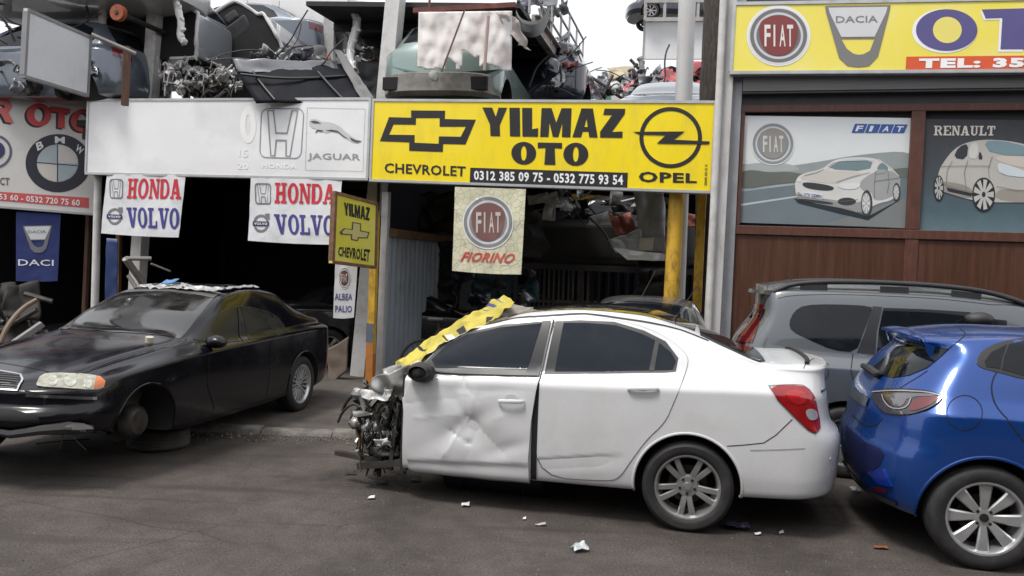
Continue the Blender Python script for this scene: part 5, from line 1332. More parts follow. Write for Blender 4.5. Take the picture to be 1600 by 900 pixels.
# the prop under it: dark barrel-like stand
pp = thing('support_block', 'dark blue drum propping the white sedan under its front door', 'drum', atz(768, 786) + Vector((.02, .32, 0)), wa)
mb = MB(); mb.lathe([(0, -.40), (.13, -.40), (.135, -.38), (.135, .38), (.13, .40), (0, .40)], 36, Matrix.Translation((0, .0, .137)) @ Matrix.Rotation(R(90), 4, 'Z') @ Matrix.Scale(1.0, 4))
for yy in (-.25, .25): mb.lathe([(.135, yy - .012), (.143, yy), (.135, yy + .012)], 36, Matrix.Translation((0, 0, .137)) @ Matrix.Rotation(R(90), 4, 'Z'))
mb.build('drum_shell', mat('drum_navy', (.012, .016, .032), .5, var=.3, dirt=(.03, .03, .03), damt=.5), pp, smooth=True, local=True)

# the yellow banner thrown over the missing windscreen
def yellow_cloth():
    f = lambda px, py, y: wc.M @ wl(px, py, y)
    top = [f(802, 468, -.36), f(800, 478, -.48), f(786, 500, -.60), f(772, 512, -.62)]
    rows = [[(768, 483, -.1), (790, 467, -.3), (806, 478, -.5), (786, 494, -.58), (771, 505, -.60)],
            [(732, 501, -.1), (750, 491, -.3), (770, 494, -.5), (766, 508, -.60), (752, 514, -.63)],
            [(704, 520, -.1), (714, 512, -.3), (728, 512, -.5), (734, 524, -.63), (722, 528, -.66)],
            [(671, 544, -.1), (680, 535, -.3), (690, 534, -.52), (700, 540, -.67), (690, 545, -.69)],
            [(643, 564, -.1), (651, 556, -.3), (660, 558, -.55), (668, 566, -.69), (662, 572, -.71)],
            [(622, 572, -.1), (630, 570, -.35), (640, 578, -.6), (648, 588, -.71), (652, 592, -.72)],
            [(620, 585, -.2), (628, 588, -.45), (634, 596, -.66), (640, 604, -.72), (643, 606, -.72)]]
    G = [[f(*p) for p in r] for r in rows]; nu, nv = len(G[0]) - 1, len(G) - 1
    def P(u, v):
        a = min(nu - 1, int(u * nu)); b = min(nv - 1, int(v * nv)); s, t = u * nu - a, v * nv - b
        s = s * s * (3 - 2 * s); t = t * t * (3 - 2 * t) * .5 + t * .5
        return G[b][a].lerp(G[b][a + 1], s).lerp(G[b + 1][a].lerp(G[b + 1][a + 1], s), t)
    N, Mv = 56, 150; vs = []; fs = []
    up = Vector((-.3, -.55, .78)).normalized()
    for j in range(Mv + 1):
        for i in range(N + 1):
            p = P(i / N, j / Mv); fold = noise.noise(Vector((p.x * 3.2, p.y * 5, p.z * 3))) * .034 + (1 - abs(noise.noise(Vector((p.x * 6 + 3, p.z * 6, p.y * 5)))) * 2) * .03 + (1 - abs(noise.noise(Vector((p.x * 13, p.z * 12, p.y * 9)))) * 2) * .012
            vs.append(p + up * (fold + .012))
    for j in range(Mv):
        for i in range(N): k = j * (N + 1) + i; fs.append((k, k + 1, k + N + 2, k + N + 1))
    YC = clothmat('banner_yellow', srgb(184, 170, 74), None, 12, .28)
    t = thing('cloth_banner', 'crumpled yellow banner with black marks draped over the white sedan windscreen', 'banner', P(.5, .9))
    o = mesh_obj('cloth', vs, fs, [YC, ink(30, 30, 34, .7), ink(214, 214, 206, .7), ink(66, 66, 120, .7)], t, smooth=True, sharp=180)
    for poly in o.data.polygons:
        j, i = divmod(poly.index, N); u, v = i / N, j / Mv
        k = 0
        if .60 < u < .86 and .13 < v < .20: k = 1
        if .55 < u < .95 and .34 < v < .40: k = 1
        if .55 < u < .95 and .42 < v < .455: k = 2
        if .45 < u < .95 and .46 < v < .475: k = 1
        if u < .4 and .05 < v < .17 and math.sin(v * 120 + u * 6) > .2: k = 3
        if .74 < u and .66 < v < .74: k = 2
        if .80 < u < .84 and .6 < v < .85: k = 1
        if .2 < u < .6 and .60 < v < .625: k = 1
        if u > .94 and .2 < v < .6: k = 2
        poly.material_index = k
    so = o.modifiers.new('s', 'SOLIDIFY'); so.thickness = .004
    crumple('cloth_back', [f(772, 494, -.52), f(798, 472, -.34), f(836, 477, -.25), f(806, 489, -.48)], mat('cloth_back_grey', (.24, .22, .19), .8), t, .03, 7, seed=31)
yellow_cloth()
# ---- generic simple car, also the base of the wrecks on the deck --------------------------
KIND = {
 'sedan': dict(x0=-3.45, x1=1.0, w=[(-3.5, .82), (-2.7, .87), (-1, .88), (.3, .87), (1, .83)], zs=[(-3.5, .24), (-2, .22), (0, .22), (1, .30)],
   zc=[(-3.5, .66), (-2.5, .80), (-1, .88), (.4, .93), (1, .92)], zb=[(-3.5, .72), (-2.6, .86), (-2, .93), (-1, .96), (0, .99), (1, .98)], wb=[(-3.5, .66), (-2.5, .72), (-1.5, .77), (-.3, .77), (.5, .72), (1, .68)],
   we=[(-3.5, .62), (-2.2, .66), (-1.7, .63), (-1.1, .57), (-.3, .56), (.1, .58), (.55, .66), (1, .63)], ze=[(-3.5, .74), (-2.6, .90), (-2.1, .97), (-1.7, 1.17), (-1.2, 1.35), (-.7, 1.39), (-.2, 1.34), (.2, 1.19), (.5, 1.06), (1, 1.01)],
   zt=[(-3.5, .76), (-2.6, .94), (-2.15, 1.0), (-1.75, 1.2), (-1.25, 1.40), (-.7, 1.455), (-.2, 1.41), (.2, 1.25), (.55, 1.09), (.8, 1.07), (1, 1.03)], l0=.6, l1=.5, n0=2.7, n1=3,
   sh0=[(.25, .08), (.4, .0), (.55, 0), (.7, .10), (.8, .18)], sh1=[(.25, -.06), (.5, 0), (.75, -.02), (.95, -.06), (1.05, -.1)]),
 'hatch': dict(x0=-3.25, x1=.68, w=[(-3.3, .80), (-2.5, .85), (-1, .86), (.2, .87), (.7, .84)], zs=[(-3.3, .25), (-2, .22), (0, .23), (.7, .32)],
   zc=[(-3.3, .68), (-2.4, .82), (-1, .88), (.2, .93), (.7, .93)], zb=[(-3.3, .74), (-2.5, .88), (-1.9, .95), (-1, .98), (0, 1.02), (.7, 1.04)], wb=[(-3.3, .64), (-2.4, .70), (-1.4, .75), (-.2, .76), (.7, .72)],
   we=[(-3.3, .60), (-2.1, .65), (-1.6, .62), (-1, .57), (0, .57), (.7, .56)], ze=[(-3.3, .76), (-2.5, .92), (-2.05, 1.0), (-1.6, 1.22), (-1.1, 1.39), (-.4, 1.42), (.2, 1.38), (.7, 1.33)],
   zt=[(-3.3, .78), (-2.5, .96), (-2.1, 1.03), (-1.65, 1.26), (-1.15, 1.44), (-.4, 1.49), (.2, 1.46), (.7, 1.40)], l0=.6, l1=.45, n0=2.7, n1=3,
   sh0=[(.25, .08), (.4, .0), (.55, 0), (.7, .10), (.8, .18)], sh1=[(.25, -.06), (.5, 0), (.8, -.03), (1.0, -.08), (1.35, -.33), (1.45, -.36)]),
}
WIN = {'sedan': [[(-1.75, .99), (-1.28, 1.33), (-.82, 1.365), (-.84, 1.0)], [(-.74, 1.0), (-.72, 1.365), (-.25, 1.32), (.02, 1.19), (.16, 1.05), (-.02, 1.02)]],
       'hatch': [[(-1.72, 1.01), (-1.2, 1.36), (-.72, 1.39), (-.74, 1.02)], [(-.64, 1.02), (-.62, 1.39), (-.1, 1.385), (.1, 1.3), (.16, 1.12), (.06, 1.05)]]}
def generic(name, label, kind, m, M, glass=None, wheels=(1, 1), cut=None, group=None, cat='car', lamps=True, arches=True, bm=None, cutx=None):
    t = thing(name, label, cat, group=group, m=M)
    k = dict(KIND[kind])
    if cutx is not None: k.update(x1=cutx, cap1=False)
    b = Body(**k); c = Car(t, b); glass = glass or GLASS
    xf = -2.62 if kind == 'sedan' else -2.5
    sh = b.shell('body', m, bm or UNDER, t, arches=([(xf, .32, .36)] + ([(0, .32, .36)] if cutx is None else [])) if arches else [], cut=cut)
    if cutx is not None:
        P = [Vector(p) for p in b.section(cutx)]; P = [Vector((p.x, -p.y, p.z)) for p in P][4:] + P[::-1][:-4]
        mb = MB(); mb.tube(P[::2], [.03 * (1 + .4 * noise.noise(Vector((i * .9, cutx, 0)))) for i in range(len(P[::2]))], 7); mb.build('cut_edge', mat('cut_edge_white', (.6, .6, .6), .5, dirt=(.2, .16, .13)), t, smooth=True, local=True)
    if cutx is not None:
        for s in (-1, 1):
            mb = MB(); mb.box((cutx - .42, s * .36, .52), (.5, .46, .16)); mb.box((cutx - .16, s * .36, .82), (.13, .44, .6), Matrix.Rotation(.2, 3, 'Y')); mb.box((cutx - .08, s * .36, 1.2), (.08, .24, .16)); bevel_mod(mb.build('seat', mat('scrap_seat', (.055, .055, .06), .9, var=.3), t, local=True), .05, 3)
        mb = MB(); mb.box((cutx - 1.05, 0, .80), (.3, 1.35, .26)); mb.lathe([(.165, -.012), (.18, 0), (.165, .012)], 24, Matrix.Translation((cutx - .85, -.36, .92)) @ Matrix.Rotation(R(65), 4, 'Z'), closed=True); mb.build('dashboard', PLAST, t, local=True)
    for w in (WIN[kind] if cutx is None else WIN[kind][:1]): c.panel('window', [c.side(x, z) for x, z in w], glass, off=.004, mirror=True, d=(0, 1, 0), step=.08)
    xw = -2.02 if kind == 'sedan' else -2.0
    c.panel('windscreen', [c.top(x, y) for x, y in ((xw, -.58), (xw + .68, -.50), (xw + .72, 0), (xw + .68, .50), (xw, .58), (xw - .04, 0))], glass, off=.004, d=(0, 0, -1), step=.09)
    if cutx is not None: pass
    elif kind == 'sedan': c.panel('rear_window', [c.top(x, y) for x, y in ((-.12, -.49), (.42, -.58), (.45, 0), (.42, .58), (-.12, .49), (-.14, 0))], glass, off=.004, d=(0, 0, -1), step=.09)
    else: c.panel('rear_window', [c.end(y, z, 1) for y, z in ((-.56, 1.08), (-.48, 1.36), (.48, 1.36), (.56, 1.08))], glass, off=.004, d=(-1, 0, 0), step=.09)
    mb = MB()
    for s in (-1, 1):
        for L in ([(-1.80, .40), (-1.84, .95)], [(-.80, .36), (-.79, 1.0)], [(.0, 1.03), (-.10, .85), (-.36, .62)])[:1 if cutx is not None else 3]: c.line(mb, [c.side(x, z, s) for x, z in L], .008, .003)
    mb.build('shut_line', GAP, t, local=True)
    if lamps:
        zz = .86 if kind == 'sedan' else .92
        for s in (-1, 1):
            if cutx is None: c.panel('tail_light', [c.end(y * s, z, 1) for y, z in ((.42, zz - .07), (.42, zz + .07), (.7, zz + .08), (.72, zz - .06))], REDD, off=.006, d=(-1, -s * .35, 0), step=.06)
            c.panel('headlight', [c.end(y * s, z, -1) for y, z in ((.36, .58), (.36, .69), (.72, .72), (.74, .62))], CLEARL, off=.006, d=(1, -s * .35, 0), step=.06)
    if wheels[0]: 
        for s in (-1, 1): wheel(t, (0, s * .755, .315), .315, .2, .2, 'plain', s)
    if wheels[1]:
        for s in (-1, 1): wheel(t, (xf, s * .755, .315), .315, .2, .2, 'plain', s)
    return t, c

# ---- blue hatchback, cut by the right edge of the frame ------------------------------------
BPT = paint('blue_car_paint', (.004, .050, .245), rough=.27, metal=.4, dirt=(.01, .03, .16), damt=.2, coat=.8)
ba = R(-12); BC = thing('blue_hatchback', 'metallic blue hatchback with a black rear window spoiler, nearest the camera', 'car', Vector((3.232, 5.896, 0)) - Vector((-math.sin(ba), math.cos(ba), 0)) * .03, ba)
bb = Body(-.67, 3.45, w=[(-.7, .895), (0, .915), (1, .905), (2.3, .895), (3.4, .84)], zs=[(-.7, .30), (-.3, .26), (.5, .24), (2.5, .24), (3.4, .26)],
    zc=[(-.7, .955), (0, .97), (.6, .955), (1.6, .93), (2.6, .88), (3.4, .74)], zb=[(-.7, 1.10), (0, 1.075), (.6, 1.055), (1.5, 1.02), (2.2, .97), (2.6, .93), (3.4, .80)], wb=[(-.7, .79), (-.2, .815), (.4, .80), (1.4, .79), (2.3, .76), (3.4, .66)],
    we=[(-.7, .60), (0, .61), (.8, .61), (1.5, .61), (2.0, .66), (2.5, .70), (3.4, .62)], ze=[(-.7, 1.375), (-.3, 1.41), (.3, 1.445), (.9, 1.445), (1.4, 1.36), (1.9, 1.15), (2.3, 1.0), (2.7, .96), (3.4, .81)],
    zt=[(-.7, 1.44), (-.3, 1.475), (.3, 1.51), (.9, 1.51), (1.4, 1.43), (1.9, 1.2), (2.3, 1.04), (2.7, .99), (3.4, .83)], l0=.52, l1=.6, n0=2.7, n1=2.7, zm=.62, crease=.02, lo=.965,
    sh0=[(.25, .10), (.38, .03), (.55, 0), (.68, .005), (.74, .035), (.90, .055), (1.0, .085), (1.1, .14), (1.25, .24), (1.36, .33), (1.42, .28), (1.5, .26)])
bc = Car(BC, bb); pb = lambda *L: bc.pxs(L)
bb.shell('body', BPT, UNDER, BC, arches=[(0, .335, .385), (2.71, .335, .385)])
mb = MB(); L = []
for k in range(41):
    a = R(-10 + 200 * k / 40); h = bc.side(.392 * math.cos(a), .335 + .392 * math.sin(a)); L.append(h + Vector((0, .003, 0)))
mb.tube(L, .011, 8); mb.build('arch_lip', BPT, BC, smooth=True, local=True)
Z5 = lambda *L: [(1100 + x / 2.812, 380 + y / 2.812) for x, y in L]
Z6 = lambda *L: [(1280 + x / 2.647, 560 + y / 2.647) for x, y in L]
# rear door, its window
RDo = [bc.side(x, z) for x, z in ((.10, 1.06), (.02, .98), (.06, .88), (.16, .74), (.30, .58), (.42, .40), (.46, .32), (1.15, .32), (1.18, .9), (1.16, 1.02), (1.10, 1.42), (.75, 1.42), (.35, 1.40))]
mb = MB(); bc.line(mb, bc.pxs(Z5((1290, 560), (1268, 600), (1262, 640), (1272, 690), (1300, 740), (1350, 800), (1406, 872))), .008, .003, smooth=1)
bc.line(mb, [bc.side(x, z) for x, z in ((1.30, .32), (1.34, .9), (1.30, 1.03))], .008, .003)
bc.line(mb, [bc.px(*Z5((1145 + 78 * math.cos(a), 745 + 76 * math.sin(a)))[0]) for a in [2 * math.pi * k / 28 for k in range(28)]], .005, .003, True)
bc.line(mb, bc.pxs(Z5((983, 560), (940, 590), (880, 625), (850, 645))), .006, .003, smooth=1)
bc.line(mb, bc.pxs(Z6((262, 248), (240, 275), (205, 282), (165, 262), (138, 235))), .007, .003, smooth=1)
bc.line(mb, bc.pxs(Z5((1115, 370), (1140, 385), (1150, 402), (1120, 435), (1078, 462))), .006, .003, smooth=1)
mb.build('shut_line', GAP, BC, local=True)
bc.panel('window_frame', pb(*Z5((1192, 522), (1222, 470), (1290, 436), (1400, 414), (1520, 405), (1640, 405), (1660, 620), (1406, 600), (1300, 570), (1215, 550))), TRIM, off=.004, d=(0, 1, 0), rnd=1)
bc.panel('window', pb(*Z5((1232, 520), (1262, 480), (1330, 446), (1310, 500), (1300, 552), (1240, 545))), GLASS, off=.007, d=(0, 1, 0))
bc.panel('window', pb(*Z5((1340, 445), (1406, 432), (1520, 420), (1630, 420), (1645, 606), (1406, 583), (1308, 556), (1318, 500))), GLASS, off=.007, d=(0, 1, 0))
bc.panel('window', [bc.side(x, z) for x, z in ((1.34, 1.06), (1.33, 1.39), (1.50, 1.33), (1.95, 1.10), (1.98, 1.02))], GLASS, off=.006, d=(0, 1, 0))
bc.panel('windscreen', [bc.top(x, y) for x, y in ((1.38, -.56), (2.2, -.64), (2.28, 0), (2.2, .64), (1.38, .56), (1.33, 0))], GLASS, off=.005, d=(0, 0, -1), step=.08)
# rear window, spoiler, tail lights
bc.panel('rear_window', pb(*Z5((742, 548), (790, 505), (835, 468), (884, 428), (1000, 452), (1078, 463), (1040, 500), (982, 548), (900, 582), (830, 592), (770, 578))), GLASS, off=.005, step=.03)
mb = MB(); vs = []; ys = [-.53 + 1.06 * k / 20 for k in range(21)]
for y in ys:
    q = abs(y) / .60; xe = -.405 + .10 * q ** 3; p = bc.top(-.28, y); e = Vector((xe, y * 1.0, 1.443 - .03 * q * q)); lo = Vector((xe + .09, y, 1.40 - .03 * q * q))
    vs.append([p + Vector((.0, 0, .008)), p.lerp(e, .5) + Vector((0, 0, .018)), e + Vector((0, 0, .006)), e + Vector((-.004, 0, -.012)), lo, p + Vector((.02, 0, -.012))])
V = [v for r in vs for v in r]; n = 6
mb.add(V, [(i * n + k, i * n + (k + 1) % n, (i + 1) * n + (k + 1) % n, (i + 1) * n + k) for i in range(20) for k in range(n)] + [tuple(range(n)), tuple(20 * n + k for k in range(n))])
mb.build('spoiler', BPT, BC, smooth=True, local=True, sharp=40)
tlp = Z5((733, 660), (790, 645), (880, 645), (1000, 655), (1055, 675), (1020, 712), (960, 742), (880, 757), (800, 748), (766, 715))
tl = bc.panel('tail_light', pb(*tlp), mat('smoked_clear_lens', (.05, .045, .052), .12, metal=.3, var=.4, scale=22, coat=.9), off=.012, rnd=2, step=.03, depth=.014)
bc.panel('lens', pb(*Z5((930, 682), (1040, 675), (1010, 708), (950, 736), (900, 742))), REDD, tl, off=.016, rnd=1, step=.03)
bc.panel('lens', pb(*Z5((800, 665), (1000, 664), (1040, 674), (900, 680), (880, 720), (840, 722), (830, 690))), mat('grey_lens_band', (.13, .125, .135), .1, metal=.4, coat=.9), tl, off=.015, rnd=1, step=.03)
mb = MB()
bc.line(mb, chaikin(pb(*tlp), 1), .007, .011, True); mb.build('lamp_edge', GAP, tl, local=True)
mb = MB(); bc.line(mb, pb(*Z5((745, 658), (800, 655), (900, 656), (1000, 662), (1040, 674))), .008, .018, smooth=1); bc.line(mb, pb(*Z5((790, 668), (800, 700), (830, 728), (880, 732), (905, 715), (915, 685))), .008, .018, smooth=1)
mb.build('light_guide', mat('light_guide', (.30, .29, .30), .25), tl, local=True)
bc.panel('bumper_insert', pb(*Z6((112, 270), (140, 300), (190, 345), (255, 375), (270, 395), (255, 440), (200, 480), (150, 470), (112, 420))), mat('lower_bumper_blue', (.008, .012, .06), .4), off=.004, step=.04)
bc.panel('reflector', pb(*Z6((218, 533), (240, 530), (282, 545), (280, 557), (240, 552))), REDD, off=.008, step=.03)
bc.panel('bumper_fin', pb(*Z6((205, 470), (268, 455), (305, 530), (250, 520))), mat('blue_fin', (.012, .045, .36), .2, metal=.35, coat=1), off=.014, step=.03, depth=.016)
mb = MB(); bc.line(mb, [bc.end(y, .33, -1) for y in [-.72 + .1 * k for k in range(15)]], .05, .01); mb.build('lower_lip', PLAST, BC, local=True)
w0 = bc.px(*Z5((770, 575))[0]); mb = MB(); nn = bb.near(w0)[1]; mb.tube([bc.px(*p) + nn * .03 for p in Z5((712, 548), (740, 560), (775, 585), (790, 580))], [.02, .03, .028, .012], 8); mb.build('wiper', PLAST, BC, smooth=True, local=True)
mb = MB(); bc.line(mb, [bc.end(y, .93, -1) for y in (-.3, -.1, .1, .3)], .07, .01); mb.build('tailgate_trim', CHROME, BC, local=True)
wheel(BC, (0, -.80, .332), .332, .205, .226, 'broad8', -1, ALLOYB)
wheel(BC, (2.71, -.80, .332), .332, .205, .226, 'broad8', -1, ALLOYB)
wheel(BC, (0, .80, .332), .332, .205, .226, 'broad8', 1, ALLOYB)

# ---- grey wagon with roof rails ------------------------------------------------------------
JPT = paint('grey_car_paint', (.098, .108, .120), rough=.3, metal=.25, dirt=(.11, .11, .11), damt=.3)
ja = R(-13); JC = thing('grey_wagon', 'slate grey wagon with black roof rails, between the white sedan and the brown shop', 'car', Vector((3.257, 8.027, 0)), ja)
jb = Body(-1.0, 3.68, w=[(-.9, .875), (0, .89), (2, .89), (3.6, .84)], zs=[(-.9, .34), (0, .26), (2.9, .26), (3.6, .3)],
    zc=[(-.9, 1.0), (0, 1.0), (1.5, .98), (2.6, .95), (3.6, .84)], zb=[(-.9, 1.10), (0, 1.09), (1.2, 1.06), (2.2, 1.02), (2.8, 1.0), (3.6, .90)], wb=[(-.9, .78), (0, .80), (1.6, .80), (2.6, .78), (3.6, .70)],
    we=[(-.9, .63), (0, .655), (1.3, .645), (2.0, .64), (2.5, .68), (3.6, .66)], ze=[(-1, 1.625), (-.4, 1.66), (.6, 1.665), (1.3, 1.625), (1.8, 1.50), (2.3, 1.2), (2.7, 1.04), (3.6, .92)],
    zt=[(-1, 1.72), (-.4, 1.765), (.6, 1.78), (1.3, 1.74), (1.8, 1.60), (2.3, 1.26), (2.7, 1.08), (3.6, .94)], l0=.32, l1=.5, n0=3.4, n1=2.8, zm=.62, crease=.03,
    sh0=[(.3, .12), (.5, .06), (.75, .03), (1.0, .01), (1.12, .03), (1.5, .22), (1.65, .22)])
jc = Car(JC, jb); jp = lambda *L: jc.pxs(Z5(*L))
jb.shell('body', JPT, UNDER, JC, arches=[(0, .33, .38), (2.897, .33, .38)])
jc.panel('window', jp((372, 350), (395, 300), (440, 272), (560, 268), (738, 276), (735, 300), (700, 395), (667, 480), (565, 470), (470, 428), (385, 388)), GLASS, off=.004, rnd=1, d=(0, 1, 0))
jc.panel('pillar_cover', jp((742, 277), (784, 281), (760, 380), (752, 490), (672, 482), (705, 395)), TRIM, off=.003, d=(0, 1, 0))
jc.panel('window', jp((788, 284), (960, 290), (1165, 303), (1240, 330), (1330, 340), (1330, 520), (1060, 505), (758, 488), (768, 380)), GLASS, off=.004, d=(0, 1, 0))
jc.panel('tail_light', jp((222, 268), (266, 272), (250, 330), (228, 400), (212, 440), (180, 436), (142, 428), (160, 345), (190, 290)), mat('wagon_lamp', (.10, .007, .011), .12, var=.25, scale=8, coat=.8), off=.008, step=.03, depth=.01)
jc.panel('rear_window', [jc.end(y, z, -1) for y, z in ((-.66, 1.08), (-.58, 1.48), (.58, 1.48), (.66, 1.08))], GLASS, off=.006, d=(1, 0, 0))
mb = MB(); jc.line(mb, jp((655, 487), (645, 560), (660, 615)), .008, .003); jc.line(mb, jp((283, 165), (287, 225), (262, 272)), .006, .003); jc.line(mb, [jc.side(x, z) for x, z in ((1.28, .35), (1.32, .9), (1.28, 1.05))], .008, .003)
jc.line(mb, jp((520, 525), (545, 530), (545, 580), (525, 605)), .006, .003)
mb.build('shut_line', GAP, JC, local=True)
jc.panel('roof_strip', [jc.top(x, y) for x, y in ((-.62, -.655), (1.2, -.645), (1.5, -.62), (1.45, -.58), (1.2, -.585), (-.58, -.585))], TRIM, off=.003, d=(0, 0, -1), step=.08)
for s in (-1, 1):
    mb = MB(); P = [jc.top(x, s * .60) + Vector((0, 0, h)) for x, h in ((-.66, .0), (-.45, .07), (.3, .09), (1.0, .085), (1.35, .05), (1.62, .0))]
    mb.tube(chaikin(P, 2, False), .024, 10)
    for x in (-.3, .4, 1.0): mb.beam(jc.top(x - .12, s * .60) + Vector((0, 0, .02)), jc.top(x + .12, s * .60) + Vector((0, 0, .02)), .03, .06)
    mb.build('roof_rail', PLAST, JC, smooth=True, local=True, sharp=50)
mb = MB(); P = [jc.end(y, 1.63, -1) for y in [-.6 + .1 * k for k in range(13)]]
V = []
for p in P: V += [p + Vector((.2, 0, .045)), p + Vector((-.06, 0, .035)), p + Vector((-.07, 0, .0)), p + Vector((.1, 0, -.03))]
mb.add(V, [(i * 4 + k, i * 4 + (k + 1) % 4, i * 4 + 4 + (k + 1) % 4, i * 4 + 4 + k) for i in range(12) for k in range(4)] + [(0, 1, 2, 3), tuple(48 + k for k in (3, 2, 1, 0))]); mb.build('spoiler', JPT, JC, smooth=True, local=True)
a = jc.px(1236, 438); o, d = jc.camray(1207, 396); mb = MB(); b_ = o + d * ((a.x - .16 - o.x) / d.x) if abs(d.x) > .02 else a + Vector((-.15, 0, .28)); b_ = a + Vector((-.17, .0, .27)); mb.tube([a, b_], [.006, .003], 6); mb.build('aerial', PLAST, JC, local=True)
# bits carried on the roof mirror side
mb = MB(); q = jc.px(*Z5((1185, 335))[0]); blob(mb, q + Vector((0, -.14, .01)), .09, 3, .1, 1.5, 16, (1.3, .8, .7)); mb.build('mirror', PLAST, JC, smooth=True, local=True)
for x in (0, 2.897):
    for s in (-1, 1): wheel(JC, (x, s * .78, .325), .325, .205, .21, 'plain', s)

# ---- black sedan on a stack, its front wheel gone --------------------------------------------
VPT = mat('black_car_paint', (.004, .004, .007), .16, var=.1, scale=2.5, dirt=(.022, .020, .019), damt=.35, dscale=2.2, coat=.25, spec=.3)
va = R(78); vy = Vector((-math.sin(va), math.cos(va), 0)); vp = atz(462, 641, .035)
VC = thing('black_sedan', 'dusty black sedan missing a front wheel, debris on its roof', 'car', vp + vy * .80, va)
vb = Body(-3.60, 1.0, w=[(-3.6, .80), (-3.0, .86), (-2.2, .895), (-1, .90), (.3, .895), (1, .84)], zs=[(-3.6, .40), (-3.15, .37), (-2.5, .25), (-2, .20), (0, .2), (1, .3)],
    zc=[(-3.6, .68), (-3.0, .78), (-2, .86), (-1, .895), (.3, .92), (1, .90)], zb=[(-3.6, .735), (-3, .83), (-2.2, .935), (-1.2, .955), (0, .985), (1, .97)], wb=[(-3.6, .62), (-2.8, .70), (-1.9, .78), (-.6, .80), (.3, .76), (1, .68)],
    we=[(-3.6, .55), (-2.8, .60), (-2.1, .68), (-1.6, .64), (-1.1, .58), (-.3, .57), (.2, .60), (.6, .66), (1, .62)], ze=[(-3.6, .745), (-3, .85), (-2.4, .935), (-2.0, .985), (-1.6, 1.18), (-1.15, 1.345), (-.7, 1.385), (-.2, 1.34), (.25, 1.17), (.55, 1.06), (1, 1.0)],
    zt=[(-3.6, .765), (-3, .895), (-2.4, .98), (-2.05, 1.02), (-1.6, 1.22), (-1.15, 1.385), (-.7, 1.435), (-.2, 1.40), (.25, 1.22), (.55, 1.09), (.8, 1.06), (1, 1.02)], l0=.62, l1=.5, n0=2.6, n1=3, zm=.58, crease=.03, lo=.955,
    sh0=[(.2, .07), (.38, .05), (.46, .0), (.5, -.02), (.56, 0), (.60, .05), (.70, .07), (.76, .12)])
DULLG = mat('dusty_glass', (.012, .013, .012), .22, spec=.35, dirt=(.035, .036, .03), damt=.6)
vc = Car(VC, vb); V1 = lambda *L: vc.pxs([(x / 3, 420 + y / 3) for x, y in L]); V2 = lambda *L: vc.pxs([(280 + x / 3, 420 + y / 3) for x, y in L])
vb.shell('body', VPT, UNDER, VC, arches=[(0, .32, .36), (-2.715, .34, .35)])
for q in (-1, 1):
    mb = MB(); L = []
    for k in range(31):
        a = R(-8 + 196 * k / 30); L.append(vc.side((0 if q < 0 else -2.715) + (.366 if q < 0 else .356) * math.cos(a), .33 + .362 * math.sin(a)))
    mb.tube(L, .009, 8); mb.build('arch_lip', VPT, VC, smooth=True, local=True)
IVORY = mat('old_headlamp', (.34, .33, .26), .16, metal=.3, var=.35, scale=14, coat=.7)
hl = vc.panel('headlight', V1((170, 540), (192, 500), (250, 490), (400, 495), (468, 508), (492, 530), (482, 560), (440, 568), (300, 562), (175, 555)), IVORY, off=.010, rnd=1, step=.03, depth=.012, mirror=True)[0]
vc.panel('indicator', V1((452, 508), (470, 510), (492, 530), (482, 558), (436, 564)), AMBER, hl, off=.014, step=.03)
for x, y, r_ in ((248, 527, 24), (330, 528, 30), (412, 534, 20)):
    vc.panel('reflector_bowl', V1(*ell(x, y, r_, 28, 16)), mat('lamp_bowl', (.52, .52, .44), .12, metal=.7, var=.3, scale=20), hl, off=.014, step=.02)
mb = MB(); vc.line(mb, V1((125, 593), (250, 600), (390, 606), (452, 607)), .022, .012); mb.build('chrome_strip', CHROME, VC, local=True)
vc.panel('grille', V1((-120, 480), (0, 484), (95, 500), (104, 522), (82, 570), (-120, 565)), GAP, off=.006, step=.04)
mb = MB()
for k in range(7): vc.line(mb, V1((-120, 492 + k * 11), (94 - abs(k - 1) * 2, 503 + k * 10)), .008, .012)
mb.build('grille_slats', mat('grille_slat', (.09, .09, .095), .35, metal=.4), VC, local=True)
mb = MB(); vc.line(mb, V1((-120, 478), (0, 482), (96, 499), (106, 522), (82, 572), (-120, 567)), .014, .012); mb.build('grille_rim', CHROME, VC, local=True)
mb = MB(); vc.line(mb, V1((-60, 432), (0, 440), (200, 475), (240, 488), (400, 488)), .008, .004, smooth=1); vc.line(mb, V1((400, 488), (560, 430), (700, 380), (780, 366)), .008, .004, smooth=1)
vc.line(mb, [vc.side(x, z) for x, z in ((-1.78, .32), (-1.92, .55), (-1.90, .93))], .008, .004); vc.line(mb, [vc.side(x, z) for x, z in ((-.82, .30), (-.80, .6), (-.78, .96))], .008, .004); vc.line(mb, [vc.side(x, z) for x, z in ((.10, .96), (.0, .82), (-.38, .62))], .008, .004)
vc.line(mb, V1((115, 572), (200, 588), (460, 580), (540, 545)), .006, .004); mb.build('shut_line', GAP, VC, local=True)
vc.panel('lower_intake', V1((-100, 655), (60, 662), (180, 690), (190, 720), (60, 715), (-100, 700)), GAP, off=.006, step=.04)
def see_glass(name, col, a):
    m = mat(name, col, .03, spec=.8, var=.05, coat=.5); b = m.node_tree.nodes['Principled BSDF']; b.inputs['Alpha'].default_value = a; return m
vc.panel('windscreen', [vc.top(x, y) for x, y in ((-2.02, -.66), (-1.6, -.60), (-1.17, -.51), (-1.12, 0), (-1.17, .51), (-1.6, .60), (-2.02, .66), (-2.08, 0))], mat('dusty_windscreen', (.014, .014, .014), .04, spec=.7, coat=.4, dirt=(.06, .056, .05), damt=.45, dscale=2.2), off=.004, d=(0, 0, -1))
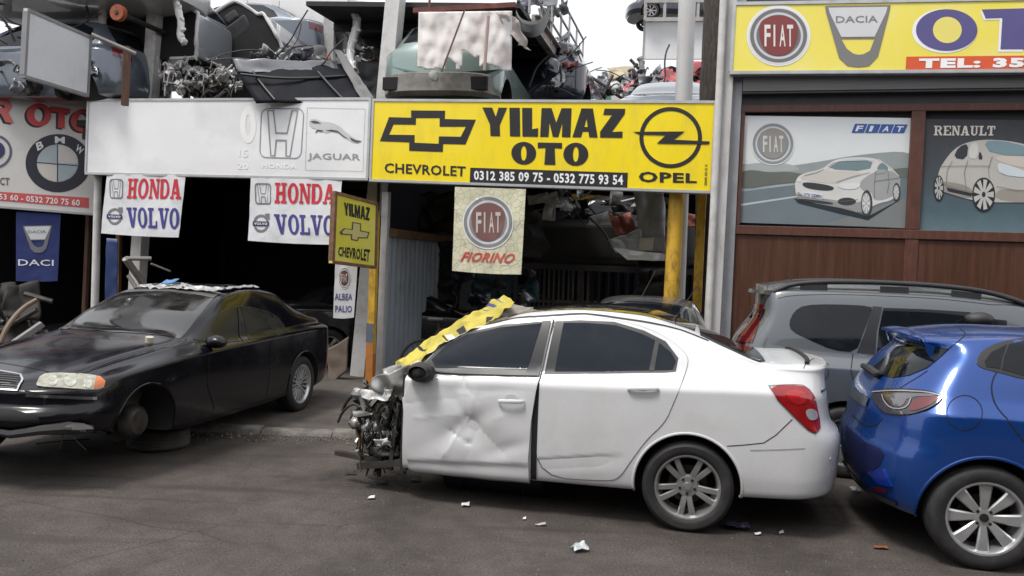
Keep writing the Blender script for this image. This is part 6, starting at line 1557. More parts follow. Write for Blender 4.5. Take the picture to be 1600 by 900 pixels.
vc.panel('sun_strip', [vc.top(x, y) for x, y in ((-1.30, -.535), (-1.17, -.51), (-1.12, 0), (-1.17, .51), (-1.30, .535), (-1.25, 0))], mat('sun_strip_grey', (.10, .095, .09), .4), off=.007, d=(0, 0, -1))
vc.panel('window', V2((72, 332), (100, 285), (140, 245), (200, 205), (268, 182), (285, 338), (180, 352)), DULLG, off=.004, d=(0, 1, 0))
vc.panel('window', V2((290, 182), (340, 186), (420, 208), (455, 250), (462, 312), (330, 332), (316, 300)), DULLG, off=.004, d=(0, 1, 0))
vc.panel('window', V2((440, 212), (490, 260), (512, 300), (468, 312)), DULLG, off=.004, d=(0, 1, 0))
mb = MB(); vc.line(mb, V2((275, 178), (300, 340)), .02, .006); vc.line(mb, V2((70, 332), (100, 282), (140, 242), (200, 202), (270, 178), (340, 183), (420, 205), (470, 235), (512, 300)), .012, .006); mb.build('window_trim', TRIM, VC, local=True)
p = vc.px(318, 533); mb = MB(); blob(mb, p + Vector((0, -.13, .0)), .10, 2.2, .08, 1.5, 18, (.75, 1.05, .62)); mb.build('mirror', VPT, VC, smooth=True, local=True)
wheel(VC, (0, -.77, .31), .322, .215, .215, 'fan20', -1, ALLOYB); wheel(VC, (0, .77, .31), .322, .215, .215, 'fan20', 1, ALLOYB); wheel(VC, (-2.715, .77, .31), .322, .215, .215, 'fan20', 1, ALLOYB)
mb = MB(); mb.lathe([(0, -.80), (.10, -.80), (.13, -.77), (.14, -.72), (.14, -.70), (.06, -.69), (.06, -.55), (0, -.55)], 28, Matrix.Translation((-2.715, 0, .37))); mb.build('bare_hub', IRON, VC, smooth=True, local=True)
crumple('arch_liner', [(-2.98, -.60, .62), (-2.45, -.60, .62), (-2.42, -.62, .22), (-2.75, -.62, .20)], mat('liner_grey', (.055, .052, .05), .85, dirt=(.09, .08, .07), damt=.5), VC, .05, 4, seed=3, local=True)
# torn lower bumper bits and wires
mb = MB(); P = V1((-60, 735), (60, 755), (200, 735), (330, 725), (440, 730)); mb.tube([q - Vector((.02, 0, .03)) for q in P], [.02, .03, .035, .05, .03], 8); blob(mb, P[3] + Vector((0, -.0, -.03)), .07, 4, .3, 2, 14, (1, 2.2, .6)); mb.build('torn_undertray', PLAST, VC, smooth=True, local=True)
mb = MB()
for (a, b_, c) in (((290, 755), (296, 800), (280, 850)), ((345, 790), (380, 825), (408, 850)), ((170, 820), (300, 805), (420, 800))):
    Q = []
    for x, y in (a, b_, c): w = atz(x / 3, 420 + y / 3, .10 if y < 790 else .015); Q.append(vc.I @ w)
    mb.tube(chaikin(Q, 2, False), .006, 6)
mb.build('loose_wire', RUB, VC, smooth=True, local=True)
mb = MB(); q = V1((700, 345))[0]; nn = vb.near(q)[1]; mb.tube([q, q + nn * .05], .035, 16); mb.build('cap', mat('cream_cap', (.5, .47, .38), .6), VC, smooth=True, local=True)
# junk lying on its roof
tt = thing('roof_debris', 'torn silver sheeting and blue scrap lying on the black sedan roof', 'debris', worldm(VC) @ vc.top(-1.0, -.2))
def onroof(x, y, h=.015): return worldm(VC) @ (vc.top(x, y) + Vector((0, 0, h)))
SILV = mat('torn_silver_foil', (.46, .46, .46), .35, metal=.5, var=.3, scale=12, dirt=(.05, .05, .05), damt=.5)
for i, (x0_, y0_, x1_, y1_) in enumerate(((-1.22, -.5, -1.05, -.05), (-1.2, -.1, -1.02, .45), (-1.02, -.52, -.4, -.44))): crumple('foil', [onroof(x0_, y0_), onroof(x1_, y0_), onroof(x1_, y1_), onroof(x0_, y1_)], SILV, tt, .035, 9, n=14, seed=i * 3.0)
crumple('dark_sheet', [onroof(-1.05, -.5), onroof(-.35, -.5), onroof(-.35, .5), onroof(-1.05, .5)], mat('dark_felt', (.03, .03, .032), .9), tt, .03, 3, n=18, seed=5)
crumple('blue_scrap', [onroof(-1.16, .0, .05), onroof(-1.08, .0, .08), onroof(-1.08, .14, .06), onroof(-1.16, .14, .05)], mat('blue_scrap', (.08, .22, .42), .5), tt, .03, 12, n=8, seed=8)
# tyre lying flat under the hub
tf = thing('loose_tyre', 'worn tyre lying flat under the bare front hub of the black sedan', 'tyre', atz(241, 690, .09) , m=None)
tf.location.z = 0.0; tf.location = atz(241, 706, 0) + Vector((-.05, .20, 0))
TY = tyre(.275, .19, .16, tf, mat('grey_worn_tyre', (.085, .081, .077), .85, var=.3, dirt=(.09, .08, .07), damt=.5, bump=.2, bscale=60)); TY.rotation_euler = (R(90), 0, 0); TY.location = (0, 0, .098)
mb = MB(); mb.lathe([(.0, .0), (.15, .0), (.15, .02), (.13, .035), (.125, .10), (.11, .115), (0, .12)], 30, Matrix.Translation((0, 0, .19)) @ Matrix.Rotation(R(90), 4, 'X')); mb.build('brake_drum', IRON, tf, smooth=True, local=True)
# car deeper in the bay, and a loose panel leaning on it
dm = Matrix.Translation(atz(455, 596, .035) + Vector((-.1, 2.2, 0))) @ Matrix.Rotation(R(200), 4, 'Z')
generic('dark_sedan', 'dark sedan deeper in the shaded bay showing one red tail light', 'sedan', paint('dark_car_paint', (.012, .011, .012)), dm)
lp = thing('leaning_scrap', 'dusty brown door panel leaning behind the rear wheel of the black sedan', 'car part', atz(528, 600, .035))
pz = FP.shift(-.25)
crumple('panel_sheet', [pz.hit(512, 545), pz.hit(544, 527), pz.hit(542, 580), pz.hit(514, 603)], mat('dusty_brown_panel', (.16, .125, .10), .8, dirt=(.07, .055, .045), damt=.6), lp, .03, 2.5, thick=.03, seed=3)
# ---------------------------------------------------------------- scrap on the decks
DT = DZ + .105
REAR_NEAR = math.atan2(-1, -.254); FRONT_NEAR = math.atan2(1, .254)
def pm(loc, rz, rx=0.0, ry=0.0, s=1.0): return Matrix.Translation(loc) @ Matrix.Rotation(rz, 4, 'Z') @ Matrix.Rotation(ry, 4, 'Y') @ Matrix.Rotation(rx, 4, 'X') @ Matrix.Scale(s, 4)
SILP = paint('silver_car_paint', (.36, .38, .41), metal=.4, dirt=(.3, .29, .27), damt=.4)
WHP = paint('white_scrap_paint', (.66, .66, .66), dirt=(.4, .37, .33), damt=.5)
SLATE = paint('slate_car_paint', (.10, .12, .155), metal=.3, dirt=(.2, .19, .18), damt=.4)
GREY = paint('dull_grey_paint', (.17, .175, .19), metal=.3, dirt=(.12, .11, .10), damt=.5)
NAVY = paint('navy_car_paint', (.016, .020, .040), dirt=(.08, .075, .07), damt=.4)
GREENP = paint('pale_green_paint', (.20, .27, .25), metal=.3, dirt=(.2, .19, .17), damt=.4)
REDP = paint('red_scrap_paint', (.42, .035, .04), dirt=(.2, .09, .07), damt=.6)
GRP = 'scrap cars stacked on the deck'
# white car up on the rack, its wheel arch empty
p = aty(197, 8, 11.7)
t, c = generic('scrap_car', 'white scrap car highest at the left with an empty wheel arch and orange drum', 'hatch', WHP, pm(Vector((p.x, p.y + .75, 5.28)), FA), wheels=(0, 0), group=GRP)
mb = MB(); mb.lathe([(0, -.70), (.115, -.70), (.12, -.68), (.12, -.62), (0, -.62)], 28, Matrix.Translation((0, 0, -.03))); mb.build('brake_drum', ORANGE, t, smooth=True, local=True)
mb = MB(); mb.lathe([(0, -.715), (.03, -.715), (.035, -.70)], 16, Matrix.Translation((0, 0, -.03))); mb.tube([(0, -.6, -.03), (0, .6, -.03)], .04, 10); mb.build('axle', IRON, t, smooth=True, local=True)
# rack carrying it
t = thing('scrap_rack', 'dark steel rack holding the white scrap car at the upper left', 'rack', fpt(-8, 1.5, DT))
mb = MB()
for u in (-9.4, -6.9):
    for d in (.9, 2.4): mb.beam(fpt(u, d, DT), fpt(u, d, 5.35), .1, .1)
for d in (.9, 2.4): mb.beam(fpt(-9.5, d, 5.32), fpt(-6.6, d, 5.32), .12, .14)
mb.build('rack_frame', DARKSTEEL, t)
# grey hatch on the deck below it
p = aty(205, 150, 12.3)
generic('scrap_car', 'grey scrap hatchback on the deck behind the blank sign panel', 'hatch', SLATE, pm(Vector((p.x - .55, p.y + .55, DT)), FA + R(4)), wheels=(0, 0), group=GRP)
# silver sedan raised, receding from the camera
p = aty(300, 60, 12.4)
generic('scrap_car', 'silver scrap sedan raised on the deck, its side receding beside the square white post', 'sedan', SILP, pm(Vector((p.x - .86, p.y + .35, 4.62)) + NB * -.75, REAR_NEAR), wheels=(0, 0), group=GRP, cutx=-.78)
t = thing('scrap_engine', 'pale broken engines and brackets heaped under the silver scrap sedan', 'scrap heap', aty(315, 150, 12)); rnd = random.Random(21)
for nm, m_, n_ in (('castings', mat('pale_casting', (.42, .41, .40), .45, metal=.4, var=.3, scale=9, dirt=(.08, .07, .06), damt=.7, dscale=6), 20), ('dark_castings', IRON, 16)):
    mb = MB()
    for k in range(n_):
        q = aty(rnd.uniform(262, 372), rnd.uniform(108, 140), rnd.uniform(12.2, 13.0)); mech(mb, q, rnd.uniform(.10, .22), rnd)
        if k % 2: mb.tube([q, q + Vector((rnd.uniform(-.4, .4), rnd.uniform(-.2, .2), rnd.uniform(-.1, .25)))], rnd.uniform(.012, .035), 7)
    mb.build(nm, m_, t, smooth=True, sharp=30)
# navy shell rolled on its side
p = aty(440, 95, 13.0)
generic('scrap_car', 'navy scrap car shell leaning over to the right above the white sign', 'sedan', NAVY, pm(Vector((p.x - .60, p.y + .3, 4.55)) + NB * -.75, REAR_NEAR + R(4), rx=R(34)), wheels=(0, 0), group=GRP, cutx=-.78)
t = thing('scrap_tray', 'dark floor pan with a grey flange leaning in front of the navy shell', 'car part', aty(470, 150, 11.8))
Q = lambda x, y, Y: aty(x, y, Y)
crumple('pan', [Q(362, 98, 11.7), Q(535, 100, 12.1), Q(590, 158, 11.6), Q(400, 160, 11.4)], mat('pan_black', (.010, .011, .016), .6, spec=.12, dirt=(.02, .02, .02), damt=.4), t, .03, 2.5, thick=.02, seed=2)
crumple('flange', [Q(362, 92, 11.65), Q(522, 94, 12.0), Q(536, 116, 12.0), Q(372, 112, 11.6)], GREY, t, .03, 4, thick=.01, seed=4)
crumple('side_flange', [Q(520, 74, 12.0), Q(534, 80, 12.0), Q(586, 156, 11.5), Q(566, 158, 11.5)], mat('flange_grey', (.13, .13, .13), .6), t, .03, 4, thick=.02, seed=6)
crumple('cushion', [Q(462, 78, 12.3), Q(505, 74, 12.4), Q(512, 94, 12.3), Q(466, 96, 12.2)], mat('grey_foam', (.10, .10, .105), .9), t, .05, 5, thick=.06, seed=7)
crumple('torn_trim', [Q(488, 76, 12.3), Q(508, 76, 12.4), Q(520, 92, 12.3), Q(496, 92, 12.2)], mat('pink_rust', (.34, .17, .12), .8), t, .05, 8, seed=8)
mb = MB()
for (cx, cy) in ((430, 155), (535, 155)):
    c0 = Q(cx, cy + 29, 12.3); mb.lathe([(.22, -.08), (.31, -.09), (.32, 0), (.31, .09), (.22, .08)], 32, Matrix.Translation(c0))
mb.build('arch_rim', RUB, t, smooth=True)
mb = MB()
for k in (0, 3):
    a, b = k / 5 + .1, k / 5 + .12; mb.tube(chaikin([Q(378 + 170 * a, 112, 11.55 + .3 * a), Q(392 + 175 * a, 132, 11.5 + .2 * a), Q(408 + 180 * b, 156, 11.35 + .2 * a)], 1, False), .018, 6)
mb.tube(chaikin([Q(376, 116, 11.5), Q(450, 124, 11.6), Q(548, 118, 11.9)], 2, False), .02, 6)
mb.build('pan_rib', mat('pan_rib', (.013, .014, .018), .5), t, smooth=True)
# bent pillars
def bent(name, label, pts, r, m, cat='car part'):
    P = [aty(*q) for q in pts]; t = thing(name, label, cat, P[-1]); mb = MB(); P2 = chaikin(P, 2, False); n = len(P2)
    mb.tube(P2, [r * (1 + .3 * noise.noise(Vector((i * .7, 2, 0)))) for i in range(n)], 8)
    for i in range(2, n - 2, 3): blob(mb, P2[i] + Vector((r * .5, -r * .3, 0)), r * .8, i, .5, 3, 10)
    mb.build('bent_pillar', m, t, smooth=True, sharp=45)
bent('torn_pillar', 'white torn door pillar standing upright left of the upper deck', [(545, -15, 12.6), (553, 15, 12.6), (559, 38, 12.6), (551, 62, 12.6), (546, 85, 12.5), (552, 110, 12.4)], .065, WHP)
bent('torn_pillar', 'thin white sill standing beside the white square post', [(598, 98, 12.2), (597, 120, 12.2), (600, 160, 12.1)], .04, WHP)
t = thing('loose_door', 'dark stripped door standing between the floor pan and the white square post', 'car door', Q(585, 155, 12.6))
crumple('door_skin', [Q(560, 96, 12.7), Q(596, 98, 12.7), Q(596, 158, 12.6), Q(568, 160, 12.6)], mat('door_dark', (.03, .033, .034), .6), t, .04, 4, thick=.04, seed=3)
# far white van and wrecks
generic('scrap_car', 'distant white scrap car seen in the gap left of the upper deck', 'hatch', WHP, pm(aty(560, 96, 21) * 1 + Vector((.6, 0, -.5)), FA), group=GRP)
generic('scrap_car', 'distant white scrap car behind the silver scrap sedan', 'hatch', WHP, pm(aty(372, 46, 17) + Vector((.6, 0, -.55)), FA + R(180)), group=GRP)
generic('scrap_car', 'dark scrap sedan far back between the silver and navy scrap cars', 'sedan', SLATE, pm(aty(350, 80, 16) + Vector((1.2, .3, -.45)), FA), group=GRP)

# upper deck with railing
UZ = 5.60
L0, L1 = atz(450, -8, UZ), atz(608, 88, UZ); R0, R1 = atz(832, 40, UZ), atz(905, 143, UZ)
fy = 11.95
def on(a, b, y): return a + (b - a) * ((y - a.y) / (b.y - a.y))
A0, B0 = on(L0, L1, fy + .3), on(R0, R1, fy); A1, B1 = on(L0, L1, 17.3), on(R0, R1, 16.4)
t = thing('upper_deck', 'raised dark steel deck above the green scrap car, with a rusty front beam', 'deck', (A0 + B0) / 2)
mb = MB(); mb.prism([A0, B0, B1, A1], (0, 0, 0), (0, 0, .07)); mb.build('floor_plate', DARKSTEEL, t)
mb = MB()
for k in range(1, 6): mb.beam(A0.lerp(A1, k / 6) - Vector((0, 0, .07)), B0.lerp(B1, k / 6) - Vector((0, 0, .07)), .08, .12)
mb.build('joist', DARKSTEEL, t)
RB = mat('rust_red_beam', (.16, .055, .045), .8, var=.3, scale=10, dirt=(.05, .025, .02), damt=.6)
mb = MB(); mb.beam(aty(646, 17, 11.6), aty(806, 8, 11.5), .07, .07); mb.beam(aty(672, -6, 11.6), aty(670, 14, 11.6), .03, .03); mb.build('front_beam', RB, t)
IB = mat('stained_beam', (.33, .30, .27), .6, dirt=(.15, .07, .04), damt=.8, dscale=4)
mb = MB(); d0, d1 = on(R0, R1, 12.6), on(R0, R1, 17.2); mb.beam(d0 + Vector((.05, 0, -.02)), d1 + Vector((.05, 0, -.02)), .05, .26); mb.beam(d0 + Vector((.09, 0, .11)), d1 + Vector((.09, 0, .11)), .12, .02); mb.beam(d0 + Vector((.09, 0, -.15)), d1 + Vector((.09, 0, -.15)), .12, .02); mb.build('edge_beam', IB, t)
mb = MB(); e1 = on(R0, R1, 17.2); e0 = on(R0, R1, 12.2)
for h in (.38, .72, 1.05): mb.tube([e0 + Vector((.08, 0, h)), e1 + Vector((.08, 0, h))], .022, 8)
for k in range(7): q = e0.lerp(e1, k / 6) + Vector((.08, 0, 0)); mb.tube([q, q + Vector((0, 0, 1.05))], .02, 8)
mb.build('railing', mat('railing_grey', (.40, .39, .38), .5, dirt=(.2, .13, .09), damt=.5), t, smooth=True)
mb = MB(); mb.tube([aty(882, 100, 16.5), aty(882, 160, 16.5)], .09, 12); mb.tube([aty(868, 165, 16.4), aty(876, 118, 16.5)], .05, 8); mb.build('support_post', WHITEP, t, smooth=True)
mb = MB(); mb.beam(aty(516, 26, 15.8), aty(512, 160, 15.8), .2, .2); mb.build('support_post', mat('pale_post', (.42, .41, .40)), t)
# scrap on the upper deck
t = thing('scrap_bumper', 'dark bumper hanging over the right front corner of the upper deck', 'bumper', aty(835, 45, 12.0)); mb = MB()
P = [aty(806, 28, 11.8), aty(812, 42, 11.6), aty(830, 48, 11.6), aty(848, 42, 11.9), aty(858, 20, 12.4)]; P = chaikin(P, 2, False); n = 8; vs = []
for p_ in P: vs += [p_ + Vector((0, -.03, .11)), p_ + Vector((0, -.08, .05)), p_ + Vector((0, -.07, -.06)), p_ + Vector((0, 0, -.11)), p_ + Vector((0, .03, 0))]
mb.add(vs, [(i * 5 + k, i * 5 + (k + 1) % 5, i * 5 + 5 + (k + 1) % 5, i * 5 + 5 + k) for i in range(len(P) - 1) for k in range(5)]); mb.build('bumper_skin', mat('bumper_dark_grey', (.07, .07, .072), .5), t, smooth=True)
for i, (lab, pts, m_) in enumerate((('black crumpled scrap heaped at the front of the upper deck', (806, 866, -20, 22, 12.6, 13.4), NAVY), ('dark scrap doors leaning on the railing of the upper deck', (852, 884, 5, 75, 14.0, 15.2), mat('door_dark', (.03, .033, .034))))):
    t = thing('scrap_heap', lab, 'scrap heap', aty((pts[0] + pts[1]) / 2, pts[3], pts[4])); rnd = random.Random(31 + i)
    for k in range(6):
        x = rnd.uniform(pts[0], pts[1]); y = rnd.uniform(pts[2], pts[3]); Y = rnd.uniform(pts[4], pts[5]); w = rnd.uniform(14, 26); h = rnd.uniform(14, 34)
        crumple('scrap_panel', [aty(x - w / 2, y - h / 2, Y), aty(x + w / 2, y - h / 2 + rnd.uniform(-8, 8), Y + .2), aty(x + w / 2, y + h / 2, Y + .1), aty(x - w / 2, y + h / 2, Y - .1)], m_ if k % 3 else GREY, t, .08, 4, n=10, seed=k * 3.0)

# green shell, its tailgate opening hung with a white sheet
p = aty(699, 152, 12.1)
gm = pm(Vector((p.x + .02, 12.16, DT + .02)), REAR_NEAR + R(3), s=1.04)
GC, gc = generic('scrap_car', 'pale green scrap car shell with a torn white sheet over its tailgate opening', 'hatch', GREENP, gm, wheels=(0, 0), group=GRP, lamps=False)
GI = worldm(GC).inverted()
gp = lambda *L: gc.pxs(L)
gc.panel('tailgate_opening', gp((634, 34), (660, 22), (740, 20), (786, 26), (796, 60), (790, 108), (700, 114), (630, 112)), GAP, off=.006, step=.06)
gc.panel('lamp_void', gp((612, 80), (626, 50), (640, 40), (630, 108), (612, 104)), mat('green_inner', (.10, .17, .155), .5), off=.010, step=.05)
gc.panel('lamp_void', gp((786, 40), (800, 44), (806, 100), (790, 106)), mat('green_inner', (.10, .17, .155), .5), off=.010, step=.05)
mb = MB(); P = [gc.end(y, .46, 1) + Vector((.05 - .10 * (y / .8) ** 4, 0, 0)) for y in [-.84 + 1.68 * k / 16 for k in range(17)]]; vs = []
for q in P: vs += [q + Vector((.0, 0, .16)), q + Vector((.05, 0, .14)), q + Vector((.055, 0, -.10)), q + Vector((-.03, 0, -.15))]
mb.add(vs, [(i * 4 + k, i * 4 + (k + 1) % 4, i * 4 + 4 + (k + 1) % 4, i * 4 + 4 + k) for i in range(16) for k in range(4)] + [(0, 1, 2, 3), (67, 66, 65, 64)])
bb_ = mb.build('bumper_beam', mat('dusty_bumper', (.25, .235, .22), .8, var=.25, dirt=(.08, .07, .06), damt=.7, dscale=4), GC, smooth=True, local=True, sharp=35)
for y in (-.62, .60): mb = MB(); q = gc.end(y, .47, 1); mb.box(q + Vector((.07, 0, -.0)), (.08, .26, .17)); mb.build('bumper_slot', GAP, bb_, local=True)
mb = MB(); blob(mb, gc.end(0, .52, 1) + Vector((.1, 0, .04)), .06, 2, .4, 3, 12, (.3, 1, 1.2)); mb.build('paint_chip', mat('chip_grey', (.42, .41, .4), .8), bb_, smooth=True, local=True)
t = thing('torn_sheet', 'torn rust-stained white sheet hanging over the back of the green scrap car', 'sheet', aty(720, 110, 10.9))
def sheet_cloth():
    N, Mv = 44, 34; vs = []; fs = []; rnd = random.Random(9)
    f = quadmap([(654, 19), (800, 17), (799, 113), (652, 111)])
    for j in range(Mv + 1):
        for i in range(N + 1):
            u, v = i / N, j / Mv
            x, y = f(u, 1 - v); Y = 10.93 + .10 * (1 - v) + .06 * noise.noise(Vector((u * 7, v * 2, 3))) + .03 * noise.noise(Vector((u * 18, v * 5, 1))) + (.16 * (u - .85) / .15 if u > .85 else 0)
            vs.append(aty(x, y, Y))
    for j in range(Mv):
        for i in range(N):
            u, v = (i + .5) / N, (j + .5) / Mv
            lim = .97 - .22 * max(0, noise.noise(Vector((u * 9, .3, 5))) + .15) * (1 if u > .25 else .3) - (.22 if .48 < u < .66 else 0) - (.1 if .3 < u < .42 else 0)
            if v > lim: continue
            k = j * (N + 1) + i; fs.append((k, k + 1, k + N + 2, k + N + 1))
    m = mat('stained_white_sheet', (.70, .67, .65), .8, var=.08, scale=5, dirt=(.45, .20, .10), damt=.55, dscale=1.7, bump=.3, bscale=14)
    o = mesh_obj('cloth', vs, fs, m, t, smooth=True, sharp=180); so = o.modifiers.new('s', 'SOLIDIFY'); so.thickness = .004
sheet_cloth()
crumple('hanging_fold', [aty(776, 18, 10.95), aty(808, 24, 11.2), aty(828, 78, 11.6), aty(808, 66, 11.2)], mat('pinkish_sheet', (.52, .46, .43), .8), t, .06, 5, seed=5)
mb = MB(); mb.beam(aty(726, 16, 10.8), aty(690, 112, 10.8), .03, .02); mb.build('strap', mat('strap_brown', (.16, .09, .07), .8), t)
mb = MB(); mb.tube([aty(763, 25, 10.85), aty(757, 110, 10.85)], .022, 6); mb.build('strap', mat('strap_pink', (.4, .3, .27), .8), t)
generic('scrap_car', 'dark scrap car parked behind the green shell under the upper deck', 'hatch', NAVY, pm(aty(846, 160, 14.9) + Vector((0, 0, -.36)), REAR_NEAR), group=GRP, lamps=False, wheels=(0, 0))

# right end of the deck: slate car, wrecks, frame and panel beyond
generic('scrap_car', 'slate scrap car with a wide windscreen facing out above the yellow sign', 'hatch', SLATE, pm(Vector((aty(1036, 140, 14.4).x + .5, 15.9, DT)), FRONT_NEAR), wheels=(1, 1), group=GRP, glass=mat('pale_glass', (.06, .075, .09), .05, spec=.9, coat=.8))
def wreck(label, x0, x1, y0, y1, Y, m_, seed, n_=7, cat='wreck'):
    t = thing('car_wreck', label, cat, aty((x0 + x1) / 2, y1, Y)); rnd = random.Random(seed)
    for k in range(n_):
        x = rnd.uniform(x0 + 8, x1 - 8); y = rnd.uniform(y0 + 6, y1 - 6); w = rnd.uniform(.35, .8) * (x1 - x0); h = rnd.uniform(.25, .6) * (y1 - y0)
        xa, xb = max(x0, x - w / 2), min(x1, x + w / 2); ya, yb = max(y0, y - h / 2), min(y1, y + h / 2); YY = Y + rnd.uniform(-.5, .5)
        crumple('wreck_panel', [aty(xa, ya, YY), aty(xb, ya + rnd.uniform(-3, 3), YY + .3), aty(xb, yb, YY), aty(xa, yb, YY - .2)], m_[k % len(m_)], t, .12, 2.5, n=12, seed=seed + k * 2.0, thick=.03)
    mb = MB()
    for k in range(6): q = aty(rnd.uniform(x0, x1), rnd.uniform(y0 + (y1 - y0) * .4, y1), Y + .3); mech(mb, q, rnd.uniform(.12, .28), rnd)
    for k in range(4): q = aty(rnd.uniform(x0, x1), rnd.uniform(y0, y1), Y - .5); mb.tube([q, q + Vector((rnd.uniform(-.7, .7), 0, rnd.uniform(-.2, .4)))], .035, 7)
    mb.build('wreck_mechanics', IRON, t, smooth=True, sharp=40); return t
wreck('pale wreck with a beige panel on the deck, left of the red wreck', 952, 1004, 103, 152, 18.5, [WHP, mat('beige_panel', (.42, .36, .25), .7, dirt=(.2, .15, .1)), GREY], 3)
wreck('black wreck standing between the pale wreck and the red wreck', 1003, 1040, 105, 150, 18.8, [NAVY, GREY], 8, 6)
wreck('crushed red wreck on the deck behind the white pole', 1036, 1112, 98, 152, 18.6, [REDP, mat('rust_panel', (.25, .10, .06), .8, dirt=(.1, .05, .03)), REDP], 12, 8)
wreck('dark wreck pile at the foot of the upper deck railing', 935, 955, 112, 152, 18.0, [NAVY, WHP], 17, 5)
bent('exhaust_pipe', 'bent grey exhaust pipe standing up between the wrecks', [(998, 90, 17.9), (1003, 98, 17.9), (1003, 120, 17.9), (1001, 150, 17.9)], .06, mat('pipe_grey', (.3, .29, .28), .5, metal=.5), 'exhaust pipe')
t = thing('blank_billboard', 'plain white panel standing far behind the white pole', 'billboard', aty(1052, 95, 26))
pb_ = Pl(aty(1052, 60, 26), 0.0)
slab('panel', pb_, [(1010, 32), (1106, 32), (1104, 92), (1004, 92)], mat('panel_white', (.82, .82, .83), .5, var=.03), t, -.1, 0)
slab('edge_trim', pb_, [(1104, 32), (1111, 32), (1108, 86), (1101, 86)], mat('edge_trim', (.36, .33, .27), .6), t, -.12, .02)
mb = MB(); mb.beam(aty(1010, -30, 26), aty(1002, 150, 26), .05, .05); mb.beam(aty(1120, -30, 26), aty(1110, 150, 26), .05, .05); mb.build('frame_post', mat('railing_grey', (.40, .39, .38)), t)
t = thing('high_rack', 'thin steel rack high up at the right, behind the white pole', 'rack', aty(1065, 32, 25)); mb = MB()
for a, b in (((1009, 0), (1008, 32)), ((1040, -30), (1038, 30)), ((1092, -20), (1090, 30)), ((1112, -20), (1110, 30))): mb.beam(aty(*a, 25), aty(*b, 25), .08, .08)
for y in (2, 31): mb.beam(aty(1008, y, 25), aty(1116, y - 1, 25), .1, .12)
mb.build('rack_frame', mat('railing_grey', (.40, .39, .38)), t)
q = aty(1066, 28, 25.8); generic('scrap_car', 'tiny dark blue car body up on the high steel rack', 'sedan', NAVY, pm(q + Vector((1.2, .6, -.1)), 0.0, s=.85), group=GRP)
t = thing('distant_roof', 'low dull green roof beyond the railing end', 'roof', aty(910, 152, 24)); MB().prism([aty(895, 149, 24), aty(955, 147, 24), aty(955, 175, 24), aty(895, 175, 24)], (0, 0, 0), (0, 2, 0)).build('roof_sheet', mat('roof_green', (.10, .2, .16), .6), t)
t = thing('distant_building', 'hazy pale building far beyond the railing', 'building', aty(920, 150, 60))
mb = MB(); mb.box(aty(925, 150, 60) + Vector((0, 2, -3)), (4.2, 4, 7.2)); mb.build('wall', mat('pale_far_wall', (.55, .50, .46), .9), t)
mb = MB()
for k in range(3): mb.box(aty(914 + k * 11, 141, 59.97), (.3, .03, .45))
mb.build('window_row', mat('far_window', (.2, .2, .21), .4), t)

# ---------------------------------------------------------------- inside the yellow sign bay
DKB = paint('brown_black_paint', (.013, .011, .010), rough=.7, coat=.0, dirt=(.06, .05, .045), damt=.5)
p = aty(900, 418, 14.2)
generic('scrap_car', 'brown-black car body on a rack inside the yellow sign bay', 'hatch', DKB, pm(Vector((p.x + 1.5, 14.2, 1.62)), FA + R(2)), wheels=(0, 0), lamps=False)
t = thing('body_rack', 'dark steel rack of bars under the brown-black car body', 'rack', fpt(1.0, 2.6, .03)); mb = MB()
for u in (-.6, .5, 1.6, 2.7):
    for d in (2.6, 3.9): mb.beam(fpt(u, d, .03), fpt(u, d, 1.8), .07, .07)
for d in (2.6, 3.9): mb.beam(fpt(-.8, d, 1.8), fpt(2.9, d, 1.8), .08, .1)
mb.build('rack_frame', DARKSTEEL, t)
def hung(name, label, cat, sheets, tubes=()):
    t = thing(name, label, cat, aty(*sheets[0][0][3]))
    for i, (q, m_, amp) in enumerate(sheets): crumple('panel_sheet', [aty(*k) for k in q], m_, t, amp, 4, n=14, thick=.015, seed=i * 4.0 + sheets[0][0][0][0])
    mb = MB()
    for P, r in tubes: mb.tube(chaikin([aty(*k) for k in P], 2, False), r, 8)
    if tubes: mb.build('bent_bar', WHP, t, smooth=True)
    return t
FG = mat('faded_grey_panel', (.36, .37, .38), .5, metal=.3, dirt=(.12, .11, .1), damt=.5)
DWH = mat('dusty_white_panel', (.34, .34, .34), .7, dirt=(.15, .13, .12), damt=.5)
PNK = mat('faded_red_panel', (.40, .13, .10), .6, dirt=(.2, .1, .08), damt=.5)
hung('hanging_front', 'grey front body section hanging left of the chipped yellow post', 'car part',
     [([(990, 292, 11.9), (1036, 296, 11.9), (1042, 400, 11.7), (1000, 396, 11.8)], FG, .05), ([(950, 374, 11.8), (1000, 356, 11.8), (1008, 398, 11.6), (962, 396, 11.6)], FG, .05), ([(958, 388, 11.6), (1042, 396, 11.5), (1044, 408, 11.5), (980, 406, 11.5)], WHP, .02), ([(1000, 372, 11.6), (1022, 372, 11.6), (1020, 392, 11.6), (998, 392, 11.6)], mat('paper_cream', (.5, .46, .38), .8), .02)])
hung('hanging_pillar', 'white pillar and sill piece hanging in the yellow sign bay', 'car part',
     [([(956, 290, 13), (974, 290, 13), (968, 338, 13), (950, 330, 13)], DWH, .04), ([(922, 338, 13.2), (956, 328, 13), (954, 352, 13), (918, 352, 13.2)], DWH, .04)], [([(960, 318, 13), (985, 312, 13), (1000, 308, 13)], .02)])
hung('red_scrap', 'faded red torn body piece next to the hanging white pillar', 'car part',
     [([(956, 336, 12.6), (988, 334, 12.6), (992, 362, 12.6), (962, 366, 12.6)], PNK, .08), ([(950, 332, 12.5), (966, 338, 12.5), (972, 368, 12.5), (962, 370, 12.5)], PNK, .05), ([(1064, 335, 13), (1098, 333, 13), (1098, 356, 13), (1066, 352, 13)], PNK, .05)])
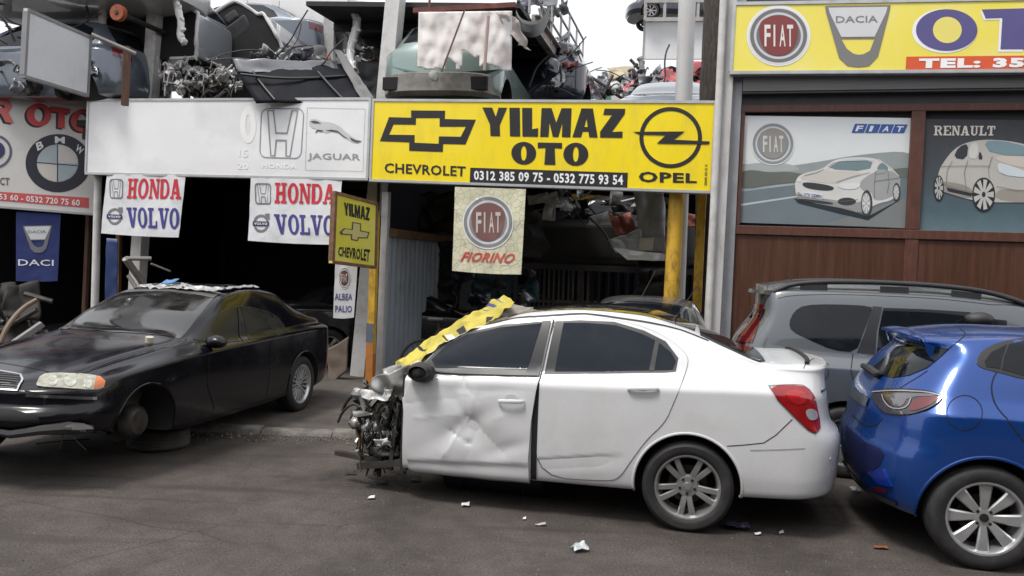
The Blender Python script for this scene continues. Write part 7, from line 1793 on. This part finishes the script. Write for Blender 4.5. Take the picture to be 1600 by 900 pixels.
hung('grey_foil', 'crumpled grey foil hanging beside the cracked banner', 'scrap', [([(852, 300, 12), (872, 298, 12), (868, 344, 12), (848, 342, 12)], FG, .08), ([(824, 306, 12), (858, 302, 12), (856, 318, 12), (826, 320, 12)], FG, .06)])
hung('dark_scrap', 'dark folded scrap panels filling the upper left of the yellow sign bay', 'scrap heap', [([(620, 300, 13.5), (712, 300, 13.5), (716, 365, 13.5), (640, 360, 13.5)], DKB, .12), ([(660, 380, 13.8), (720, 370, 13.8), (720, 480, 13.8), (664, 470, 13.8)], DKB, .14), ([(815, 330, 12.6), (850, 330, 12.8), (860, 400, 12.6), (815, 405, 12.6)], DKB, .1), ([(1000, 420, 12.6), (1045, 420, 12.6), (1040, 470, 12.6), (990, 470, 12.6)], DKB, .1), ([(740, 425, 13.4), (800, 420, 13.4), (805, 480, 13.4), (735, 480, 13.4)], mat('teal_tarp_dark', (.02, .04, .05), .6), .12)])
t = thing('yellow_beam', 'short yellow beam deep in the bay above the white pillar', 'beam', aty(912, 308, 15)); MB().beam(aty(868, 306, 15), aty(958, 312, 15), .12, .11).build('beam', YEL, t)
t = thing('bar_fence', 'rusty grey fence of close upright bars at the back of the yellow sign bay', 'fence', aty(850, 470, 15)); mb = MB()
for k in range(13): mb.beam(aty(836 + k * 7.6, 406, 15), aty(834 + k * 7.6, 478, 15), .03, .03)
for y in (410, 470): mb.beam(aty(832, y, 15.03), aty(932, y + 2, 15.03), .04, .05)
mb.build('bars', mat('fence_bar', (.33, .31, .27), .6, dirt=(.15, .09, .05), damt=.6), t)
hung('blue_tarp', 'crumpled blue-green tarpaulin hanging at the back of the bay', 'tarpaulin', [([(806, 442, 14), (838, 436, 14), (842, 470, 14), (806, 474, 14)], mat('teal_tarp', (.06, .15, .18), .6), .08)])
q = aty(1005, 470, 10.0)
generic('grey_sedan', 'dusty dark grey sedan, only its roof showing over the white sedan', 'sedan', paint('dusty_grey_paint', (.055, .056, .058), rough=.4, dirt=(.12, .11, .10), damt=.5), pm(Vector((q.x - .1, 9.35, .035)), REAR_NEAR))
mb = MB(); mb.tube([aty(996, 476, 9.9), aty(1024, 424, 9.9)], [.007, .004], 6); al = mb.build('car_aerial', PLAST, bpy.data.objects['grey_sedan'], smooth=True)
def bicycle():
    t = thing('bicycle', 'dark old bicycle leaning by the corrugated sheet, behind the white sedan hood', 'bicycle', aty(678, 575, 11.2)); mb = MB(); z = .04
    o = aty(660, 520, 11.3); fx = Vector((.85, .45, 0)).normalized()
    def P(a, h): return Vector((o.x, o.y, 0)) + fx * a + Vector((0, 0, h))
    for pts in ([P(0, .36), P(.25, .85), P(.70, .82), P(.45, .32), P(.0, .36)], [P(.25, .85), P(.45, .32)], [P(.70, .82), P(.95, .36)], [P(.70, .82), P(.68, 1.02), P(.60, 1.06)], [P(.25, .85), P(.22, .96)]): mb.tube(pts, .017, 8)
    for s in (-1, 1): mb.tube([P(.62, 1.05), P(.6, 1.07) + Vector((-.25 * s * fx.y, .25 * s * fx.x, .02))], .013, 8)
    mb.build('frame', mat('bike_frame', (.05, .02, .02), .5), t, smooth=True)
    for a in (0, .95):
        w_ = MB(); M = Matrix.Translation(P(a, .36)) @ Matrix.Rotation(math.atan2(fx.y, fx.x), 4, 'Z'); w_.lathe([(.30, -.015), (.335, -.018), (.34, 0), (.335, .018), (.30, .015)], 40, M)
        for k in range(9): c_, s_ = math.cos(k * .698), math.sin(k * .698); w_.tube([M @ Vector((0, 0, 0)), M @ Vector((.31 * c_, 0, .31 * s_))], .003, 4)
        w_.build('wheel', RUB, t, smooth=True)
    m2 = MB(); m2.box(P(.2, .98), (.24, .13, .06)); s = m2.build('saddle', PLAST, t); bevel_mod(s, .025, 3)
bicycle()
# left bay: poles, planks and odd pieces behind the black sedan
t = thing('metal_arm', 'bent metal arms sticking out by the square white post above the black sedan', 'scrap', aty(205, 430, 11.6)); mb = MB()
for a, b, r in (((196, 404, 11.3), (236, 404, 11.5), .03), ((196, 404, 11.3), (222, 440, 11.6), .05), ((236, 412, 11.6), (266, 424, 11.8), .015), ((200, 430, 11.5), (216, 455, 11.5), .03)): mb.tube([aty(*a), aty(*b)], r, 8)
mb.build('arm', mat('scrap_arm', (.30, .28, .26), .5, metal=.4, dirt=(.1, .08, .06)), t, smooth=True)
t = thing('blue_sheet', 'narrow blue sheet standing between the posts left of the black sedan roof', 'sheet', aty(176, 480, 12.2)); crumple('sheet', [aty(166, 372, 12.2), aty(184, 374, 12.2), aty(183, 486, 12.2), aty(164, 484, 12.2)], mat('deep_blue_sheet', (.02, .04, .13), .5), t, .02, 3, thick=.02)
t = thing('scrap_hoop', 'curved brown rim strip standing in the bay at the far left', 'scrap', aty(2, 540, 9.6)); mb = MB(); mb.tube(chaikin([aty(0, 536, 9.6), aty(12, 508, 9.7), (aty(34, 482, 9.9)), aty(58, 468, 10.0)], 2, False), .03, 8); mb.build('strip', mat('brown_strip', (.17, .12, .08), .6), t, smooth=True)
t = thing('plank', 'grey channel plank leaning at the far left behind the black sedan hood', 'plank', aty(30, 535, 9.4)); MB().beam(aty(22, 536, 9.4), aty(66, 506, 9.6), .12, .06).build('board', mat('grey_channel', (.20, .20, .20), .6), t)
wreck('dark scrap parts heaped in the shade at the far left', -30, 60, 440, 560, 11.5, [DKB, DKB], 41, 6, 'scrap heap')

# ---------------------------------------------------------------- litter on the road
def litter(name, label, px, py, w, h, m_, amp=.02, seed=1.0, lift=.012, cat='litter', rz=0.0):
    c0 = atz(px, py, 0); t = thing(name, label, cat, c0); e = Vector((math.cos(rz), math.sin(rz), 0)); f = Vector((-math.sin(rz), math.cos(rz), 0)); z = Vector((0, 0, lift))
    crumple('sheet', [c0 - e * w - f * h + z, c0 + e * w - f * h + z, c0 + e * w + f * h + z * 1.8, c0 - e * w + f * h + z], m_, t, amp, 14, n=10, seed=seed)
PAPER = mat('paper_white', (.62, .62, .62), .7)
litter('crushed_carton', 'crushed silvery carton lying alone on the near asphalt', 905, 861, .05, .045, mat('carton_foil', (.42, .45, .46), .4, var=.35, scale=25), .022, 1, .02, rz=.3)
litter('paper_scrap', 'white paper scrap in front of the dented white door', 727, 792, .028, .02, PAPER, .015, 2)
litter('paper_scrap', 'small white crumb of paper below the torn front end', 580, 780, .024, .018, PAPER, .012, 3)
litter('paper_scrap', 'flat pale wrapper in front of the rear white door', 845, 822, .035, .014, mat('wrapper_grey', (.4, .39, .37), .6), .01, 4)
litter('paper_scrap', 'tiny white crumb left of the flat pale wrapper', 819, 813, .012, .01, PAPER, .008, 5)
litter('paper_scrap', 'white twisted tissue between the white sedan and the blue hatchback', 1337, 770, .04, .025, PAPER, .022, 6, .02)
litter('paper_scrap', 'white paper scrap just right of the purple rag', 1184, 837, .022, .01, PAPER, .008, 7)
litter('paper_scrap', 'white crumb between the purple rag and the orange leaf', 1221, 835, .016, .012, PAPER, .01, 8)
litter('purple_rag', 'dark purple rag beside the rear wheel of the white sedan', 1152, 828, .085, .05, mat('rag_purple', (.035, .028, .06), .9), .035, 9, .02, 'rag')
litter('fallen_leaf', 'curled orange leaf on the asphalt under the blue hatchback', 1376, 858, .045, .02, mat('leaf_orange', (.26, .085, .025), .8), .012, 10, .01, 'leaf')
litter('plastic_shard', 'black plastic shard below the torn front end, nearest the camera', 596, 757, .05, .03, PLAST, .02, 11, .012, 'shard')
litter('plastic_shard', 'black plastic shard at the foot of the dented door', 650, 752, .04, .03, PLAST, .02, 12, .012, 'shard')
litter('plastic_shard', 'dark plastic shard farther out left of the torn front end', 548, 742, .045, .02, PLAST, .02, 13, .012, 'shard')
def debris():
    mb = MB(); rnd = random.Random(77)
    for k in range(2600):
        if k < 300: q = atz(rnd.gauss(600, 45), rnd.gauss(752, 16), 0)
        else: q = atz(rnd.uniform(0, 1600), rnd.uniform(690, 899), 0)
        s = rnd.uniform(.002, .0065) if k > 60 else rnd.uniform(.005, .010); M = Matrix.Rotation(rnd.uniform(0, 6), 3, 'Z')
        mb.add([M @ (Vector(v) * s) + q for v in ((1, 0, .2), (-.8, .5, .1), (-.6, -.8, .1), (.1, .1, .8))], [(0, 1, 3), (1, 2, 3), (2, 0, 3), (0, 2, 1)])
    setp(mb.build('road_grit', mat('grit', (.13, .12, .11), .9, var=.85, scale=30)), label='scattered grit and glass crumbs on the asphalt', kind='stuff')
debris()
# shop row across the road, behind the camera: what the car windows mirror
t = thing('facing_building', 'plain dull building row across the road, mirrored in the car windows', 'building', (0, -9, 0))
mb = MB()
for x0, x1, h in ((-35, -13, 6.5), (-12.6, -4, 9.5), (-3.6, 3, 7.2), (3.4, 11, 11), (11.4, 35, 7.5)): mb.box(((x0 + x1) / 2, -12, h / 2), (x1 - x0, 6, h))
mb.build('wall', mat('facing_wall', (.12, .11, .10), .9, var=.3, scale=.4), t)
mb = MB(); mb.box((0, -8.6, 4.3), (70.4, 1.4, .15)); mb.build('canopy', mat('facing_canopy', (.2, .19, .18), .8), t)
mb = MB()
for k in range(14): mb.box((-32 + k * 4.9, -8.97, 1.5), (3.6, .06, 2.8))
mb.build('shutter', mat('facing_shutter', (.06, .06, .065), .6), t)
bent('torn_pillar', 'white torn pillar at the near end of the silver scrap sedan', [(272, -12, 12.2), (278, 15, 12.2), (284, 40, 12.2), (280, 56, 12.2), (289, 68, 12.2)], .055, WHP)
# loose sheet pieces, struts and cables heaped between the shells
def clutter(label, x0, x1, y0, y1, Y0, Y1, mats, seed, n=10, nt=8, s=1.0):
    t = thing('scrap_heap', label, 'scrap heap', aty((x0 + x1) / 2, y1, (Y0 + Y1) / 2)); rnd = random.Random(seed)
    for k in range(n):
        x, y, Y = rnd.uniform(x0, x1), rnd.uniform(y0, y1), rnd.uniform(Y0, Y1); w, h = rnd.uniform(10, 30) * s, rnd.uniform(6, 20) * s; a = rnd.uniform(-.8, .8); c_, s_ = math.cos(a), math.sin(a)
        q = [(x + (i * c_ - j * s_), y + (i * s_ + j * c_), Y + rnd.uniform(-.25, .25)) for i, j in ((-w / 2, -h / 2), (w / 2, -h / 2 * rnd.uniform(.2, 1)), (w / 2 * rnd.uniform(.4, 1), h / 2), (-w / 2, h / 2))]
        crumple('scrap_panel', [aty(*p) for p in q], mats[k % len(mats)], t, .07, 6, n=9, seed=seed + k * 1.7, thick=.006)
    mb = MB()
    for k in range(nt):
        a = aty(rnd.uniform(x0, x1), rnd.uniform(y0, y1), rnd.uniform(Y0, Y1)); L = [a]
        d = Vector((rnd.uniform(-1, 1), rnd.uniform(-.4, .4), rnd.uniform(-.5, .9)))
        for i in range(4): d = d + Vector((rnd.uniform(-.4, .4), rnd.uniform(-.2, .2), rnd.uniform(-.5, .3))); L.append(L[-1] + d * .16)
        mb.tube(chaikin(L, 1, False), rnd.uniform(.006, .022), 6)
    mb.build('strut_tangle', PLAST, t, smooth=True)
clutter('small torn parts heaped behind the floor pan, left of the white square post', 545, 604, 62, 150, 12.8, 14.5, [DWH, GREY, FG, NAVY, PNK], 101, 14, 10)
clutter('torn sheet pieces piled on top of the floor pan flange', 385, 520, 78, 104, 11.9, 12.6, [GREY, FG, NAVY, DWH], 113, 12, 10)
clutter('thin broken parts hanging under the right edge of the upper deck', 845, 905, 70, 150, 13.2, 14.6, [GREY, NAVY, RB, FG], 127, 14, 12)
clutter('broken plastic and cables stuffed between the white scrap car and the blank panel', 2, 150, 45, 140, 11.9, 12.4, [NAVY, DKB, GREY], 131, 14, 12, 1.4)
clutter('odd wreck pieces lined along the deck edge behind the white pole', 940, 1110, 104, 150, 17.0, 18.0, [DWH, REDP, GREY, FG, NAVY], 139, 22, 12, .8)
clutter('small parts and brackets hanging from the ceiling of the yellow sign bay', 840, 1040, 296, 345, 12.4, 14.0, [FG, DWH, DKB, GREY, NAVY], 149, 18, 14)
clutter('dim heap of parts on the floor behind the corrugated sheet', 700, 830, 430, 500, 12.6, 14.5, [DKB, NAVY, GREY], 157, 14, 10, 1.3)
